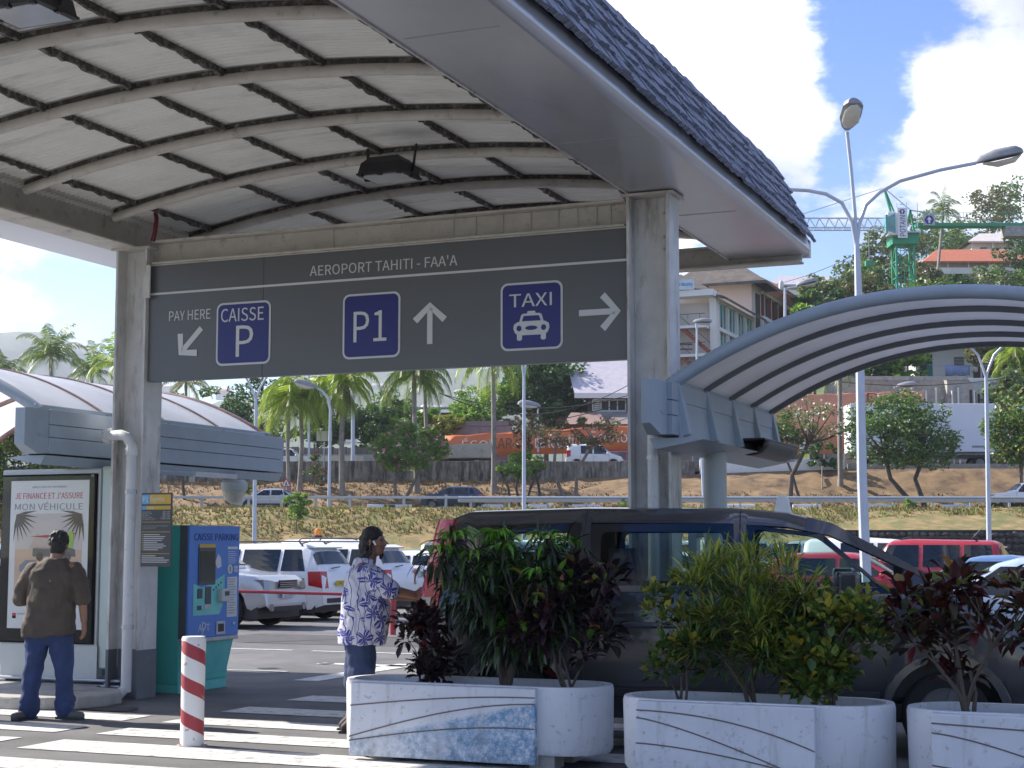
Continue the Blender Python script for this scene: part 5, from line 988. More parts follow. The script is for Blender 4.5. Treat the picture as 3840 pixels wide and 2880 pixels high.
sand = mat('dark_sandal', (.035, .02, .018), .7); shoe(p2_, (-.10, -.10, 0), (.95, -.25, 0), sand, 'sandal'); shoe(p2_, (-.14, .12, 0), (.95, -.25, 0), sand, 'sandal')
# ---------------------------------------------------------------- planters and their shrubs
def planter_mat(name, blue_amt, box):
    """white paint with cracked blue showing where it has worn away on one half of the front"""
    m = bpy.data.materials.new(name); m.use_nodes = True; t = m.node_tree; n = t.nodes; l = t.links; b = n['Principled BSDF']; b.inputs['Roughness'].default_value = .6
    tcx = n.new('ShaderNodeTexCoord'); o = tcx.outputs['Object']
    def N_(tp, **k):
        x = n.new(tp)
        for a, v in k.items(): x.inputs[a].default_value = v
        return x
    def mixc(f, a, bb):
        x = n.new('ShaderNodeMix'); x.data_type = 'RGBA'; l.new(f, x.inputs[0])
        for i, v in ((6, a), (7, bb)):
            if isinstance(v, tuple): x.inputs[i].default_value = (*v, 1)
            else: l.new(v, x.inputs[i])
        return x.outputs[2]
    def mr_(v, a, bb, c_=0., d_=1.):
        x = n.new('ShaderNodeMapRange'); l.new(v, x.inputs['Value']); x.inputs['From Min'].default_value = a; x.inputs['From Max'].default_value = bb; x.inputs['To Min'].default_value = c_; x.inputs['To Max'].default_value = d_; return x.outputs[0]
    def mul(a, bb):
        x = n.new('ShaderNodeMath'); x.operation = 'MULTIPLY'; l.new(a, x.inputs[0]); l.new(bb, x.inputs[1]); return x.outputs[0]
    big = N_('ShaderNodeTexNoise', Scale=2.2, Detail=3); l.new(o, big.inputs['Vector']); fine = N_('ShaderNodeTexNoise', Scale=16, Detail=8, Roughness=.7); l.new(o, fine.inputs['Vector'])
    c = mixc(mr_(big.outputs['Fac'], .3, .7), (.60, .61, .65), (.70, .71, .74))
    sp = n.new('ShaderNodeSeparateXYZ'); l.new(o, sp.inputs[0])
    if blue_amt:
        cu = mr_(sp.outputs['X'], box[0], box[1], .16, .50); df = n.new('ShaderNodeMath'); df.operation = 'SUBTRACT'; l.new(cu, df.inputs[0]); l.new(sp.outputs['Z'], df.inputs[1])
        zone = mul(mr_(df.outputs[0], .0, .03), mr_(sp.outputs['X'], box[1] + .01, box[1])); zone = mul(zone, mul(mr_(sp.outputs['Y'], -.36, -.37), mr_(big.outputs['Fac'], .30, .50))); zone = mul(zone, mr_(sp.outputs['X'], box[0] - .1, box[1], .35, 1))
        vor = N_('ShaderNodeTexVoronoi', Scale=26); vor.feature = 'DISTANCE_TO_EDGE'; l.new(o, vor.inputs['Vector']); crack = mr_(vor.outputs['Distance'], .0, .09, 1, 0)
        bl2 = mul(zone, mr_(fine.outputs['Fac'], .36, .60)); c = mixc(mr_(bl2, 0, 1, 0, blue_amt), c, (.09, .28, .48)); c = mixc(mr_(mul(zone, crack), 0, 1, 0, .6 * blue_amt), c, (.05, .17, .30))
    stk = N_('ShaderNodeTexNoise', Scale=5, Detail=6, Roughness=.7); mp_ = n.new('ShaderNodeMapping'); mp_.inputs['Scale'].default_value = (3, 3, .25); l.new(o, mp_.inputs[0]); l.new(mp_.outputs[0], stk.inputs['Vector'])
    c = mixc(mr_(stk.outputs['Fac'], .56, .70, 0, .45), c, (.36, .35, .34)); c = mixc(mr_(fine.outputs['Fac'], .585, .68, 0, .7), c, (.27, .26, .24)); low = mul(mr_(sp.outputs['Z'], .25, .0), mr_(fine.outputs['Fac'], .42, .62)); c = mixc(mr_(low, 0, 1, 0, .6), c, (.22, .21, .2))
    l.new(c, b.inputs['Base Color']); bp = n.new('ShaderNodeBump'); bp.inputs['Strength'].default_value = .25; bp.inputs['Distance'].default_value = .01; l.new(fine.outputs['Fac'], bp.inputs['Height']); l.new(bp.outputs[0], b.inputs['Normal']); return m
soil = mat('brown_soil', (.07, .045, .03), .95, var=.4, vs=12, bump=.8, bs=40); groove_m = mat('planter_groove', (.16, .13, .12), .8)
def planter(label, u0, u1, t, pm_, grooves):
    """long pot with round ends and a flat raised panel along each side; local x along the row"""
    L_ = u1 - u0; o = thing('planter', label, 'planter', W((u0 + u1) / 2, t), -TH, 'concrete planters along the lane'); h = L_ / 2; r_ = .34; z0, z1 = .10, .60
    def stad(rr_, z, e=0): return [(h - r_ + rr_ * math.cos(a), rr_ * math.sin(a), z) for a in np.linspace(R(-90), R(90), 14)] + [(-h + r_ + rr_ * math.cos(a), rr_ * math.sin(a), z) for a in np.linspace(R(90), R(270), 14)]
    k = MB(); k.loft([stad(r_ - .02, z0), stad(r_, z0 + .03), stad(r_ + .008, z1 - .03), stad(r_, z1), stad(r_ - .055, z1), stad(r_ - .06, z1 - .12)], cap=False); bo = k.build('pot', pm_, o, smooth=True, ang=50)
    MB().loft([stad(r_ - .03, z0 + .005), stad(r_ - .03, z0 + .01)]).build('underside', concrete, bo)
    k = MB(); k.loft([stad(r_ - .058, z1 - .09), stad(r_ - .058, z1 - .07)]); k.build('soil', soil, o)
    xa, xb = -h + .20, h - .45
    for sg_ in (-1, 1):
        k = MB(); k.loft([[(x, sg_ * (r_ - .01), z0 - .07), (x, sg_ * (r_ + .085), z0 - .06), (x, sg_ * (r_ + .055), z1 - .012), (x, sg_ * (r_ - .01), z1 - .006)] for x in (xa, xb)]); pn = k.build('side_panel', pm_, o, bevel=.008)
        if sg_ < 0:
            for gr in grooves:
                k = MB(); rows = []
                for f in np.linspace(0, 1, 24):
                    x = xa + (xb - xa) * f; z = z0 + (z1 - z0) * gr(f); q = (z - z0 + .06) / (z1 - z0 + .05); yy = -(r_ + .085 - .03 * q) - .0035; rows.append([(x, yy, z - .005), (x, yy, z + .005)])
                k.loft(rows, close=False); k.build('groove', groove_m, pn)
    for x in (-h * .62, h * .6):
        for y in (-.2, .2): MB().box(x - .1, x + .1, y - .1, y + .1, .0, z0 + .0).build('foot', concrete, o)
    return o
pa = planter('white planter with worn blue paint on its front, left of the row', -6.07, -3.88, 11.30, planter_mat('planter_worn_blue', 1.0, (-.9, .645)), (lambda f: .63 + .22 * math.sin(f * 1.6), lambda f: .16 + .60 * math.sin(f * 1.5), lambda f: .10 + .30 * math.sin(f * 1.7)))
pb = planter('clean white planter in the middle of the row', -3.57, -1.70, 10.75, planter_mat('planter_white', 0, None), (lambda f: .86 - .02 * f - .42 * f ** 2.2, lambda f: .76 - .75 * f ** 1.3, lambda f: .42 - .35 * f ** 1.6))
pc = planter('grey stained planter at the right edge', -1.60, .35, 10.7, planter_mat('planter_stained', .4, (-.9, .52)), (lambda f: .86 - .1 * f, lambda f: .74 - .8 * f ** 1.4, lambda f: .34 - .3 * f))
# --- shrubs: stems and single leaves
def leaf_strip(V, F, base, d, up, ln, wd, droop, segs=4, fold=.25, twist=0.0, curl=0.0):
    d = Vector(d).normalized(); s_ = d.cross(up)
    if s_.length < 1e-3: s_ = d.cross(Vector((1, 0, 0)))
    s_.normalize(); nrm_ = s_.cross(d).normalized(); b = len(V); p = Vector(base); dd = d.copy()
    for i in range(segs + 1):
        f = i / segs; w_ = wd * (math.sin(math.pi * min(1, .12 + f * .88)) ** .7) if i < segs else wd * .05
        if i == 0: w_ = wd * .22
        tw = twist * f; ss = s_ * math.cos(tw) + nrm_ * math.sin(tw)
        V.append(p - ss * w_ / 2 + nrm_ * w_ * fold); V.append(p + nrm_ * 0); V.append(p + ss * w_ / 2 + nrm_ * w_ * fold)
        if i: a = b + (i - 1) * 3; F.append((a, a + 1, a + 4, a + 3)); F.append((a + 1, a + 2, a + 5, a + 4))
        p = p + dd * (ln / segs); dd = (dd + Vector((0, 0, -1)) * droop / segs + nrm_ * curl / segs).normalized(); nrm_ = s_.cross(dd).normalized()
def shrub(name, label, loc, cl, leaf, stems, lm, twig=mat('shrub_twig', (.10, .08, .065), .9), seed=1, per=26, tips=None):
    """cl: clumps (x, y, z, radius, share of pale tips); leaf: (length, width, droop, segs, fold, curl, up)"""
    rr = random.Random(seed); o = thing(name, label, 'shrub', loc, -TH)
    k = MB(); zs = sorted(c_[2] for c_ in cl); zm = zs[len(zs) // 2] * .62; nd = []
    for i in range(5):
        c_ = cl[i * len(cl) // 5]; e = Vector((c_[0] * .45, c_[1] * .45, zm * rr.uniform(.7, 1.1))); b = Vector((rr.uniform(-.04, .04), rr.uniform(-.03, .03), -.02)); md = b.lerp(e, .5) + Vector((rr.uniform(-.03, .03), rr.uniform(-.03, .03), .02)); k.tube([b, md, e], [stems, stems * .8, stems * .65], 6); nd.append(e)
    for (x, y, z, r_, q) in cl: e = Vector((x, y, z)); n0 = min(nd, key=lambda p: (p - e).length); k.tube([n0, n0.lerp(e, .5) + Vector((rr.uniform(-.04, .04), rr.uniform(-.04, .04), rr.uniform(-.03, .03))), e], [stems * .5, stems * .35, stems * .18], 5)
    k.build('stems', twig, o, smooth=True)
    for ti in (0, 1):
        V, F = [], []
        for (x, y, z, r_, q) in cl:
            n_ = int(per * (r_ / .12) ** 1.3 * (1 - q if ti == 0 else q))
            for i in range(n_):
                a = rr.uniform(0, 2 * math.pi); el = math.asin(rr.uniform(-.85 if ti == 0 else -.1, 1)); rad = r_ * rr.uniform(.35, 1.0)
                dr = Vector((math.cos(a) * math.cos(el), math.sin(a) * math.cos(el), math.sin(el))); p = Vector((x, y, z)) + dr * rad * (.9 if ti == 0 else 1.05)
                d = (dr * .9 + Vector((0, 0, leaf[6])) + Vector((rr.uniform(-.5, .5), rr.uniform(-.5, .5), rr.uniform(-.3, .3)))).normalized(); sz = rr.uniform(.5, 1.3)
                if ti and leaf[2] > 1.5: p = Vector((x, y, z + r_ * .75)) + Vector((dr.x, dr.y, 0)) * .02; d = Vector((math.cos(a), math.sin(a), rr.uniform(.5, 1.2))).normalized()
                leaf_strip(V, F, p, d, Vector((0, 0, 1)), leaf[0] * sz, leaf[1] * sz, leaf[2] * rr.uniform(.6, 1.3), leaf[3], leaf[4], rr.uniform(-.6, .6), leaf[5] * rr.uniform(-1, 1))
        if V:
            lo = npmesh('leaves' if ti == 0 else 'young_leaves', [tuple(v) for v in V], F, lm[ti], o, smooth=True); lo['kind'] = 'stuff'
    return o
def lmat(name, cs, trans=.25, rough=.38): return mat(name, cs, rough, island=.5, trans=trans, spec=.45)
g_dark = lmat('croton_dark_green', [(.012, .020, .012), (.019, .036, .014), (.036, .072, .017)], .12); g_lime = lmat('croton_lime', [(.070, .224, .017), (.140, .392, .028), (.266, .504, .056)], .35)
purple = lmat('croton_purple', [(.014, .008, .014), (.035, .010, .018), (.02, .022, .014)], .12); wine = lmat('croton_wine', [(.039, .010, .013), (.117, .016, .018), (.046, .029, .013), (.026, .046, .016)], .2); yel_g = lmat('croton_yellow_green', [(.170, .255, .034), (.323, .374, .051), (.510, .493, .085)], .3); mid_g = lmat('croton_mid_green', [(.030, .083, .018), (.075, .150, .027), (.195, .195, .030)], .22); gold = lmat('croton_gold', [(.156, .221, .026), (.364, .364, .052), (.442, .338, .039)], .3)
def clumps(n_, bx, by, bz, r_, seed, tip, shape=None):
    rr = random.Random(seed); out = []
    for i in range(n_):
        for _ in range(40):
            x, y, z = rr.uniform(-bx, bx), rr.uniform(-by, by), rr.uniform(*bz)
            if shape is None or shape(x, y, z): break
        f = (z - bz[0]) / (bz[1] - bz[0]); out.append((x, y, z, r_ * rr.uniform(.8, 1.25), tip * (.35 + .9 * f) * rr.uniform(.5, 1.2)))
    return out
SZ = .52
shrub('croton_shrub', 'big dark shrub with drooping narrow leaves and lime tips in the left planter', W(-4.72, 11.30, SZ), clumps(34, .52, .32, (.36, 1.12), .14, 3, .30, lambda x, y, z: (x / .52) ** 2 + ((z - .78) / .46) ** 2 < 1), (.19, .024, 2.6, 6, .2, .4, .15), .022, (g_dark, g_lime), seed=3, per=66)
shrub('croton_shrub', 'low dark purple shrub at the left end of the worn planter', W(-5.42, 11.32, SZ), clumps(16, .16, .14, (.10, .58), .10, 5, .04), (.09, .045, .6, 3, .25, .8, .3), .012, (purple, mat('croton_red_leaf', (.30, .02, .02), .4, trans=.3)), seed=5, per=46)
shrub('croton_shrub', 'purple shrub with red and lime leaves at the right end of the worn planter', W(-4.18, 11.25, SZ), clumps(26, .36, .26, (.12, .98), .12, 7, .16, lambda x, y, z: z > .3 or abs(x) < .2), (.12, .055, .8, 3, .25, .8, .3), .012, (purple, lmat('croton_mixed_tips', [(.10, .25, .03), (.16, .30, .04), (.30, .03, .03)], .3)), seed=7, per=44)
shrub('croton_shrub', 'slender shrub of small rounded leaves at the left end of the middle planter', W(-3.16, 10.75, SZ), clumps(20, .22, .18, (.22, .84), .10, 9, .35), (.07, .045, .3, 3, .3, 1.0, .4), .011, (mid_g, gold), seed=9, per=40)
shrub('croton_shrub', 'bushy yellow green shrub with thin feathery leaves in the middle planter', W(-2.66, 10.78, SZ), clumps(52, .42, .30, (.26, 1.02), .14, 11, .55, lambda x, y, z: (x / .44) ** 2 + ((z - .62) / .46) ** 2 < 1), (.14, .014, .9, 4, .15, .3, .45), .016, (mid_g, yel_g), seed=11, per=80)
shrub('croton_shrub', 'compact shrub with curled yellow edged leaves at the right of the middle planter', W(-2.13, 10.74, SZ), clumps(40, .34, .26, (.16, .80), .115, 13, .40, lambda x, y, z: (x / .36) ** 2 + ((z - .5) / .36) ** 2 < 1), (.075, .05, .3, 3, .35, 1.4, .3), .016, (mid_g, gold), seed=13, per=48)
shrub('croton_shrub', 'dark wine red shrub on bare stems in the right planter', W(-1.22, 10.7, SZ), clumps(24, .42, .24, (.24, .90), .11, 15, .16, lambda x, y, z: z > .45 or rnd.random() < .35), (.12, .06, .7, 3, .3, .9, .3), .018, (wine, lmat('croton_wine_tips', [(.20, .30, .04), (.26, .30, .05), (.35, .05, .03)], .3)), seed=15, per=26)
shrub('croton_shrub', 'leafy red and green shrub cut by the right edge', W(-.55, 10.72, SZ), clumps(14, .26, .22, (.22, .9), .11, 17, .25), (.12, .06, .7, 3, .3, .9, .3), .016, (wine, gold), seed=17, per=24)
# ---------------------------------------------------------------- trees and palms
RS = np.random.RandomState(4)
def leaf_cloud(name, clumps_, per, ln, wd, m, parent, flat=.5, seed=None):
    rs = np.random.RandomState(seed if seed is not None else RS.randint(1 << 30)); Cs = []; 
    for (c_, r_) in clumps_:
        n_ = max(4, int(per * rs.uniform(.7, 1.3))); d = rs.normal(size=(n_, 3)); d /= np.linalg.norm(d, axis=1)[:, None]; rad = np.array(r_ if hasattr(r_, '__len__') else (r_, r_, r_ * .8)) * (rs.uniform(.3, 1, (n_, 1)) ** .5); Cs.append(np.array(c_) + d * rad)
    P = np.concatenate(Cs); n_ = len(P); a = rs.normal(size=(n_, 3)); a[:, 2] = a[:, 2] * flat - .15; a /= np.linalg.norm(a, axis=1)[:, None]; b = rs.normal(size=(n_, 3)); b -= (b * a).sum(1)[:, None] * a; b /= np.linalg.norm(b, axis=1)[:, None]
    s_ = rs.uniform(.65, 1.25, (n_, 1)); l_ = a * ln / 2 * s_; w_ = b * wd / 2 * s_
    V = np.stack([P - l_, P + w_ - l_ * .1, P + l_, P - w_ - l_ * .1], 1).reshape(-1, 3); Q = np.arange(n_ * 4).reshape(-1, 4)
    o = npmesh(name, V, Q, m, parent); o['kind'] = 'stuff'; return o
bark = mat('grey_bark', (.17, .14, .115), .9, var=.35, vs=4, bump=.6, bs=12); bark_d = mat('dark_bark', (.075, .06, .05), .9, var=.35, vs=4, bump=.6, bs=12); palm_bark = mat('palm_bark', (.24, .22, .20), .9, var=.25, vs=3, bump=.4, bs=10)
F_dark = mat('foliage_dark', [(.027, .068, .018), (.045, .112, .027), (.090, .180, .045)], .5, island=.5, trans=.3); F_mid = mat('foliage_mid', [(.045, .105, .022), (.090, .180, .038), (.165, .255, .060)], .5, island=.5, trans=.35); F_lime = mat('foliage_lime', [(.095, .203, .027), (.176, .324, .041), (.297, .432, .068)], .5, island=.5, trans=.4); F_lime2 = mat('foliage_fresh', [(.070, .154, .025), (.126, .252, .042), (.238, .364, .070)], .5, island=.5, trans=.4); F_yel = mat('foliage_yellow', [(.120, .156, .024), (.240, .264, .048), (.360, .312, .072)], .5, island=.5, trans=.4); F_olive = mat('foliage_olive', [(.070, .084, .025), (.126, .140, .042), (.196, .182, .070)], .55, island=.5, trans=.3); F_brown = mat('foliage_brown', [(.08, .06, .03), (.13, .09, .045), (.07, .08, .03)], .6, island=.5, trans=.25); F_hill = mat('foliage_hill', [(.048, .096, .029), (.096, .168, .048), (.176, .240, .080), (.224, .224, .080)], .55, island=.5, trans=.3)
fl_pink = mat('pink_blossom', [(.50, .12, .20), (.62, .25, .32)], .6, island=.4, trans=.3); fl_white = mat('white_blossom', [(.62, .60, .50), (.70, .70, .62)], .6, island=.3, trans=.3); fl_red = mat('dark_red_blossom', [(.25, .02, .05), (.35, .05, .08)], .6, island=.4)
def branches(k, p, d, l_, r_, depth, rr, tips, spread=.7, up=.25):
    pts = [p]; dd = d.copy(); n_ = 3
    for i in range(n_): dd = (dd + Vector((rr.uniform(-.25, .25), rr.uniform(-.25, .25), rr.uniform(-.05, .2)))).normalized(); pts.append(pts[-1] + dd * l_ / n_)
    k.tube(pts, [r_ * (1 - .45 * i / n_) for i in range(n_ + 1)], 6)
    if depth == 0: tips.append(pts[-1]); return
    for q in range(rr.choice((2, 3))):
        nd = (dd + Vector((rr.uniform(-1, 1), rr.uniform(-1, 1), rr.uniform(-.3, .8))) * spread + Vector((0, 0, up))).normalized(); branches(k, pts[-1], nd, l_ * rr.uniform(.65, .85), r_ * .55, depth - 1, rr, tips, spread, up)
def tree(label, base, ctr, size, m, n_cl=22, per=60, ln=.4, wd=.2, name='tree', trunk_m=None, tr=.14, seed=1, hollow=.0, flowers=None, lean=None, cat='tree', fork=1, group=None, depth=3):
    """crown: clumps through an ellipsoid of half sizes `size` round `ctr`; forked trunk from `base`"""
    rr = random.Random(seed); o = thing(name, label, cat, base, 0, group); c_ = Vector(ctr) - Vector(base); k = MB(); tips = []
    for f in range(fork):
        b = Vector(((f - (fork - 1) / 2) * .5, 0, -.15)); e = Vector((c_.x + (f - (fork - 1) / 2) * size[0] * .7, c_.y, c_.z - size[2] * .55)); mid = b.lerp(e, .5) + (Vector(lean) if lean else Vector((rr.uniform(-.2, .2), 0, 0)))
        k.tube([b, b.lerp(mid, .55) + Vector((rr.uniform(-.06, .06), 0, 0)), mid, e], [tr * 1.25, tr, tr * .85, tr * .7], 8); tips.append(e)
    cl = []
    for i in range(n_cl):
        for _ in range(30):
            v = Vector((rr.uniform(-1, 1), rr.uniform(-1, 1), rr.uniform(-1, 1)))
            if hollow < v.length < 1: break
        p = c_ + Vector((v.x * size[0], v.y * size[1], v.z * size[2])); r_ = min(size) * rr.uniform(.28, .48); cl.append((p, (r_, r_, r_ * .75))); s_ = min(tips, key=lambda q: (q - p).length)
        if i % 2 == 0 or depth > 3: md = s_.lerp(p, .5) + Vector((rr.uniform(-.2, .2), rr.uniform(-.2, .2), -.1 * size[2])); k.tube([s_, md, p], [tr * .5, tr * .32, tr * .12], 5)
    k.build('trunk', trunk_m or bark, o, smooth=True)
    leaf_cloud('crown', cl, per, ln, wd, m, o, seed=seed)
    if flowers: leaf_cloud('blossom', [(p + Vector((0, -.1, .1)), (r_[0] * 1.15,) * 3) for p, r_ in cl], flowers[1], flowers[2], flowers[2], flowers[0], o, 1, seed + 1)
    return o
def palm(label, base, top, nf=16, fl=2.6, m=None, tr=.15, seed=1, droop=1.0, skirt=0, leaflet=.75, name='palm_tree', dens=26, group=None, upright=.55):
    rr = random.Random(seed); o = thing(name, label, 'palm', base, 0, group); c_ = Vector(top) - Vector(base); k = MB()
    pts = [Vector((0, 0, -.2)), c_ * .12 + Vector((0, 0, 0)), c_ * .5 + Vector((rr.uniform(-.12, .12), 0, 0)), c_ * .85, c_ + Vector((0, 0, .1))]; k.tube(pts, [tr * 1.6, tr * 1.1, tr, tr * .9, tr * .75], 9); k.build('trunk', palm_bark, o, smooth=True)
    k = MB(); k.tube([c_ - Vector((0, 0, .75 * fl / 2.6)), c_ - Vector((0, 0, .4)), c_ + Vector((0, 0, .15))], [tr * .8, tr * 1.1, tr * .5], 9); k.build('crown_shaft', F_OL, o, smooth=True)
    V, Q = [], []; st = MB()
    for i in range(nf + skirt):
        dead = i >= nf; a = i * 2.399 + rr.uniform(-.3, .3); el = (-.9 + rr.uniform(-.3, .3)) if dead else upright + .95 - 1.75 * (i / nf) + rr.uniform(-.15, .15); L_ = fl * rr.uniform(.85, 1.1) * (.7 if dead else 1)
        h = Vector((math.cos(a), math.sin(a), 0)); d = (h * math.cos(el) + Vector((0, 0, math.sin(el)))).normalized(); p = c_.copy(); n_ = 9; sp = [p.copy()]
        for s_ in range(n_): p = p + d * L_ / n_; d = (d + Vector((0, 0, -1)) * droop * (.12 + .05 * s_) * (1 if not dead else .4)).normalized(); sp.append(p.copy())
        st.tube(sp, [.03 * (1 - .8 * q / n_) for q in range(n_ + 1)], 4, False)
        for q in range(dens * 2):
            f = .10 + .9 * (q // 2) / dens; x = f * n_; j = min(int(x), n_ - 1); b = sp[j].lerp(sp[j + 1], x - j); t_ = (sp[j + 1] - sp[j]).normalized(); s_ = t_.cross(Vector((0, 0, 1)))
            if s_.length < .05: s_ = h.cross(Vector((0, 0, 1)))
            s_ = s_.normalized() * (1 if q % 2 else -1); ll = leaflet * math.sin(math.pi * min(1, .15 + .8 * f)) ** .6 * rr.uniform(.8, 1.1); ld = (s_ * .75 + t_ * .55 + Vector((0, 0, -.35 - .5 * rr.random()))).normalized(); e = b + ld * ll + Vector((0, 0, -.12 * ll)); w_ = t_ * .032; bb = len(V); V += [b - w_, b + w_, b.lerp(e, .55) + w_ * 1.1 + Vector((0, 0, .04)), e]; Q.append((bb, bb + 1, bb + 2, bb + 3))
    st.build('frond_stems', F_OL, o); lo = npmesh('fronds', [tuple(v) for v in V], Q, m, o); lo['kind'] = 'stuff'
    if skirt:
        V, Q = [], []
        for i in range(260):
            a = rr.uniform(0, 6.28); z0 = rr.uniform(-1.3, .1); r_ = rr.uniform(.15, .55); p = c_ + Vector((r_ * math.cos(a), r_ * math.sin(a), z0)); l_ = rr.uniform(.7, 1.6); e = p + Vector((rr.uniform(-.15, .15), rr.uniform(-.15, .15), -l_)); w_ = Vector((rr.uniform(-.05, .05), rr.uniform(-.05, .05), 0)); bb = len(V); V += [p - w_, p + w_, e + w_ * .4, e - w_ * .4]; Q.append((bb, bb + 1, bb + 2, bb + 3))
        lo = npmesh('dead_fronds', [tuple(v) for v in V], Q, mat('dead_frond', [(.10, .085, .075), (.2, .17, .14), (.14, .11, .09)], .8, island=.4), o); lo['kind'] = 'stuff'
    return o
F_OL = mat('frond_stem', (.14, .16, .05), .6)
P_lime = mat('palm_lime', [(.162, .270, .027), (.270, .405, .041), (.432, .486, .068)], .45, island=.5, trans=.45); P_grn = mat('palm_green', [(.056, .140, .028), (.126, .224, .042), (.280, .308, .070)], .45, island=.5, trans=.4)
def foot(x, d):                              # ground height on the slopes
    if d < 98: return -.05 + (RZ) * lerp(85.5, 97, d)
    if d < 104.6: return RZ
    if d < 112.2: return RZ + (d - 104.6) / 7.6 * 2.4
    if d < 123.5: return UZ
    return hillz(x, d)
def FP(x, d): X_ = gx(x, d); return Vector((X_, d, foot(X_, d)))
def PX(x, y, d): return at(x, y, d)
# palms on the slope
palm('leaning lime green palm with long fronds at the left of the palm row', FP(289, 108.5), PX(289, 403, 108.5), 24, 3.9, P_lime, .13, 1, 1.9, leaflet=1.15, dens=34); palm('lime green palm close behind the left palm of the row', FP(300, 109.5), PX(301, 398, 109.5), 22, 3.7, P_lime, .15, 2, 1.7, leaflet=1.1, dens=34)
palm('palm with a grey skirt of dead fronds under its crown', FP(342, 108.5), PX(343, 384, 108.5), 24, 3.6, P_lime, .19, 3, 1.5, 8, leaflet=1.1, dens=34); palm('tall palm behind the pink blossom tree', FP(417, 109), PX(414, 377, 109), 22, 3.8, P_grn, .17, 4, 1.4, leaflet=1.1, dens=34)
palm('tall palm whose crown is hidden by the sign, left of the lamp post', FP(494, 109), PX(493, 361, 109), 20, 3.9, P_lime, .17, 5, 1.7, leaflet=1.1, dens=32); palm('dark trunked palm just behind the tall palm', FP(425, 113), PX(425, 384, 113), 12, 2.2, P_grn, .14, 6, 1.3)
palm('palm trunk between the two right blossom trees', FP(840, 109.5), PX(840, 368, 109.5), 16, 3.0, P_grn, .16, 7, 1.5, leaflet=.9)
palm('tall coconut palm behind the milky left canopy', FP(52, 160), PX(51, 357, 160), 24, 4.6, P_grn, .2, 8, .9, leaflet=1.1, dens=30); palm('coconut palm right of the tall one at the left', FP(92, 165), PX(92, 372, 165), 18, 3.8, P_grn, .18, 9, 1, leaflet=1); palm('slim palm beside the left column', FP(117, 150), PX(118, 364, 150), 16, 4.0, P_lime, .16, 10, 1.1, leaflet=1); palm('palm crown at the left edge above the milky canopy', FP(2, 165), PX(2, 372, 165), 16, 3.6, P_grn, .17, 11, 1, leaflet=1)
palm('small palm standing alone under the left end of the sign', FP(186, 150), PX(186, 382, 150), 14, 3.2, F_yel, .16, 12, .9, leaflet=.8, upright=.1); palm('bright palm at the far right behind the lamp post', FP(1014, 135), PX(1014, 355, 135), 16, 3.4, P_lime, .16, 13, 1.2, leaflet=1); palm('palm on the hill beside the crane', FP(938, 215), PX(943, 212, 215), 16, 4.0, P_grn, .2, 14, 1.1, leaflet=1.1)
# blossom trees
def szm(px, d): return px * d / CF
tree('round tree with pink blossom on the dry slope', FP(400, 107), PX(410, 449, 107), (2.6, 1.8, 1.6), F_lime2, 50, 100, .34, .12, 'blossom_tree', seed=21, flowers=(fl_pink, 3, .26), tr=.12, fork=2)
tree('small leafy tree left of the lamp post base', FP(519, 106), PX(519, 464, 106), (1.8, 1.4, .9), F_lime, 30, 90, .28, .10, 'blossom_tree', seed=22, tr=.10, fork=3, trunk_m=bark_d)
tree('two stemmed olive tree with dark red flowers before the orange banner', FP(570, 105.5), PX(575, 432, 106), (3.7, 1.8, 1.1), F_olive, 34, 60, .30, .09, 'blossom_tree', seed=23, flowers=(fl_red, 3, .2), tr=.13, fork=2, lean=(-.5, 0, .2), hollow=.55)
tree('brown leaved tree left of the two stemmed one', FP(540, 108), PX(528, 432, 108), (1.3, 1.1, 1.5), F_brown, 16, 60, .28, .10, 'blossom_tree', seed=24, tr=.10, trunk_m=bark_d)
tree('half bare tree with white blossom right of the canopy post', FP(789, 105.5), PX(808, 428, 106), (3.1, 1.6, 1.9), F_mid, 26, 36, .30, .11, 'blossom_tree', seed=25, flowers=(fl_white, 5, .20), tr=.17, lean=(-.5, 0, 0), hollow=.45, trunk_m=bark_d, depth=4)
tree('low green crown beside the half bare tree', FP(800, 107), PX(782, 436, 107), (1.3, 1.2, 1.6), F_mid, 22, 80, .3, .11, 'blossom_tree', seed=26, tr=.1, trunk_m=bark_d)
tree('big dense tree with white blossom before the white trailer', FP(921, 105), PX(904, 432, 105.5), (4.0, 2.4, 2.5), F_mid, 80, 110, .36, .13, 'blossom_tree', seed=27, flowers=(fl_white, 3, .2), tr=.17, lean=(-.7, 0, .2), fork=2, trunk_m=bark_d); tree('yellow tipped blossom tree at the right edge', FP(1022, 106), PX(1022, 430, 106), (2.4, 2, 2.3), F_mid, 56, 110, .36, .13, 'blossom_tree', seed=28, flowers=(F_yel, 18, .25), tr=.16)
tree('leaning grey tree behind the left gutter', FP(246, 106), PX(205, 458, 107), (2.6, 1.6, .9), F_dark, 26, 50, .3, .11, 'blossom_tree', seed=29, tr=.13, lean=(-.2, 0, .3)); tree('thin straight tree at the left of the slope', FP(186, 107), PX(180, 452, 107), (2.2, 1.6, 1.1), F_mid, 24, 50, .3, .11, 'blossom_tree', seed=30, tr=.11, trunk_m=bark_d)
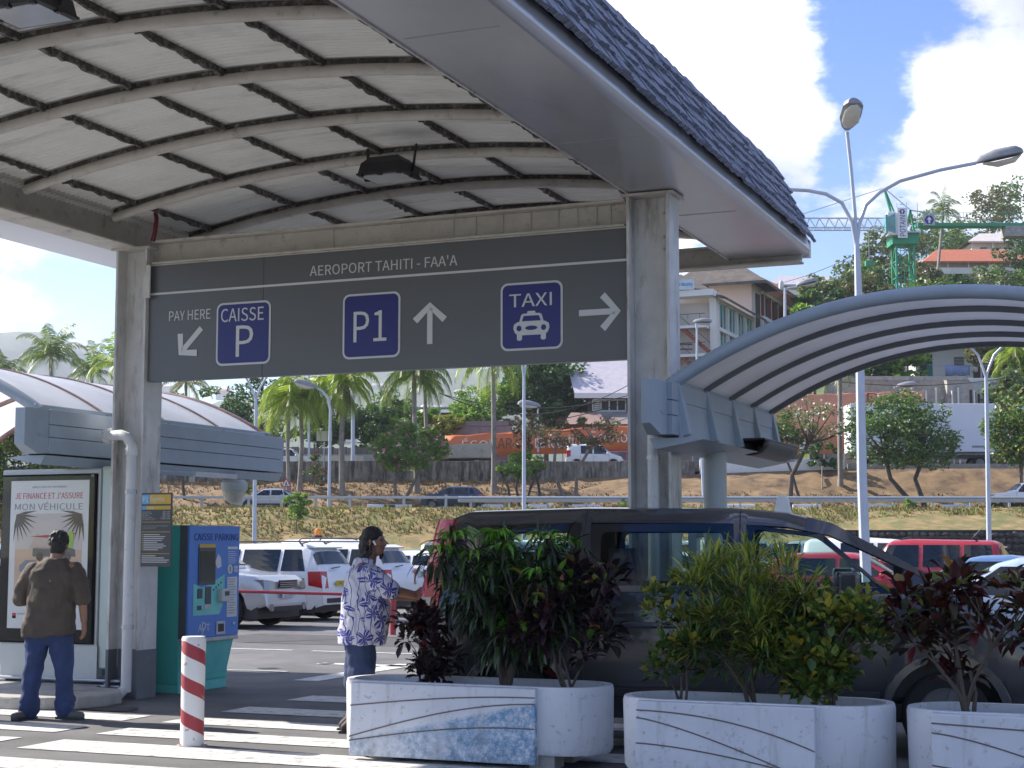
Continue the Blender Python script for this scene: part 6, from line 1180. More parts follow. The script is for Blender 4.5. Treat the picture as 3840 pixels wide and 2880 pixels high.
# bushes and shade trees along the upper road
tree('large breadfruit tree with dark glossy leaves under the taxi plate', FP(548, 133), PX(548, 392, 133), (3.6, 3, 3.0), F_dark, 80, 120, .50, .22, 'shade_tree', seed=31, tr=.22); tree('tall top of the breadfruit tree', FP(530, 138), PX(535, 375, 138), (3.2, 2.6, 3.0), F_dark, 50, 110, .5, .22, 'shade_tree', seed=32, tr=.2)
tree('bright lime round tree left of the breadfruit tree', FP(469, 136), PX(470, 405, 136), (1.5, 1.4, 1.5), F_lime, 36, 130, .22, .12, 'shade_tree', seed=33, tr=.12); tree('lime bush growing from the breadfruit tree foot', FP(498, 132), PX(497, 405, 132), (1.6, 1.4, 1.9), F_lime, 30, 90, .3, .14, 'shade_tree', seed=34)
for i, (x, y, rx, rz_, mt_, lb, d) in enumerate(((205, 420, 3.2, 2.6, F_mid, 'green bush at the foot of the milky canopy', 126), (232, 424, 2.6, 2.8, F_dark, 'dark bush left of the lamp post', 124), (262, 412, 3.0, 3.6, F_dark, 'dark tall tree behind the left lamp post', 128), (245, 436, 2.6, 2.0, F_dark, 'low dark bush by the plank fence', 124.5), (318, 415, 2.8, 3.0, F_dark, 'dark tree between the lime palms and the skirted palm', 127), (366, 428, 2.4, 2.2, F_dark, 'dark bush right of the skirted palm', 125), (393, 412, 1.9, 1.8, F_mid, 'round green tree left of the tall palm', 132), (388, 432, 1.8, 1.4, F_lime, 'lime bush above the plank fence', 125), (445, 427, 1.6, 1.1, F_yel, 'yellow flowering bush below the blue roof', 127), (478, 418, 2.0, .8, F_lime, 'low lime hedge above the purple wall', 131), (428, 419, 1.2, .8, F_lime, 'small lime bush by the blue roof', 129), (160, 432, 3.4, 2.0, F_mid, 'bushy tree behind the left column', 125), (330, 431, 2.2, 1.2, F_mid, 'low bush behind the painted wall', 125))):
    tree(lb, FP(x, d), PX(x, y, d), (rx, 1.8, rz_), mt_, 34, 90, .34, .16, 'bush', seed=40 + i, cat='bush')
tree('bright green shrub alone on the lower embankment', FP(298, 92), PX(298, 505, 92), (.75, .6, .8), F_lime, 26, 70, .2, .09, 'bush', seed=60, cat='bush', tr=.05); tree('small shrub by the guard rail under the taxi plate', FP(624, 97.5), PX(624, 503, 97.5), (.5, .4, .35), F_lime, 10, 50, .15, .08, 'bush', seed=61, cat='bush', tr=.03); tree('small lime shrub by the guard rail below the big tree', FP(908, 97), PX(908, 503, 97), (.5, .4, .4), F_lime, 10, 50, .15, .08, 'bush', seed=62, cat='bush', tr=.03); tree('thin flowering shrub between the two left palms and the curved lamp', FP(315, 110), PX(315, 470, 110), (.9, .6, 1.4), F_mid, 16, 40, .25, .1, 'bush', seed=63, cat='bush', tr=.05, flowers=(fl_red, 2, .2)); tree('small bush at the foot of the leaning tree', FP(249, 106.5), PX(249, 485, 106.5), (.6, .5, .5), F_lime, 10, 40, .2, .1, 'bush', seed=64, cat='bush', tr=.03); tree('shrub on the slope right of the half bare tree', FP(822, 108), PX(822, 452, 112), (1.4, .8, 1.3), F_dark, 16, 60, .3, .12, 'bush', seed=65, cat='bush', tr=.05)
for i, (x, y, w_, lb) in enumerate(((8, 470, 2.4, 'thick yellow green hedge at the left edge behind the display'), (45, 475, 2.6, 'hedge bush behind the display top'), (85, 478, 2.4, 'hedge bush left of the left column'), (-20, 460, 2.4, 'outermost hedge bush at the left edge'))): tree(lb, Vector((gx(x, 78), 78, -.1)), PX(x, y + 8, 78), (w_, 1.8, 3.2), F_yel if i % 2 == 0 else F_mid, 50, 110, .22, .12, 'hedge', seed=70 + i, cat='hedge', tr=.08)
# grass tufts over the lower embankment and dry litter on the upper slope
def tufts(name, n_, f, ln, m, seed):
    rs = random.Random(seed); V, Q = [], []
    for i in range(n_):
        x, d = f(rs); p = Vector((x, d, foot(x, d) + (.0 if d < 98 else 0))); 
        for q in range(5):
            a = rs.uniform(0, 6.28); e = p + Vector((math.cos(a) * ln * .6, math.sin(a) * ln * .6, ln * rs.uniform(.5, 1))); w_ = Vector((-math.sin(a), math.cos(a), 0)) * .04; b = len(V); V += [p - w_ - Vector((0, 0, .05)), p + w_ - Vector((0, 0, .05)), e + w_ * .3, e - w_ * .3]; Q.append((b, b + 1, b + 2, b + 3))
    o = npmesh(name, [tuple(v) for v in V], Q, m); tag(o, None, None, None, 'stuff'); return o
g1 = tufts('grass', 9000, lambda r: (r.uniform(-34, 36), r.uniform(86, 98)), .17, mat('verge_grass', [(.12, .15, .03), (.24, .20, .07), (.30, .22, .10), (.17, .20, .04)], .8, island=.4, trans=.3), 3); g1['label'] = 'tufts of yellow green grass over the lower embankment'; g1['category'] = 'grass'
g3 = tufts('weed_clump', 900, lambda r: (r.uniform(-34, 36), 86 + 12 * r.random() ** .8), .34, mat('weed_blades', [(.10, .15, .025), (.18, .22, .04), (.24, .24, .06)], .8, island=.4, trans=.3), 9); g3['label'] = 'green weed clumps scattered on the lower embankment'; g3['category'] = 'weeds'
g2 = tufts('dry_grass', 5000, lambda r: (r.uniform(-34, 46), r.uniform(105, 112)), .16, mat('dry_grass_blades', [(.24, .17, .09), (.34, .26, .15), (.15, .10, .06)], .9, island=.4), 4); g2['label'] = 'short dry grass and litter over the upper slope'; g2['category'] = 'grass'
# ---------------------------------------------------------------- guard rails, walls, fence, banner
gr = thing('guard_rail', 'plain steel guard rail on dark posts along the lower road, left half', 'guard rail', (0, 98, RZ)); xa, xb = gx(150, 98), gx(462, 98)
MB().bar((xa, 0, .72), (xb, 0, .70), .1, .16).build('rail', galv, gr, bevel=.02)
for x in (202, 249, 282, 316, 350, 404, 446): MB().box(gx(x, 98) - .08, gx(x, 98) + .08, .05, .2, -.1, .88).build('post', galv, gr)
gw = thing('guard_rail', 'corrugated steel guard rail along the lower road, right half', 'guard rail', (0, 97.8, RZ)); xa, xb = gx(458, 97.8), gx(1060, 97.8); k = MB(); k.loft([[(x, y, z) for y, z in ((0, .38), (-.08, .44), (-.08, .50), (0, .55), (0, .60), (-.08, .65), (-.08, .71), (0, .77))] for x in (xa, xb)], close=False); k.build('rail', galv, gw)
for i in range(16): x = xa + .8 + i * 2.4; MB().box(x - .07, x + .07, .02, .14, -.1, .8).build('post', galv, gw)
for i, x in enumerate((382, 398, 447, 489, 538, 586, 640, 740, 806, 878, 955)): b = thing('kerb_block', 'white concrete block in the row along the far side of the lower road', 'block', (gx(x, 104.4), 104.4, RZ), 0, 'white blocks along the lower road'); MB().box(-.95, .95, -.12, .12, 0, .42).build('block', white_paint, b, bevel=.04)
stain = mat('stained_concrete', (.26, .24, .215), .9, var=.4, vs=1.2, bump=.5, bs=10, dirt=(.045, .042, .04), damt=.92, ds=.8, dthr=.43, dz=(3, 1, .5))
rw = thing('retaining_wall', 'long stained concrete retaining wall below the upper road', 'wall', (0, 112.3, 0)); xs_ = [gx(x, 112.3) for x in (95, 200, 262, 330, 400, 470, 545, 620, 695)]
for i, (a, b) in enumerate(zip(xs_, xs_[1:])): MB().box(a + .015, b - .015, 0, .45, 5.6, 7.62 + .04 * (i % 2)).build('wall_section', stain, rw, bevel=.03); MB().box(a, b - .03, -.18, .0, 5.5, 6.35 + .1 * (i % 3)).build('footing', stain, rw)
wk = thing('parapet', 'low white kerb wall along the upper road at the right', 'wall', (0, 112.4, 0)); MB().box(gx(700, 112.4), gx(845, 112.4), 0, .3, 6.6, 7.75).build('kerb', white_paint, wk); MB().box(gx(848, 112.4), gx(1060, 112.4), 0, .3, 6.6, 7.45).build('kerb', concrete, wk)
# dark stone wall at the right end of the car park: single stones over a dark core
sw = thing('stone_wall', 'dark rubble stone wall at the right end of the car park', 'wall', (0, 84.6, 0)); xa, xb = gx(838, 84.5), gx(1075, 84.5); MB().box(xa, xb, .12, .6, 0, 2.45).build('core', mat('wall_core', (.03, .028, .026), .95), sw)
stm = []; rr = random.Random(8)
for q in range(5):
    k = MB(); k.sph((0, 0, 0), .19, 6, 4, (1.1, .6, .8)); k.v = [(x * rr.uniform(.8, 1.2), y * rr.uniform(.8, 1.2), z * rr.uniform(.8, 1.2)) for x, y, z in k.v]; me = bpy.data.meshes.new('stone'); me.from_pydata(k.v, [], k.f); me.materials.append(mat('lava_stone_%d' % (q % 2), ((.06, .055, .05), (.10, .09, .085))[q % 2], .9, var=.3, vs=4)); stm.append(me)
n_ = 0; ex = MB()
for row in range(7):
    x = xa + (row % 2) * .17
    while x < xb:
        p = (x + rr.uniform(-.04, .04), .1 + rr.uniform(-.03, .03), .2 + row * .335 + rr.uniform(-.03, .03)); sc_ = rr.uniform(.85, 1.2)
        if row >= 2 and n_ < 290 and gx(865, 84.5) < x < gx(1026, 84.5): inst('stone', rr.choice(stm), sw, p, (rr.uniform(0, 6), rr.uniform(-.3, .3), 0), (sc_,) * 3); n_ += 1
        else: me = rr.choice(stm); ex.add([Vector(p) + v.co * sc_ for v in me.vertices], [tuple(f.vertices) for f in me.polygons])
        x += rr.uniform(.34, .42)
so_ = ex.build('stones_low', stm[0].materials[0], sw); so_['kind'] = 'stuff'
# plank fence and the painted wall
fe = thing('plank_fence', 'weathered dark plank fence above the painted wall', 'fence', (0, 121.8, UZ)); rr = random.Random(3); wood = mat('grey_plank', [(.10, .085, .075), (.16, .14, .125), (.07, .06, .055)], .9, island=.4); x = gx(236, 121.8)
k = MB()
while x < gx(376, 121.8): w_ = rr.uniform(.14, .19); k.box(x, x + w_, 0, .03, .4, 2.0 + rr.uniform(-.06, .06)); x += w_ + .012
o = k.build('planks', wood, fe); o['kind'] = 'stuff'; MB().box(gx(236, 121.8), gx(376, 121.8), .035, .09, 1.2, 1.3).build('rail', bark_d, fe)
mu = thing('painted_wall', 'low wall painted with palms and blue swirls below the plank fence', 'wall', (0, 121.2, UZ)); m0, m1 = gx(262, 121.2), gx(363, 121.2)
MB().box(m0 - .3, gx(374, 121.2), 0, .25, -.2, 1.42).build('wall', concrete, mu); MB().box(m0, m1, -.02, -.003, .1, 1.3).build('mural_ground', mat('mural_cream', (.5, .46, .36), .8, var=.2, vs=1), mu)
rr = random.Random(12); mcs = [mat('mural_blue', (.12, .2, .36), .8), mat('mural_green', (.05, .25, .2), .8), mat('mural_ochre', (.45, .30, .08), .8), mat('mural_mauve', (.35, .18, .28), .8), mat('mural_sky', (.30, .42, .5), .8)]
for i in range(9):
    x = m0 + .5 + i * (m1 - m0 - .9) / 8; r_ = rr.uniform(.28, .52); a0 = rr.uniform(0, 2); k = MB(); k.loft([[(x + q * math.cos(a), -.024 - .001 * i, .25 + q * math.sin(a) * 1.5) for q in (r_, r_ * .66)] for a in np.linspace(0, math.pi, 12)], close=False); k.build('mural_arc', mcs[i % 5], mu)
for x in (m0 + 4.4, m0 + 7.0):
    k = MB(); k.prism([(x - .04, .2), (x + .04, .2), (x + .03, .8), (x - .03, .8)], 0, .004, lambda a, b, h: Vector((a, -.035 - h, b))); k.build('mural_trunk', mcs[2], mu)
    for a in (20, 60, 100, 140, 180, 0, -30, 210): k = MB(); k.prism([(x, .8), (x + .2 * math.cos(R(a)) + .05, .82 + .18 * math.sin(R(a))), (x + .42 * math.cos(R(a)), .78 + .3 * math.sin(R(a))), (x + .2 * math.cos(R(a)) - .05, .75 + .18 * math.sin(R(a)))], 0, .004, lambda a_, b, h: Vector((a_, -.04 - h, b))); k.build('mural_leaf', mcs[1], mu)
orange = mat('orange_tarp', (.62, .16, .045), .6, var=.1, vs=.6, bump=.3, bs=2); white_t = mat('banner_white', (.7, .68, .64), .6); brown_t = mat('banner_brown', (.14, .06, .03), .6); salmon = mat('salmon_board', (.62, .26, .15), .65, var=.08, vs=.4)
def banner(label, x0, x1, yt0, yt1, yb0, yb1, d, m, texts, nm='advertising_banner'):
    o = thing(nm, label, 'banner', (gx((x0 + x1) / 2, d), d, 0)); ox = gx((x0 + x1) / 2, d); n_ = 24; rr = random.Random(int(x0)); rows = []
    for i in range(n_ + 1):
        f = i / n_; x = gx(x0 + (x1 - x0) * f, d) - ox; zt, zb = gz(yt0 + (yt1 - yt0) * f, d), gz(yb0 + (yb1 - yb0) * f, d); y = .08 * math.sin(i * 1.3) + rr.uniform(-.03, .03); rows.append([(x, y, zb), (x, y * .5 - .03, (zt + zb) / 2), (x, y, zt + .05 * math.sin(i * 2.1))])
    k = MB(); k.loft(rows, close=False); s_ = k.build('cloth', m, o, smooth=True); mm = s_.modifiers.new('s', 'SOLIDIFY'); mm.thickness = .03
    for i in range(0, n_ + 1, 3): f = i / n_; x = gx(x0 + (x1 - x0) * f, d) - ox; MB().box(x - .04, x + .04, .12, .2, gz(yb0, d) - 1.2, gz(yt0 + (yt1 - yt0) * f, d) + .1).build('post', galv, o)
    for (t_, a, b, c_, e, mt_) in texts: text_fit('lettering', t_, mt_, o, gx(a, d) - ox, gx(b, d) - ox, gz(e, d), gz(c_, d), lambda p, q, h: Vector((p, -.17 - h, q)), .01, shear=gz(yt1, d) * 0)
    return o
banner('orange advertising banner with white and brown lettering behind the slope trees', 445, 700, 436, 421, 456, 451, 124, orange, [('ÉCO', 462, 488, 438, 449, white_t), ('CAR', 491, 512, 438, 449, brown_t), ('La location', 535, 586, 433, 448, white_t), ('Économique', 590, 668, 428, 446, white_t)])
banner('salmon advertising board with a brown letter above the white trailer', 764, 926, 396, 391, 455, 452, 125.5, salmon, [('D', 868, 880, 393, 402, brown_t)])
# roadside boulders
for i in range(16): x = 498 + i * 9 + rnd.uniform(-3, 3) if i < 11 else 700 + (i - 11) * 14; b = thing('boulder', 'brown boulder in the row at the foot of the orange banner', 'boulder', (gx(x, 123.2), 123.2, UZ), 0, 'boulders under the orange banner'); k = MB(); k.sph((0, 0, .3), .5, 8, 6, (1, .7, .75)); k.v = [(p[0] * rnd.uniform(.85, 1.15), p[1] * rnd.uniform(.85, 1.15), max(-.1, p[2] * rnd.uniform(.85, 1.2))) for p in k.v]; k.build('rock', mat('brown_rock', (.20, .12, .085), .9, var=.3, vs=3, bump=.5, bs=10), b)
pw_ = thing('garden_wall', 'purple grey block wall behind the orange banner', 'wall', (0, 127, 0)); MB().box(gx(455, 127), gx(512, 127), 0, .3, UZ, gz(421, 127)).build('wall', mat('mauve_wall', (.22, .19, .21), .9, var=.15, vs=2, bump=.3), pw_)
# dump truck body on the upper road
dt = thing('dump_truck', 'pale dump truck skip standing on the upper road behind the pink blossom tree', 'truck', (gx(461, 117), 117, UZ)); sk = mat('skip_cream', (.46, .43, .37), .7, var=.15, vs=2, dirt=(.2, .13, .08), damt=.6, ds=2)
k = MB(); k.loft([[(x, y, z) for x, y in ((-2.15, -1.1), (2.15, -1.1), (2.15, 1.1), (-2.15, 1.1))] for z in (.85, .95)] ); k.build('bed', sk, dt)
for y in (-1.15, 1.1): k = MB(); k.prism([(-2.2, .9), (2.2, .9), (2.25, 1.95), (-2.1, 1.85)], y, y + .06, lambda a, b, h: Vector((a, h, b))); k.build('side_board', sk, dt)
for x in (-1.9, -1.2, -.5, .2, .9, 1.6): MB().bar((x, -1.19, .9), (x + .12, -1.19, 1.75), .06, .09).build('rib', sk, dt)
MB().box(-2.2, -2.12, -1.1, 1.1, .9, 1.75).build('tail_board', sk, dt); MB().box(2.12, 2.25, -1.1, 1.1, .9, 2.25).build('head_board', sk, dt); MB().box(-2.9, -2.3, -.9, .9, .8, 2.1).build('old_cab', mat('truck_maroon', (.18, .10, .09), .6), dt, bevel=.1); MB().box(-2.4, 2.3, -.4, .4, .55, .85).build('chassis', trim, dt); add_wheels(dt, [(-1.7, .45), (1.2, .45)], 1.05, .45, .26)
# white trailer
tr_ = thing('box_trailer', 'long plain white box trailer on the upper road behind the big blossom tree', 'trailer', (gx(920, 117.5), 117.5, UZ)); wl = mat('trailer_white', (.66, .69, .76), .5, var=.03, vs=.5)
hw = (gx(992, 117.5) - gx(848, 117.5)) / 2; MB().box(-hw, hw, -1.2, 1.2, gz(453, 117.5) - UZ, gz(405, 117.5) - UZ).build('box', wl, tr_, bevel=.05); MB().box(-hw, hw, -1.1, 1.1, .9, 1.15).build('chassis', trim, tr_); add_wheels(tr_, [(-3.4, .5), (-2.2, .5), (4.2, .5)], 1.15, .5, .3)
for x in (-.6, 2.2): MB().box(x, x + .12, -1.15, -1.0, 0, 1.0).build('landing_leg', galv, tr_)
MB().box(3.6, 4.6, -1.225, -1.205, 1.65, 1.8).build('maker_plate', greyt, tr_); MB().box(-hw + .02, hw - .02, -1.215, -1.205, gz(453, 117.5) - UZ, gz(452, 117.5) - UZ).build('lower_edge', galv, tr_)
t2 = thing('box_trailer', 'second white box trailer cut by the right blossom tree', 'trailer', (gx(1030, 118), 118, UZ)); MB().box(-2.6, 2.6, -1.2, 1.2, 1.15, gz(406, 118) - UZ).build('box', wl, t2, bevel=.05); MB().box(-2.5, 2.5, -1, 1, .8, 1.14).build('chassis', trim, t2); add_wheels(t2, [(-1.8, .45), (1.5, .45)], 1.15, .45, .26)
ys_ = thing('warning_board', 'yellow and white road works board on the upper road', 'sign', (gx(805, 113.5), 113.5, UZ)); MB().box(-.35, .35, 0, .04, .2, 2.2).build('panel', pl_w, ys_); MB().box(-.33, .33, -.01, -.002, 1.75, 2.15).build('yellow_top', mat('board_lime', (.6, .62, .03), .6), ys_); k = MB(); k.prism([(-.3, .75), (.3, .75), (0, 1.4)], 0, .006, lambda a, b, h: Vector((a, -.004 - h, b))); k.build('triangle', MATS['board_lime'], ys_)
# ---------------------------------------------------------------- buildings
roof_sh = mat('shingle_roof', (.085, .075, .07), .9, var=.35, vs=1.5, bump=.8, bs=5, dirt=(.16, .12, .10), damt=.6, ds=.8); roof_br = mat('brown_roof', (.15, .085, .07), .9, var=.3, vs=1, bump=.6, bs=4); cream_w = mat('cream_render', (.58, .52, .46), .85, var=.05, vs=.5); white_w = mat('white_render', (.66, .66, .64), .8, var=.05, vs=.5); pink_w = mat('pink_render', (.56, .46, .42), .85, var=.05, vs=.5); teal = mat('teal_window', (.02, .17, .19), .12, var=.5, vs=.4); dark_in = mat('dark_opening', (.02, .02, .022), .6); rail_m = mat('rust_red_steel', (.22, .055, .035), .7); lilac = mat('lilac_tin_roof', (.42, .40, .45), .6, var=.12, vs=2, bump=.3, bs=4); brown_wl = mat('brown_wall', (.07, .045, .045), .85)
def hb(o, name, u0, u1, t0, t1, z0, z1, m, bevel=0): return MB().box(u0, u1, t0, t1, z0, z1).build(name, m, o, bevel=bevel)
# motel, laid out on the same grid as the station; local x along u, y along t
U1, T1 = onU(0, 0, 1) if False else (0, 0)
pm_ = Vector((gx(719, 140), 140, 0)); mu_, mt_ = pm_.dot(E1), pm_.dot(E2)
ho = thing('motel', 'white and cream motel block with teal windows and dark hipped roofs behind the right column', 'building', (pm_.x, pm_.y, 0), -TH)
GZ = 8.0; floors = [13.5, 16.1, 18.7, 21.3, 23.9]
hb(ho, 'wall', -8, -.35, .35, 14, GZ, 23.6, cream_w)
for x in (-5.2, -.30): hb(ho, 'white_pier', x - .3, x + .3, -1.6 if x < -1 else -.3, .32 if x < -1 else .32, GZ, 24.0, white_w)
for z in floors[1:4]:
    hb(ho, 'balcony_slab', -8, -.65, -1.5, .34, z - .25, z, white_w); r_ = hb(ho, 'balcony_wall', -7.9, -3.2, -1.5, -1.42, z + .01, z + .62, rail_m)
    for q in range(7): MB().bar((-7.8 + q * 1.1, -1.46, z + .62), (-7.8 + q * 1.1, -1.46, z + 1.0), .04, .04).build('baluster', black_plastic, r_)
    MB().bar((-7.9, -1.46, z + 1.02), (-.7, -1.46, z + 1.02), .05, .05).build('handrail', black_plastic, r_)
    k = MB()
    for q in range(11): k.box(-3.1 + q * .26, -2.84 + q * .26 + .02, -1.35, -.4, z - .15 - q * .235, z - .10 - q * .235)
    o = k.build('stair_flight', rail_m, ho); o['kind'] = 'stuff'
    MB().bar((-3.1, -1.38, z - .1), (-.3, -1.38, z - 2.6), .06, .3).build('stringer', rail_m, ho); MB().bar((-3.1, -1.38, z + .9), (-.3, -1.38, z - 1.65), .05, .05).build('stair_rail', black_plastic, ho)
    hb(ho, 'door', -7.3, -6.5, .30, .345, z + .02, z + 2.05, white_w)
for f, z in enumerate(floors[:4]):
    hb(ho, 'floor_band', -.34, .12, .35, 13.9, z + 2.25, z + 2.6, white_w)
    for q in range(4):
        w_ = hb(ho, 'window', -.30, -.20, .6 + q * 3.35, .6 + q * 3.35 + 3.1, z + .02, z + 2.24, teal); hb(w_, 'mullion', -.195, -.15, .6 + q * 3.35 + 1.0, .6 + q * 3.35 + 1.12, z + .02, z + 2.24, white_w); hb(w_, 'mullion', -.195, -.15, .6 + q * 3.35 + 2.05, .6 + q * 3.35 + 2.17, z + .02, z + 2.24, white_w)
    for q in range(5): hb(ho, 'pillar', -.30, .08, .35 + q * 3.35, .55 + q * 3.35, z, z + 2.25, white_w)
hb(ho, 'parapet', -8, .1, -1.7, -.2, 23.9, 24.45, white_w)
k = MB(); k.add([(-9, -2.4, 26.0), (.9, -.5, 23.9), (.9, 15.5, 23.9), (-5.5, 7.5, 27.6), (-9, 7.5, 27.6), (-9, -2.4, 25.7), (.9, -.5, 23.65), (.9, 15.5, 23.65)], [(0, 1, 3, 4), (1, 2, 3), (5, 6, 1, 0), (6, 7, 2, 1)]); k.build('roof', roof_sh, ho)
MB().add([(-8.6, -.22, 24.46), (.4, -.22, 24.46), (.4, -.22, 24.0), (-8.6, -.22, 25.9)], [(0, 1, 3)]).build('gable', mat('gable_dark', (.03, .026, .024), .9), ho)
# rear tower and wing
hb(ho, 'wall', -5.1, -.7, 16, 20, GZ, 27.8, pink_w); hb(ho, 'wall', -10, -.9, 20.01, 36, GZ, 28.0, cream_w); hb(ho, 'stair_window', -.69, -.6, 17.6, 19.2, 22.5, 27.0, dark_in)
for f, z in enumerate((17.2, 19.8, 22.4, 25.0)):
    hb(ho, 'floor_band', -.89, -.4, 20.1, 35.9, z + 2.25, z + 2.6, white_w)
    for q in range(5): w_ = hb(ho, 'window', -.88, -.8, 20.5 + q * 3.1, 23.3 + q * 3.1, z + .02, z + 2.24, teal if f < 3 else dark_in); hb(w_, 'mullion', -.795, -.74, 21.85 + q * 3.1, 22.0 + q * 3.1, z + .02, z + 2.24, white_w)
    for q in range(6): hb(ho, 'pillar', -.89, -.5, 20.1 + q * 3.1, 20.4 + q * 3.1, z, z + 2.25, white_w if f < 3 else rail_m)
k = MB(); k.add([(-9, 14.2, 27.7), (1.2, 14.2, 27.7), (1.2, 21.6, 27.7), (-9, 21.6, 27.7), (-6.5, 18, 30.3), (-2.6, 18, 30.3), (-9, 14.2, 27.4), (1.2, 14.2, 27.4), (1.2, 21.6, 27.4)], [(0, 1, 5, 4), (1, 2, 5), (2, 3, 4, 5), (0, 4, 3), (6, 7, 1, 0), (7, 8, 2, 1)]); k.build('roof', roof_sh, ho)
k = MB(); k.add([(-13, 21.7, 28.0), (1.4, 21.7, 28.0), (1.4, 38, 28.0), (-13, 38, 28.0), (-6, 26, 32.2), (-6, 34, 32.2), (1.4, 21.7, 27.7), (1.4, 38, 27.7), (-13, 21.7, 27.7)], [(0, 1, 4), (1, 2, 5, 4), (2, 3, 5), (6, 7, 2, 1), (8, 6, 1, 0)]); k.build('roof', roof_br, ho)
k = MB(); k.sph((1.0, 22, 28.2), .7, 12, 8, (.35, 1, 1)); k.build('satellite_dish', white_w, ho, smooth=True)
sb = hb(ho, 'sign_board', -7.4, -3.4, -1.9, -1.75, 24.5, 26.6, mat('motel_sign_dark', (.02, .025, .04), .6)); text_fit('lettering', 'Motel', wt, sb, -6.6, -3.6, 25.3, 26.5, lambda a, b, h: Vector((a, -1.91 - h, b)), .02); MB().box(-7.2, -3.5, -1.93, -1.905, 24.75, 25.1).build('blue_swoosh', mat('swoosh_blue', (.03, .2, .5), .6), sb)
nv = hb(ho, 'no_vacancy_board', -3.3, -1.6, -1.9, -1.75, 24.5, 25.4, mat('pale_blue_board', (.45, .58, .66), .6)); text_fit('lettering', 'No Vacancy', mat('vacancy_blue', (.05, .15, .4), .6), nv, -3.2, -1.7, 24.75, 25.15, lambda a, b, h: Vector((a, -1.91 - h, b)), .02)
# tin roofed house behind the breadfruit tree
d = 129.5; h1 = thing('tin_roof_house', 'house with a wide lilac tin roof right of the breadfruit tree', 'house', (gx(640, d), d, 0)); ox = gx(640, d); xl, xr = gx(574, d) - ox, gx(712, d) - ox; ze, zr = gz(395, d), gz(352, d)
hb(h1, 'wall', xl + 1.2, xr - 1, 0, 6, UZ, ze - .05, brown_wl); k = MB(); k.add([(xl, -1.5, ze), (xr, -1.5, ze), (xr - 3.5, 5, zr), (xl - .5, 5, zr), (xl, -1.5, ze - .25), (xr, -1.5, ze - .25), (xr, 10, ze)], [(0, 1, 2, 3), (4, 5, 1, 0), (1, 6, 2)]); k.build('roof', lilac, h1); hb(h1, 'fascia', xl, xr, -1.56, -1.51, ze - .4, ze + .02, white_w)
wx0, wx1 = gx(593, d) - ox, gx(626, d) - ox; w_ = hb(h1, 'window', wx0, wx1, -.08, -.02, gz(411, d), gz(400, d), dark_in)
for q in range(5): x = wx0 + (wx1 - wx0) * q / 4; hb(w_, 'frame', x - .05, x + .05, -.14, -.085, gz(411, d), gz(400, d), white_w)
for z in (gz(411, d), gz(400, d)): hb(w_, 'frame', wx0, wx1, -.14, -.085, z - .06, z + .06, white_w)
for q in range(6): hb(w_, 'louvre', wx0 + .1, wx0 + (wx1 - wx0) / 4 - .1, -.13, -.088, gz(411, d) + .1 + q * .16, gz(411, d) + .2 + q * .16, white_w)
hb(h1, 'lower_wall', xl + 1.2, xr - 1, -.4, -.05, UZ, gz(412, d), mat('plinth_grey', (.3, .3, .31), .8))
d = 126.6; tn = thing('market_tent', 'brown canvas tent roofs behind the orange banner', 'tent', (gx(605, d), d, 0)); ox = gx(605, d)
for i, (a, b) in enumerate(((562, 606), (606, 650), (650, 690))): xa, xb = gx(a, d) - ox, gx(b, d) - ox; k = MB(); k.add([(xa, -2, gz(426, d)), (xb, -2, gz(426, d)), (xb - .4, 1.5, gz(411, d)), (xa + .8, 1.5, gz(411, d)), (xb, 5, gz(426, d)), (xa, 5, gz(426, d))], [(0, 1, 2, 3), (1, 4, 2), (0, 3, 5), (3, 2, 4, 5)]); k.build('canvas', mat('brown_canvas_%d' % i, ((.24, .16, .14), (.20, .17, .17), (.25, .18, .15))[i], .8, var=.1), tn); 
for a in (562, 606, 650, 690): MB().box(gx(a, d) - ox - .05, gx(a, d) - ox + .05, -1.9, -1.8, UZ, gz(426, d)).build('pole', galv, tn)
d = 141; sh_ = thing('open_shed', 'open shed with a pale blue corrugated roof and white posts', 'shed', (gx(434, d), d, 0)); ox = gx(434, d); xa, xb = gx(402, d) - ox, gx(464, d) - ox
k = MB()
rows = []
for i in range(41): x = xa + (xb - xa) * i / 40; w_ = .06 * (i % 2); rows.append([(x, -3, gz(410, d) + w_), (x, 4, gz(405.5, d) + w_), (x, 4, gz(405.5, d) + w_ - .05), (x, -3, gz(410, d) + w_ - .12)])
k.loft(rows); k.build('roof', mat('pale_blue_tin', (.40, .50, .54), .6, var=.1), sh_)
for x in (406, 420, 441, 457): MB().box(gx(x, d) - ox - .09, gx(x, d) - ox + .09, -2.8, -2.6, UZ, gz(410, d)).build('post', white_w, sh_)
hb(sh_, 'back_wall', xa + .5, xb - .5, 3.8, 4, UZ, gz(409, d), mat('shed_wall', (.20, .17, .13), .9, var=.3, vs=1)); hb(sh_, 'low_wall', xa + .5, xb - .5, -2.5, -2.3, UZ, gz(424, d), concrete)
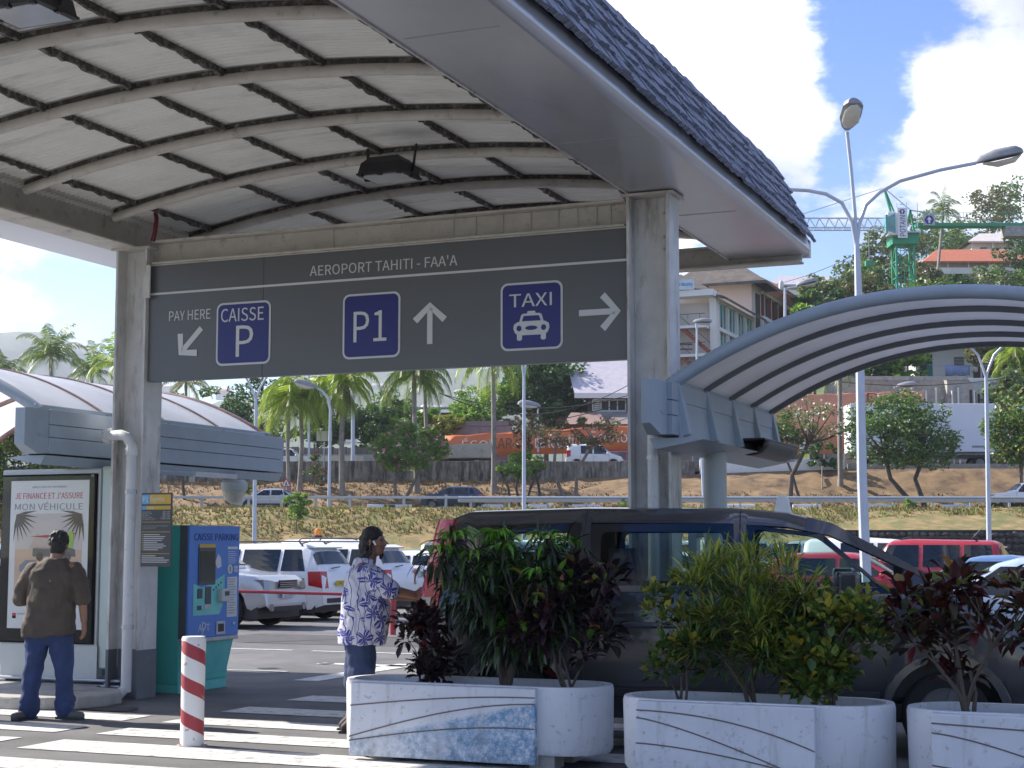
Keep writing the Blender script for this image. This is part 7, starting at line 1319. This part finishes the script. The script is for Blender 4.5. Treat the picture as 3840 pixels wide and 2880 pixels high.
# concrete building site, white house and washing on the right
d = 132; cs = thing('concrete_shell', 'unfinished grey concrete building above the white trailer', 'building', (gx(905, d), d, 0)); ox = gx(905, d)
hb(cs, 'wall', gx(840, d) - ox, gx(946, d) - ox, 0, 6, UZ, gz(380, d), concrete); hb(cs, 'wall', gx(946, d) - ox, gx(966, d) - ox, -1, 5, UZ, gz(379, d), concrete)
k = MB(); k.prism([(gx(966, d) - ox, UZ), (gx(982, d) - ox, UZ), (gx(982, d) - ox, gz(397, d)), (gx(966, d) - ox, gz(379, d))], -1, 4, lambda a, b, h: Vector((a, h, b))); k.build('end_wall', concrete, cs)
for i, x in enumerate((924, 934, 950, 956, 972)): hb(cs, 'post', gx(x, d) - ox - .06, gx(x, d) - ox + .06, -1.3, -1.15, UZ, gz(392 - (i % 2) * 3, d), white_w)
for i in range(3): hb(cs, 'opening', gx(968 + i * 4, d) - ox, gx(970.5 + i * 4, d) - ox, -1.03, -1.005, gz(404, d), gz(391 + 2 * i, d), dark_in)
hb(cs, 'edge_beam', gx(840, d) - ox, gx(966, d) - ox, -1.15, -1.02, gz(381.5, d), gz(377.5, d), concrete)
d = 134; sf = thing('sheet_fence', 'white corrugated sheet fence right of the concrete building', 'fence', (gx(996, d), d, 0)); ox = gx(996, d); rows = []
for i in range(61): x = gx(970, d) - ox + (gx(1020, d) - gx(970, d)) * i / 60; y = .05 * (i % 2); rows.append([(x, y, UZ), (x, y, gz(378, d))])
k = MB(); k.loft(rows, close=False); k.build('sheet', white_w, sf)
for z in (383, 390, 397): hb(sf, 'rail', gx(970, d) - ox, gx(1020, d) - ox, -.08, -.04, gz(z, d) - .04, gz(z, d) + .04, galv)
d = 150; wh = thing('white_house', 'white house with dark openings and a balcony under the right arched canopy', 'house', (gx(955, d), d, 0)); ox = gx(955, d); zt, zb = gz(345, d), gz(384, d)
hb(wh, 'wall', gx(918, d) - ox, gx(986, d) - ox, 0, 8, zb - 4, zt, white_w); hb(wh, 'roof', gx(914, d) - ox, gx(990, d) - ox, -1.8, 9, zt, zt + .35, roof_br); hb(wh, 'window', gx(957, d) - ox, gx(967, d) - ox, -.06, -.01, gz(365, d), gz(357, d), dark_in)
for q in range(5): hb(wh, 'louvre', gx(957, d) - ox, gx(967, d) - ox, -.1, -.065, gz(365, d) + .08 + q * .14, gz(365, d) + .13 + q * .14, galv)
hb(wh, 'dark_porch', gx(922, d) - ox, gx(935, d) - ox, -.06, -.01, gz(378, d), gz(354, d), dark_in); hb(wh, 'door', gx(976, d) - ox, gx(983, d) - ox, -.06, -.01, gz(378, d), gz(356, d), brown_wl); hb(wh, 'green_shutter', gx(929, d) - ox, gx(935, d) - ox, -.1, -.065, gz(376, d), gz(364, d), mat('shutter_green', (.04, .2, .15), .7))
for nm_, lb, x0, x1, y0, y1, mm in (('bed_sheet', 'large blue sheet hung out to dry before the white house', 948, 973, 365, 376, mat('sheet_blue', (.30, .38, .66), .8)), ('towel', 'small white towel hung beside the blue sheet', 974, 981, 366, 372, white_w)):
    o = thing(nm_, lb, 'laundry', (gx(x0, 147), 147, 0)); rows = []
    for i in range(13): f = i / 12; x = (gx(x1, 147) - gx(x0, 147)) * f; y = .08 * math.sin(i * 1.7); rows.append([(x, 0, gz(y0 + 1.2 * f, 147)), (x, y, gz((y0 + y1) / 2, 147)), (x, y * 1.6, gz(y1 + .8 * math.sin(i), 147))])
    k = MB(); k.loft(rows, close=False); s_ = k.build('cloth', mm, o, smooth=True); q = s_.modifiers.new('s', 'SOLIDIFY'); q.thickness = .015; MB().tube([(-1.5, 0, gz(y0, 147) + .02), (4.0, 0, gz(y0 + 1.2, 147) + .05)], .02, 4).build('line', galv, o)
# houses on the hill
def house(label, x0, x1, ye, yb, yr, d, wm, rm, nwin=4):
    o = thing('hill_house', label, 'house', (gx((x0 + x1) / 2, d), d, 0)); ox = gx((x0 + x1) / 2, d); a, b = gx(x0, d) - ox, gx(x1, d) - ox; ze, zb_, zr = gz(ye, d), gz(yb, d), gz(yr, d); o_ = (b - a) * .06
    hb(o, 'wall', a + o_, b - o_, 0, 8, zb_ - 5, ze, wm); k = MB(); k.add([(a, -1.6, ze), (b, -1.6, ze), (b - (b - a) * .2, 3.5, zr), (a + (b - a) * .2, 3.5, zr), (b, 9, ze), (a, 9, ze), (a, -1.6, ze - .25), (b, -1.6, ze - .25)], [(0, 1, 2, 3), (1, 4, 2), (0, 3, 5), (3, 2, 4, 5), (6, 7, 1, 0)]); k.build('roof', rm, o)
    for i in range(nwin): x = a + o_ + (b - a - 2 * o_) * (i + .5) / nwin; hb(o, 'window', x - .5, x + .5, -.06, -.01, ze - 1.9, ze - .7, dark_in); hb(o, 'pillar', x + 1.0, x + 1.15, -1.3, -1.15, zb_ - 1, ze - .02, wm)
    hb(o, 'balcony_rail', a + o_, b - o_, -1.4, -1.3, zb_ - .2, zb_ + .7, white_w); return o
terra = mat('terracotta_roof', (.42, .13, .07), .8, var=.15, vs=2, bump=.5, bs=5); pale_roof = mat('pale_roof', (.52, .48, .46), .7, var=.1, vs=1)
house('hill house with a terracotta roof and a balcony right of the crane', 926, 1045, 263, 274, 245, 225, cream_w, terra, 5); house('long pale roofed hall on top of the hill', 972, 1080, 243, 255, 229, 240, white_w, pale_roof, 4); house('grey roofed house behind the left hill trees', 770, 850, 286, 296, 272, 235, cream_w, lilac, 4)
for i in range(16):
    x = 30 + i * 31 + rnd.uniform(-9, 9); y = rnd.uniform(386, 418); d = 1120 + (430 - y) * 18; o = thing('far_house', 'tiny pale house on the hazy mountainside', 'house', at(x, y, d), rnd.uniform(-.5, .5), 'houses on the hazy mountainside'); s_ = rnd.uniform(7, 12); hb(o, 'wall', -s_, s_, -4, 4, -6, 3, white_w); k = MB(); k.add([(-s_ - 1, -5, 3), (s_ + 1, -5, 3), (s_ - 2, 0, 6), (-s_ + 2, 0, 6), (s_ + 1, 5, 3), (-s_ - 1, 5, 3)], [(0, 1, 2, 3), (1, 4, 2), (0, 3, 5), (3, 2, 4, 5)]); k.build('roof', pale_roof if i % 3 else terra, o)
# trees over the hill
rr = random.Random(31); LABS = {}
spots_h = [(812, 306, 165), (828, 296, 180), (850, 292, 190), (815, 322, 150), (845, 312, 160), (870, 300, 170), (880, 282, 200), (862, 278, 215), (890, 300, 185), (935, 300, 175), (955, 296, 180), (925, 288, 195), (975, 300, 175), (995, 292, 185), (1015, 300, 175), (1035, 290, 185), (1030, 262, 215), (905, 270, 225), (945, 240, 250), (968, 236, 255), (830, 330, 145), (870, 325, 145), (910, 325, 148), (945, 322, 152), (985, 322, 150), (1015, 325, 145), (1040, 318, 150), (905, 352, 140), (880, 358, 138), (1000, 352, 142), (1022, 372, 136), (1010, 395, 132), (1032, 400, 128), (895, 370, 137), (865, 372, 134), (1000, 210, 270), (1018, 206, 275), (915, 240, 245), (880, 250, 235)]
looks = ('dark round', 'olive', 'mid green', 'lime', 'tall dark', 'brownish')
for i, (x, y, d) in enumerate(spots_h):
    X_ = gx(x, d); zc = gz(y, d); zb_ = min(hillz(X_, d), zc - 2.0); s_ = rr.uniform(2.2, 3.6) * d / 190; lk = i % 6; mt_ = (F_mid, F_hill, F_hill, F_lime, F_dark, F_olive)[lk]
    lab = '%s %s tree %s of the crane mast, %s' % ('large' if s_ > 3 else 'small', looks[lk], 'left' if x < 908 else 'right', 'on the hilltop' if y < 265 else 'below the hilltop houses' if y < 292 else 'half way up the hill' if y < 312 else 'just above the arched canopy' if y < 335 else 'seen below the arched canopy')
    if lab in LABS: lab += ', further back' if d > LABS[lab] else ', nearer'
    LABS[lab] = d
    tree(lab, Vector((X_, d, zb_)), Vector((X_, d, zc)), (s_, s_, s_ * rr.uniform(.8, 1.15)), mt_, 26, 70, .62, .34, 'hill_tree', seed=100 + i, group='wood on the right hill')
# ---------------------------------------------------------------- tower crane
d = 176; cg = mat('crane_green', (.02, .27, .14), .5, var=.1); cx = gx(908.5, d); cr_ = thing('tower_crane', 'green tower crane with a white cab above the right arched canopy', 'crane', (cx, d, 0)); z0, z1 = 9.0, gz(246, d); hw = 1.0
each('mast_leg', cg, cr_, [(lambda k, x=x, y=y: k.bar((x, y, z0), (x, y, z1), .22, .22)) for x in (-hw, hw) for y in (-hw, hw)])
z = z0; i = 0
while z < z1 - 1.0:
    k = MB()
    for (a, b) in (((-hw, -hw), (hw, -hw)), ((hw, -hw), (hw, hw)), ((hw, hw), (-hw, hw)), ((-hw, hw), (-hw, -hw))): p, q = (a, b) if i % 2 else (b, a); k.bar((*p, z), (*q, z + 1.9), .11, .11); k.bar((*a, z), (*b, z), .09, .09)
    k.build('mast_lattice', cg, cr_); z += 1.9; i += 1
k = MB()
for q in range(40): k.bar((-.55, -hw - .12, z0 + q * .82), (-.15, -hw - .12, z0 + q * .82), .05, .05)
k.bar((-.55, -hw - .12, z0), (-.55, -hw - .12, z1), .05, .05); k.bar((-.15, -hw - .12, z0), (-.15, -hw - .12, z1), .05, .05); o = k.build('ladder', cg, cr_); 
hb(cr_, 'slew_ring', -1.5, 1.5, -1.4, 1.4, z1, z1 + 1.2, cg); hb(cr_, 'platform', -2.2, 1.6, -1.8, 1.5, z1 + 1.2, z1 + 1.35, galv)
for x in (-1.0, .1, 1.3): MB().bar((x, -1.75, z1 + 1.35), (x, -1.75, z1 + 4.6), .06, .06).build('platform_post', galv, cr_)
cabm = mat('cab_glass', (.10, .30, .30), .1, var=.3, vs=1); k = MB(); k.loft([[(-2.1 + x, y, z1 + .9 + zz) for y, zz in ((-1.9, .0), (-1.9, 2.7), (-.6, 2.7), (-.6, .0))] for x in (.0, 1.1)]); cb = k.build('cab', white_paint, cr_, bevel=.12)
k = MB(); k.loft([[(-2.25 + 1.0 * f, -1.95 + .0 * f, z1 + 1.1 + zz) for zz in (.0 + .3 * (1 - f), 2.3 - .5 * (1 - f))] for f in (0, .35, .7, 1.0)], close=False); k.build('cab_glass', cabm, cb); hb(cb, 'cab_front', -2.3, -2.13, -1.8, -.7, z1 + 1.2, z1 + 3.3, cabm)
pn = hb(cr_, 'name_panel', -1.05, .05, -2.05, -1.95, z1 + .55, z1 + 4.0, white_paint); po_b = mat('potain_blue', (.02, .02, .25), .5); text_fit('lettering', 'POTAIN', po_b, pn, z1 + .75, z1 + 3.1, -.85, -.2, lambda a, b, h: Vector((-.5 - (b + .5), -2.06 - h, a)), .02)
lg = hb(cr_, 'logo_board', 1.9, 3.2, -2.0, -1.9, z1 + 2.0, z1 + 3.25, mat('logo_grey', (.4, .4, .45), .5))
def emblem(par, cx_, cz, s_, y):
    k = MB(); k.prism([(cx_ + s_ * math.cos(R(a)), cz + s_ * math.sin(R(a))) for a in range(0, 360, 60)], 0, .02, lambda a, b, h: Vector((a, y - h, b))); k.build('emblem', po_b, par); k = MB(); k.prism([(cx_ - s_ * .18, cz - s_ * .7), (cx_ + s_ * .18, cz - s_ * .7), (cx_ + s_ * .18, cz), (cx_ + s_ * .5, cz), (cx_, cz + s_ * .65), (cx_ - s_ * .5, cz), (cx_ - s_ * .18, cz)], 0, .02, lambda a, b, h: Vector((a, y - .025 - h, b))); k.build('emblem_arrow', white_paint, par)
emblem(lg, 2.55, z1 + 2.62, .55, -2.01); emblem(pn, -.5, z1 + 3.55, .32, -2.06)
zj = gz(229, d); xl = gx(770, d) - cx; k = MB()     # jib, three chords with diagonals
jib = MB()
for (y, zz) in ((-.7, 0), (.7, 0), (0, 1.25)): jib.bar((xl, y, zj + zz), (-1.2, y, zj + zz), .14, .14)
jib.build('jib_chords', mat('jib_white', (.5, .52, .55), .5), cr_); k = MB(); n_ = 13
for i in range(n_): xa = xl + (-1.2 - xl) * i / n_; xb = xl + (-1.2 - xl) * (i + 1) / n_; xm = (xa + xb) / 2; k.bar((xa, -.7, zj), (xm, 0, zj + 1.25), .08, .08); k.bar((xm, 0, zj + 1.25), (xb, -.7, zj), .08, .08); k.bar((xa, -.7, zj), (xa, .7, zj), .06, .06)
o = k.build('jib_lattice', MATS['jib_white'], cr_)
xr = gx(1060, d) - cx; hb(cr_, 'counter_jib', 1.5, xr, -.8, .8, zj + .2, zj + .55, cg); k = MB()
for q in range(7): k.bar((1.8 + q * (xr - 2) / 6, -.8, zj + .55), (1.8 + q * (xr - 2) / 6, -.8, zj + 1.7), .05, .05)
k.bar((1.8, -.8, zj + 1.7), (xr, -.8, zj + 1.75), .05, .05); k.build('counter_rail', cg, cr_); hb(cr_, 'counterweight', gx(1011, d) - cx, xr, -1, 1, zj - 1.0, zj + .18, concrete)
ap = Vector((gx(891, d) - cx, 0, gz(188, d))); a2 = Vector((gx(917, d) - cx, 0, gz(210, d)))
each('apex_frame', cg, cr_, [lambda k: k.bar(ap, (-.9, .5, z1 + 3.0), .2, .2), lambda k: k.bar(ap, (-.7, -.5, z1 + 3.0), .2, .2), lambda k: k.bar(a2, (.2, 0, z1 + 1.3), .18, .18), lambda k: k.bar(a2, (1.4, 0, z1 + 1.3), .18, .18)])
each('pendant', galv, cr_, [lambda k: k.bar(ap, (gx(800, d) - cx, 0, gz(216.5, d)), .07, .07), lambda k: k.bar(ap, a2, .09, .09), lambda k: k.bar(a2, (gx(985, d) - cx, -.3, gz(220, d)), .07, .07), lambda k: k.bar(a2 + Vector((0, .3, 0)), (gx(1024, d) - cx, .3, gz(224, d)), .07, .07)])
k = MB(); k.bar((gx(874, d) - cx, 0, zj), (gx(874, d) - cx, 0, gz(262, d)), .06, .06); k.build('hoist_rope', galv, cr_); hb(cr_, 'hook_block', gx(870, d) - cx, gx(878, d) - cx, -.3, .3, gz(266, d), gz(261, d), cg)
# ---------------------------------------------------------------- lamp posts
lampm = mat('lamp_post_paint', (.46, .50, .58), .5, .2, var=.08, vs=3); head_m = mat('lamp_head_grey', (.24, .25, .27), .5, var=.2, vs=5); bowl = mat('lamp_bowl', (.55, .53, .46), .2, var=.1)
def lamp_head(o, p, d_, s_=1.0):
    d_ = Vector(d_).normalized(); sd_ = d_.cross(Vector((0, 0, 1))).normalized(); up = sd_.cross(d_); k = MB(); p = Vector(p)
    k.loft([[p + d_ * x + sd_ * w_ * math.cos(a) + up * (h_ * math.sin(a) if math.sin(a) > 0 else .02 * math.sin(a)) for a in np.linspace(0, 2 * math.pi, 12, endpoint=False)] for x, w_, h_ in ((0, .05, .05), (.1 * s_, .11 * s_, .12 * s_), (.4 * s_, .19 * s_, .18 * s_), (.75 * s_, .18 * s_, .17 * s_), (.86 * s_, .1 * s_, .1 * s_))]); h = k.build('lamp_head', head_m, o, smooth=True)
    k = MB(); k.loft([[p + d_ * x + sd_ * w_ * math.cos(a) - up * (.02 + h_ * (.5 - .5 * math.sin(a) if math.sin(a) < 0 else 0)) for a in np.linspace(math.pi, 2 * math.pi, 8)] for x, w_, h_ in ((.14 * s_, .08 * s_, .05), (.4 * s_, .16 * s_, .14 * s_), (.7 * s_, .15 * s_, .12 * s_), (.82 * s_, .06 * s_, .04))]); k.build('lamp_bowl', bowl, h, smooth=True)
def lamppost(label, pts_pole, arms, r0, r1, d, heads=(), hs=1.0):
    b = at(*pts_pole[0], d); o = thing('street_lamp', label, 'lamp', (b.x, b.y, b.z)); q = lambda x, y: at(x, y, d) - b
    k = MB(); P_ = [q(*p) for p in pts_pole]; k.tube(P_, [r0 + (r1 - r0) * i / (len(P_) - 1) for i in range(len(P_))], 8); k.build('pole', lampm, o, smooth=True, ang=30)
    for a in arms: k = MB(); k.tube([q(*p) for p in a], r1 * .8, 8); k.build('arm', lampm, o, smooth=True)
    for (x, y, dd) in heads: lamp_head(o, q(x, y), dd, hs)
    return o
g0 = lambda x, d: (x, 384 + 0) 
def gy(d, z=0.0): return next(y for y in np.arange(380, 900, .25) if gz(y, d) <= z)
lamppost('tall near lamp post with three curved arms right of the roof edge', [(868, gy(32)), (862, 480), (859, 310), (857.5, 262), (856.5, 240)], [[(857, 250), (855, 215), (851, 170), (847, 132)], [(857, 245), (859, 225), (866, 205), (880, 192), (900, 181), (940, 170), (976, 163)], [(856, 245), (852, 222), (842, 203), (826, 194), (808, 190.5), (788, 189.5)]], .12, .05, 32, [(847, 130, (-.05, -1, .35)), (976, 163, (1, 0, .22)), (788, 189, (-1, 0, .1))], 1.15)
lamppost('lamp post with forked top at the far right', [(990, gy(50)), (988, 480), (986.5, 400), (986, 376)], [[(986, 378), (983, 368), (978, 355), (966, 343)], [(986, 378), (989, 368), (994, 355), (1006, 343)]], .09, .05, 50, [(966, 343, (-1, 0, .2)), (1006, 343, (1, 0, .2))])
lamppost('slim forked lamp post below the taxi plate', [(524, gy(60)), (524, 480), (524, 400), (524, 375)], [[(524, 378), (522, 365), (517, 350), (505, 340)], [(524, 378), (526, 365), (532, 350), (544, 340)]], .085, .05, 60, [(505, 340, (-1, 0, .2)), (544, 340, (1, 0, .2))])
lamppost('forked lamp post right of the pay machine', [(254, gy(58)), (255, 480), (256, 420), (256, 398)], [[(256, 400), (252, 388), (245, 376), (236, 366)], [(256, 400), (260, 388), (267, 376), (277, 366)]], .085, .05, 58, [(236, 366, (-1, 0, .3)), (277, 366, (1, 0, .3))])
lamppost('curved road lamp between the lime palms and the skirted palm', [(329, 507), (330, 440), (330.5, 410), (328, 398), (322, 391), (317, 388)], [], .11, .07, 103, [(318, 388.5, (-1, -.2, .25))], 1.9)
lamppost('thin pole behind the lime palms', [(309, 462), (309, 400), (309, 362)], [], .1, .08, 121); lamppost('pale pole behind the skirted palm', [(353, 464), (353, 400), (353, 368)], [], .16, .12, 120.5); lamppost('small lamp on a short post above the orange banner', [(538, 452), (538, 421), (538, 408)], [], .08, .06, 123.4, [(541, 407, (-1, -.3, .1))], 2.2)
lamppost('white street lamp before the motel roof', [(785, 345), (785, 300), (785, 288)], [[(785, 290), (788, 288), (797, 287)]], .13, .1, 132, [(796, 286, (1, 0, .25))], 2.2); lamppost('lamp on a short post at the foot of the motel', [(697, 372), (697, 330), (696, 322)], [], .1, .08, 128, [(693, 322, (1, 0, 0))], 1.8); lamppost('grey pole with a white spotlight before the concrete building', [(901, 404), (901, 392), (900, 388)], [], .08, .06, 128, [(896, 387, (1, 0, .1))], 2.0); lamppost('thin galvanised pole left of the half bare tree', [(704, 502), (703, 480), (702, 455)], [], .12, .1, 100)
# pedestrian crossing warning sign
wsn = thing('warning_sign', 'triangular pedestrian warning sign beside the lower road', 'sign', (gx(286.5, 104.8), 104.8, RZ)); MB().tube([(0, .05, -.2), (0, .05, 1.9)], .035, 6).build('post', galv, wsn); z = gz(487, 104.8) - RZ
k = MB(); k.prism([(-.36, z), (.36, z), (0, z + .64)], 0, .02, lambda a, b, h: Vector((a, -h, b))); k.build('red_border', redp, wsn); k = MB(); k.prism([(-.24, z + .07), (.24, z + .07), (0, z + .50)], 0, .01, lambda a, b, h: Vector((a, -.022 - h, b))); t_ = k.build('white_field', white_w, wsn); k = MB(); k.prism([(-.1, z + .09), (-.04, z + .09), (0, z + .18), (.06, z + .09), (.1, z + .09), (.04, z + .25), (.03, z + .36), (-.03, z + .36), (-.04, z + .25)], 0, .01, lambda a, b, h: Vector((a, -.034 - h, b))); k.build('walker', black_plastic, t_)
bs_ = thing('road_sign', 'pale square road sign seen from behind by the palms', 'sign', (gx(324, 111), 111, foot(0, 111))); MB().tube([(0, 0, -.2), (0, 0, 3.4)], .05, 6).build('post', galv, bs_); MB().box(-.55, .55, -.06, -.02, gz(441, 111) - foot(0, 111), gz(431, 111) - foot(0, 111)).build('panel', white_w, bs_)
ns_ = thing('notice_board', 'small white notice on the plank fence', 'sign', (gx(351, 121.7), 121.7, gz(445, 121.7))); MB().box(-.45, .45, -.05, -.02, 0, .42).build('panel', white_w, ns_); MB().box(-.35, .35, -.055, -.051, .15, .2).build('text_line', MATS['vacancy_blue'], ns_)
# overhead wires
for i, (lb, a, b, s_) in enumerate((('upper overhead wire from the palms to the tin roof house', (440, 393, 122), (640, 378, 118), 2.2), ('second overhead wire crossing the breadfruit tree', (440, 393.5, 122), (640, 392, 118), 1.2), ('overhead wire above the orange banner', (455, 425, 121), (640, 397, 118), .8), ('lowest thick cable above the orange banner', (538, 431, 121), (640, 413, 118), .5), ('overhead wire before the concrete building', (842, 382, 118), (1040, 372, 118), .6), ('wire climbing from the motel to the hill', (752, 288, 170), (860, 252, 150), .6))):
    A_, B_ = at(*a), at(*b); o = thing('overhead_wire', lb, 'wire', A_); MB().tube([(A_.lerp(B_, f) - A_) - Vector((0, 0, s_ * 4 * f * (1 - f))) for f in np.linspace(0, 1, 14)], .035, 5).build('cable', black_plastic, o)
up_ = thing('utility_pole', 'dark wooden utility pole at the foot of the motel', 'pole', (gx(679, 127), 127, UZ)); k = MB(); k.tube([(0, 0, -.5), (0, 0, gz(338, 127) - UZ)], [.16, .12], 8); k.build('pole', bark_d, up_)
for z in (345, 350): MB().box(-1.2, 1.2, -.06, .06, gz(z, 127) - UZ, gz(z, 127) - UZ + .12).build('crossarm', bark_d, up_)
# ---------------------------------------------------------------- haze: one even body of air round everything
hz = MB().box(-2410, 2410, -100, 3910, -2.0, 470).build('haze', None); hm = bpy.data.materials.new('haze_air'); hm.use_nodes = True; n = hm.node_tree.nodes; n.clear(); pv_ = n.new('ShaderNodeVolumePrincipled'); pv_.inputs['Density'].default_value = .0002; pv_.inputs['Color'].default_value = (.78, .86, 1, 1); pv_.inputs['Anisotropy'].default_value = .3; ou = n.new('ShaderNodeOutputMaterial'); hm.node_tree.links.new(pv_.outputs[0], ou.inputs['Volume']); hz.data.materials.append(hm); hz['kind'] = 'stuff'; hz['label'] = 'pale haze in the air over the bay and hills'; hz['category'] = 'haze'
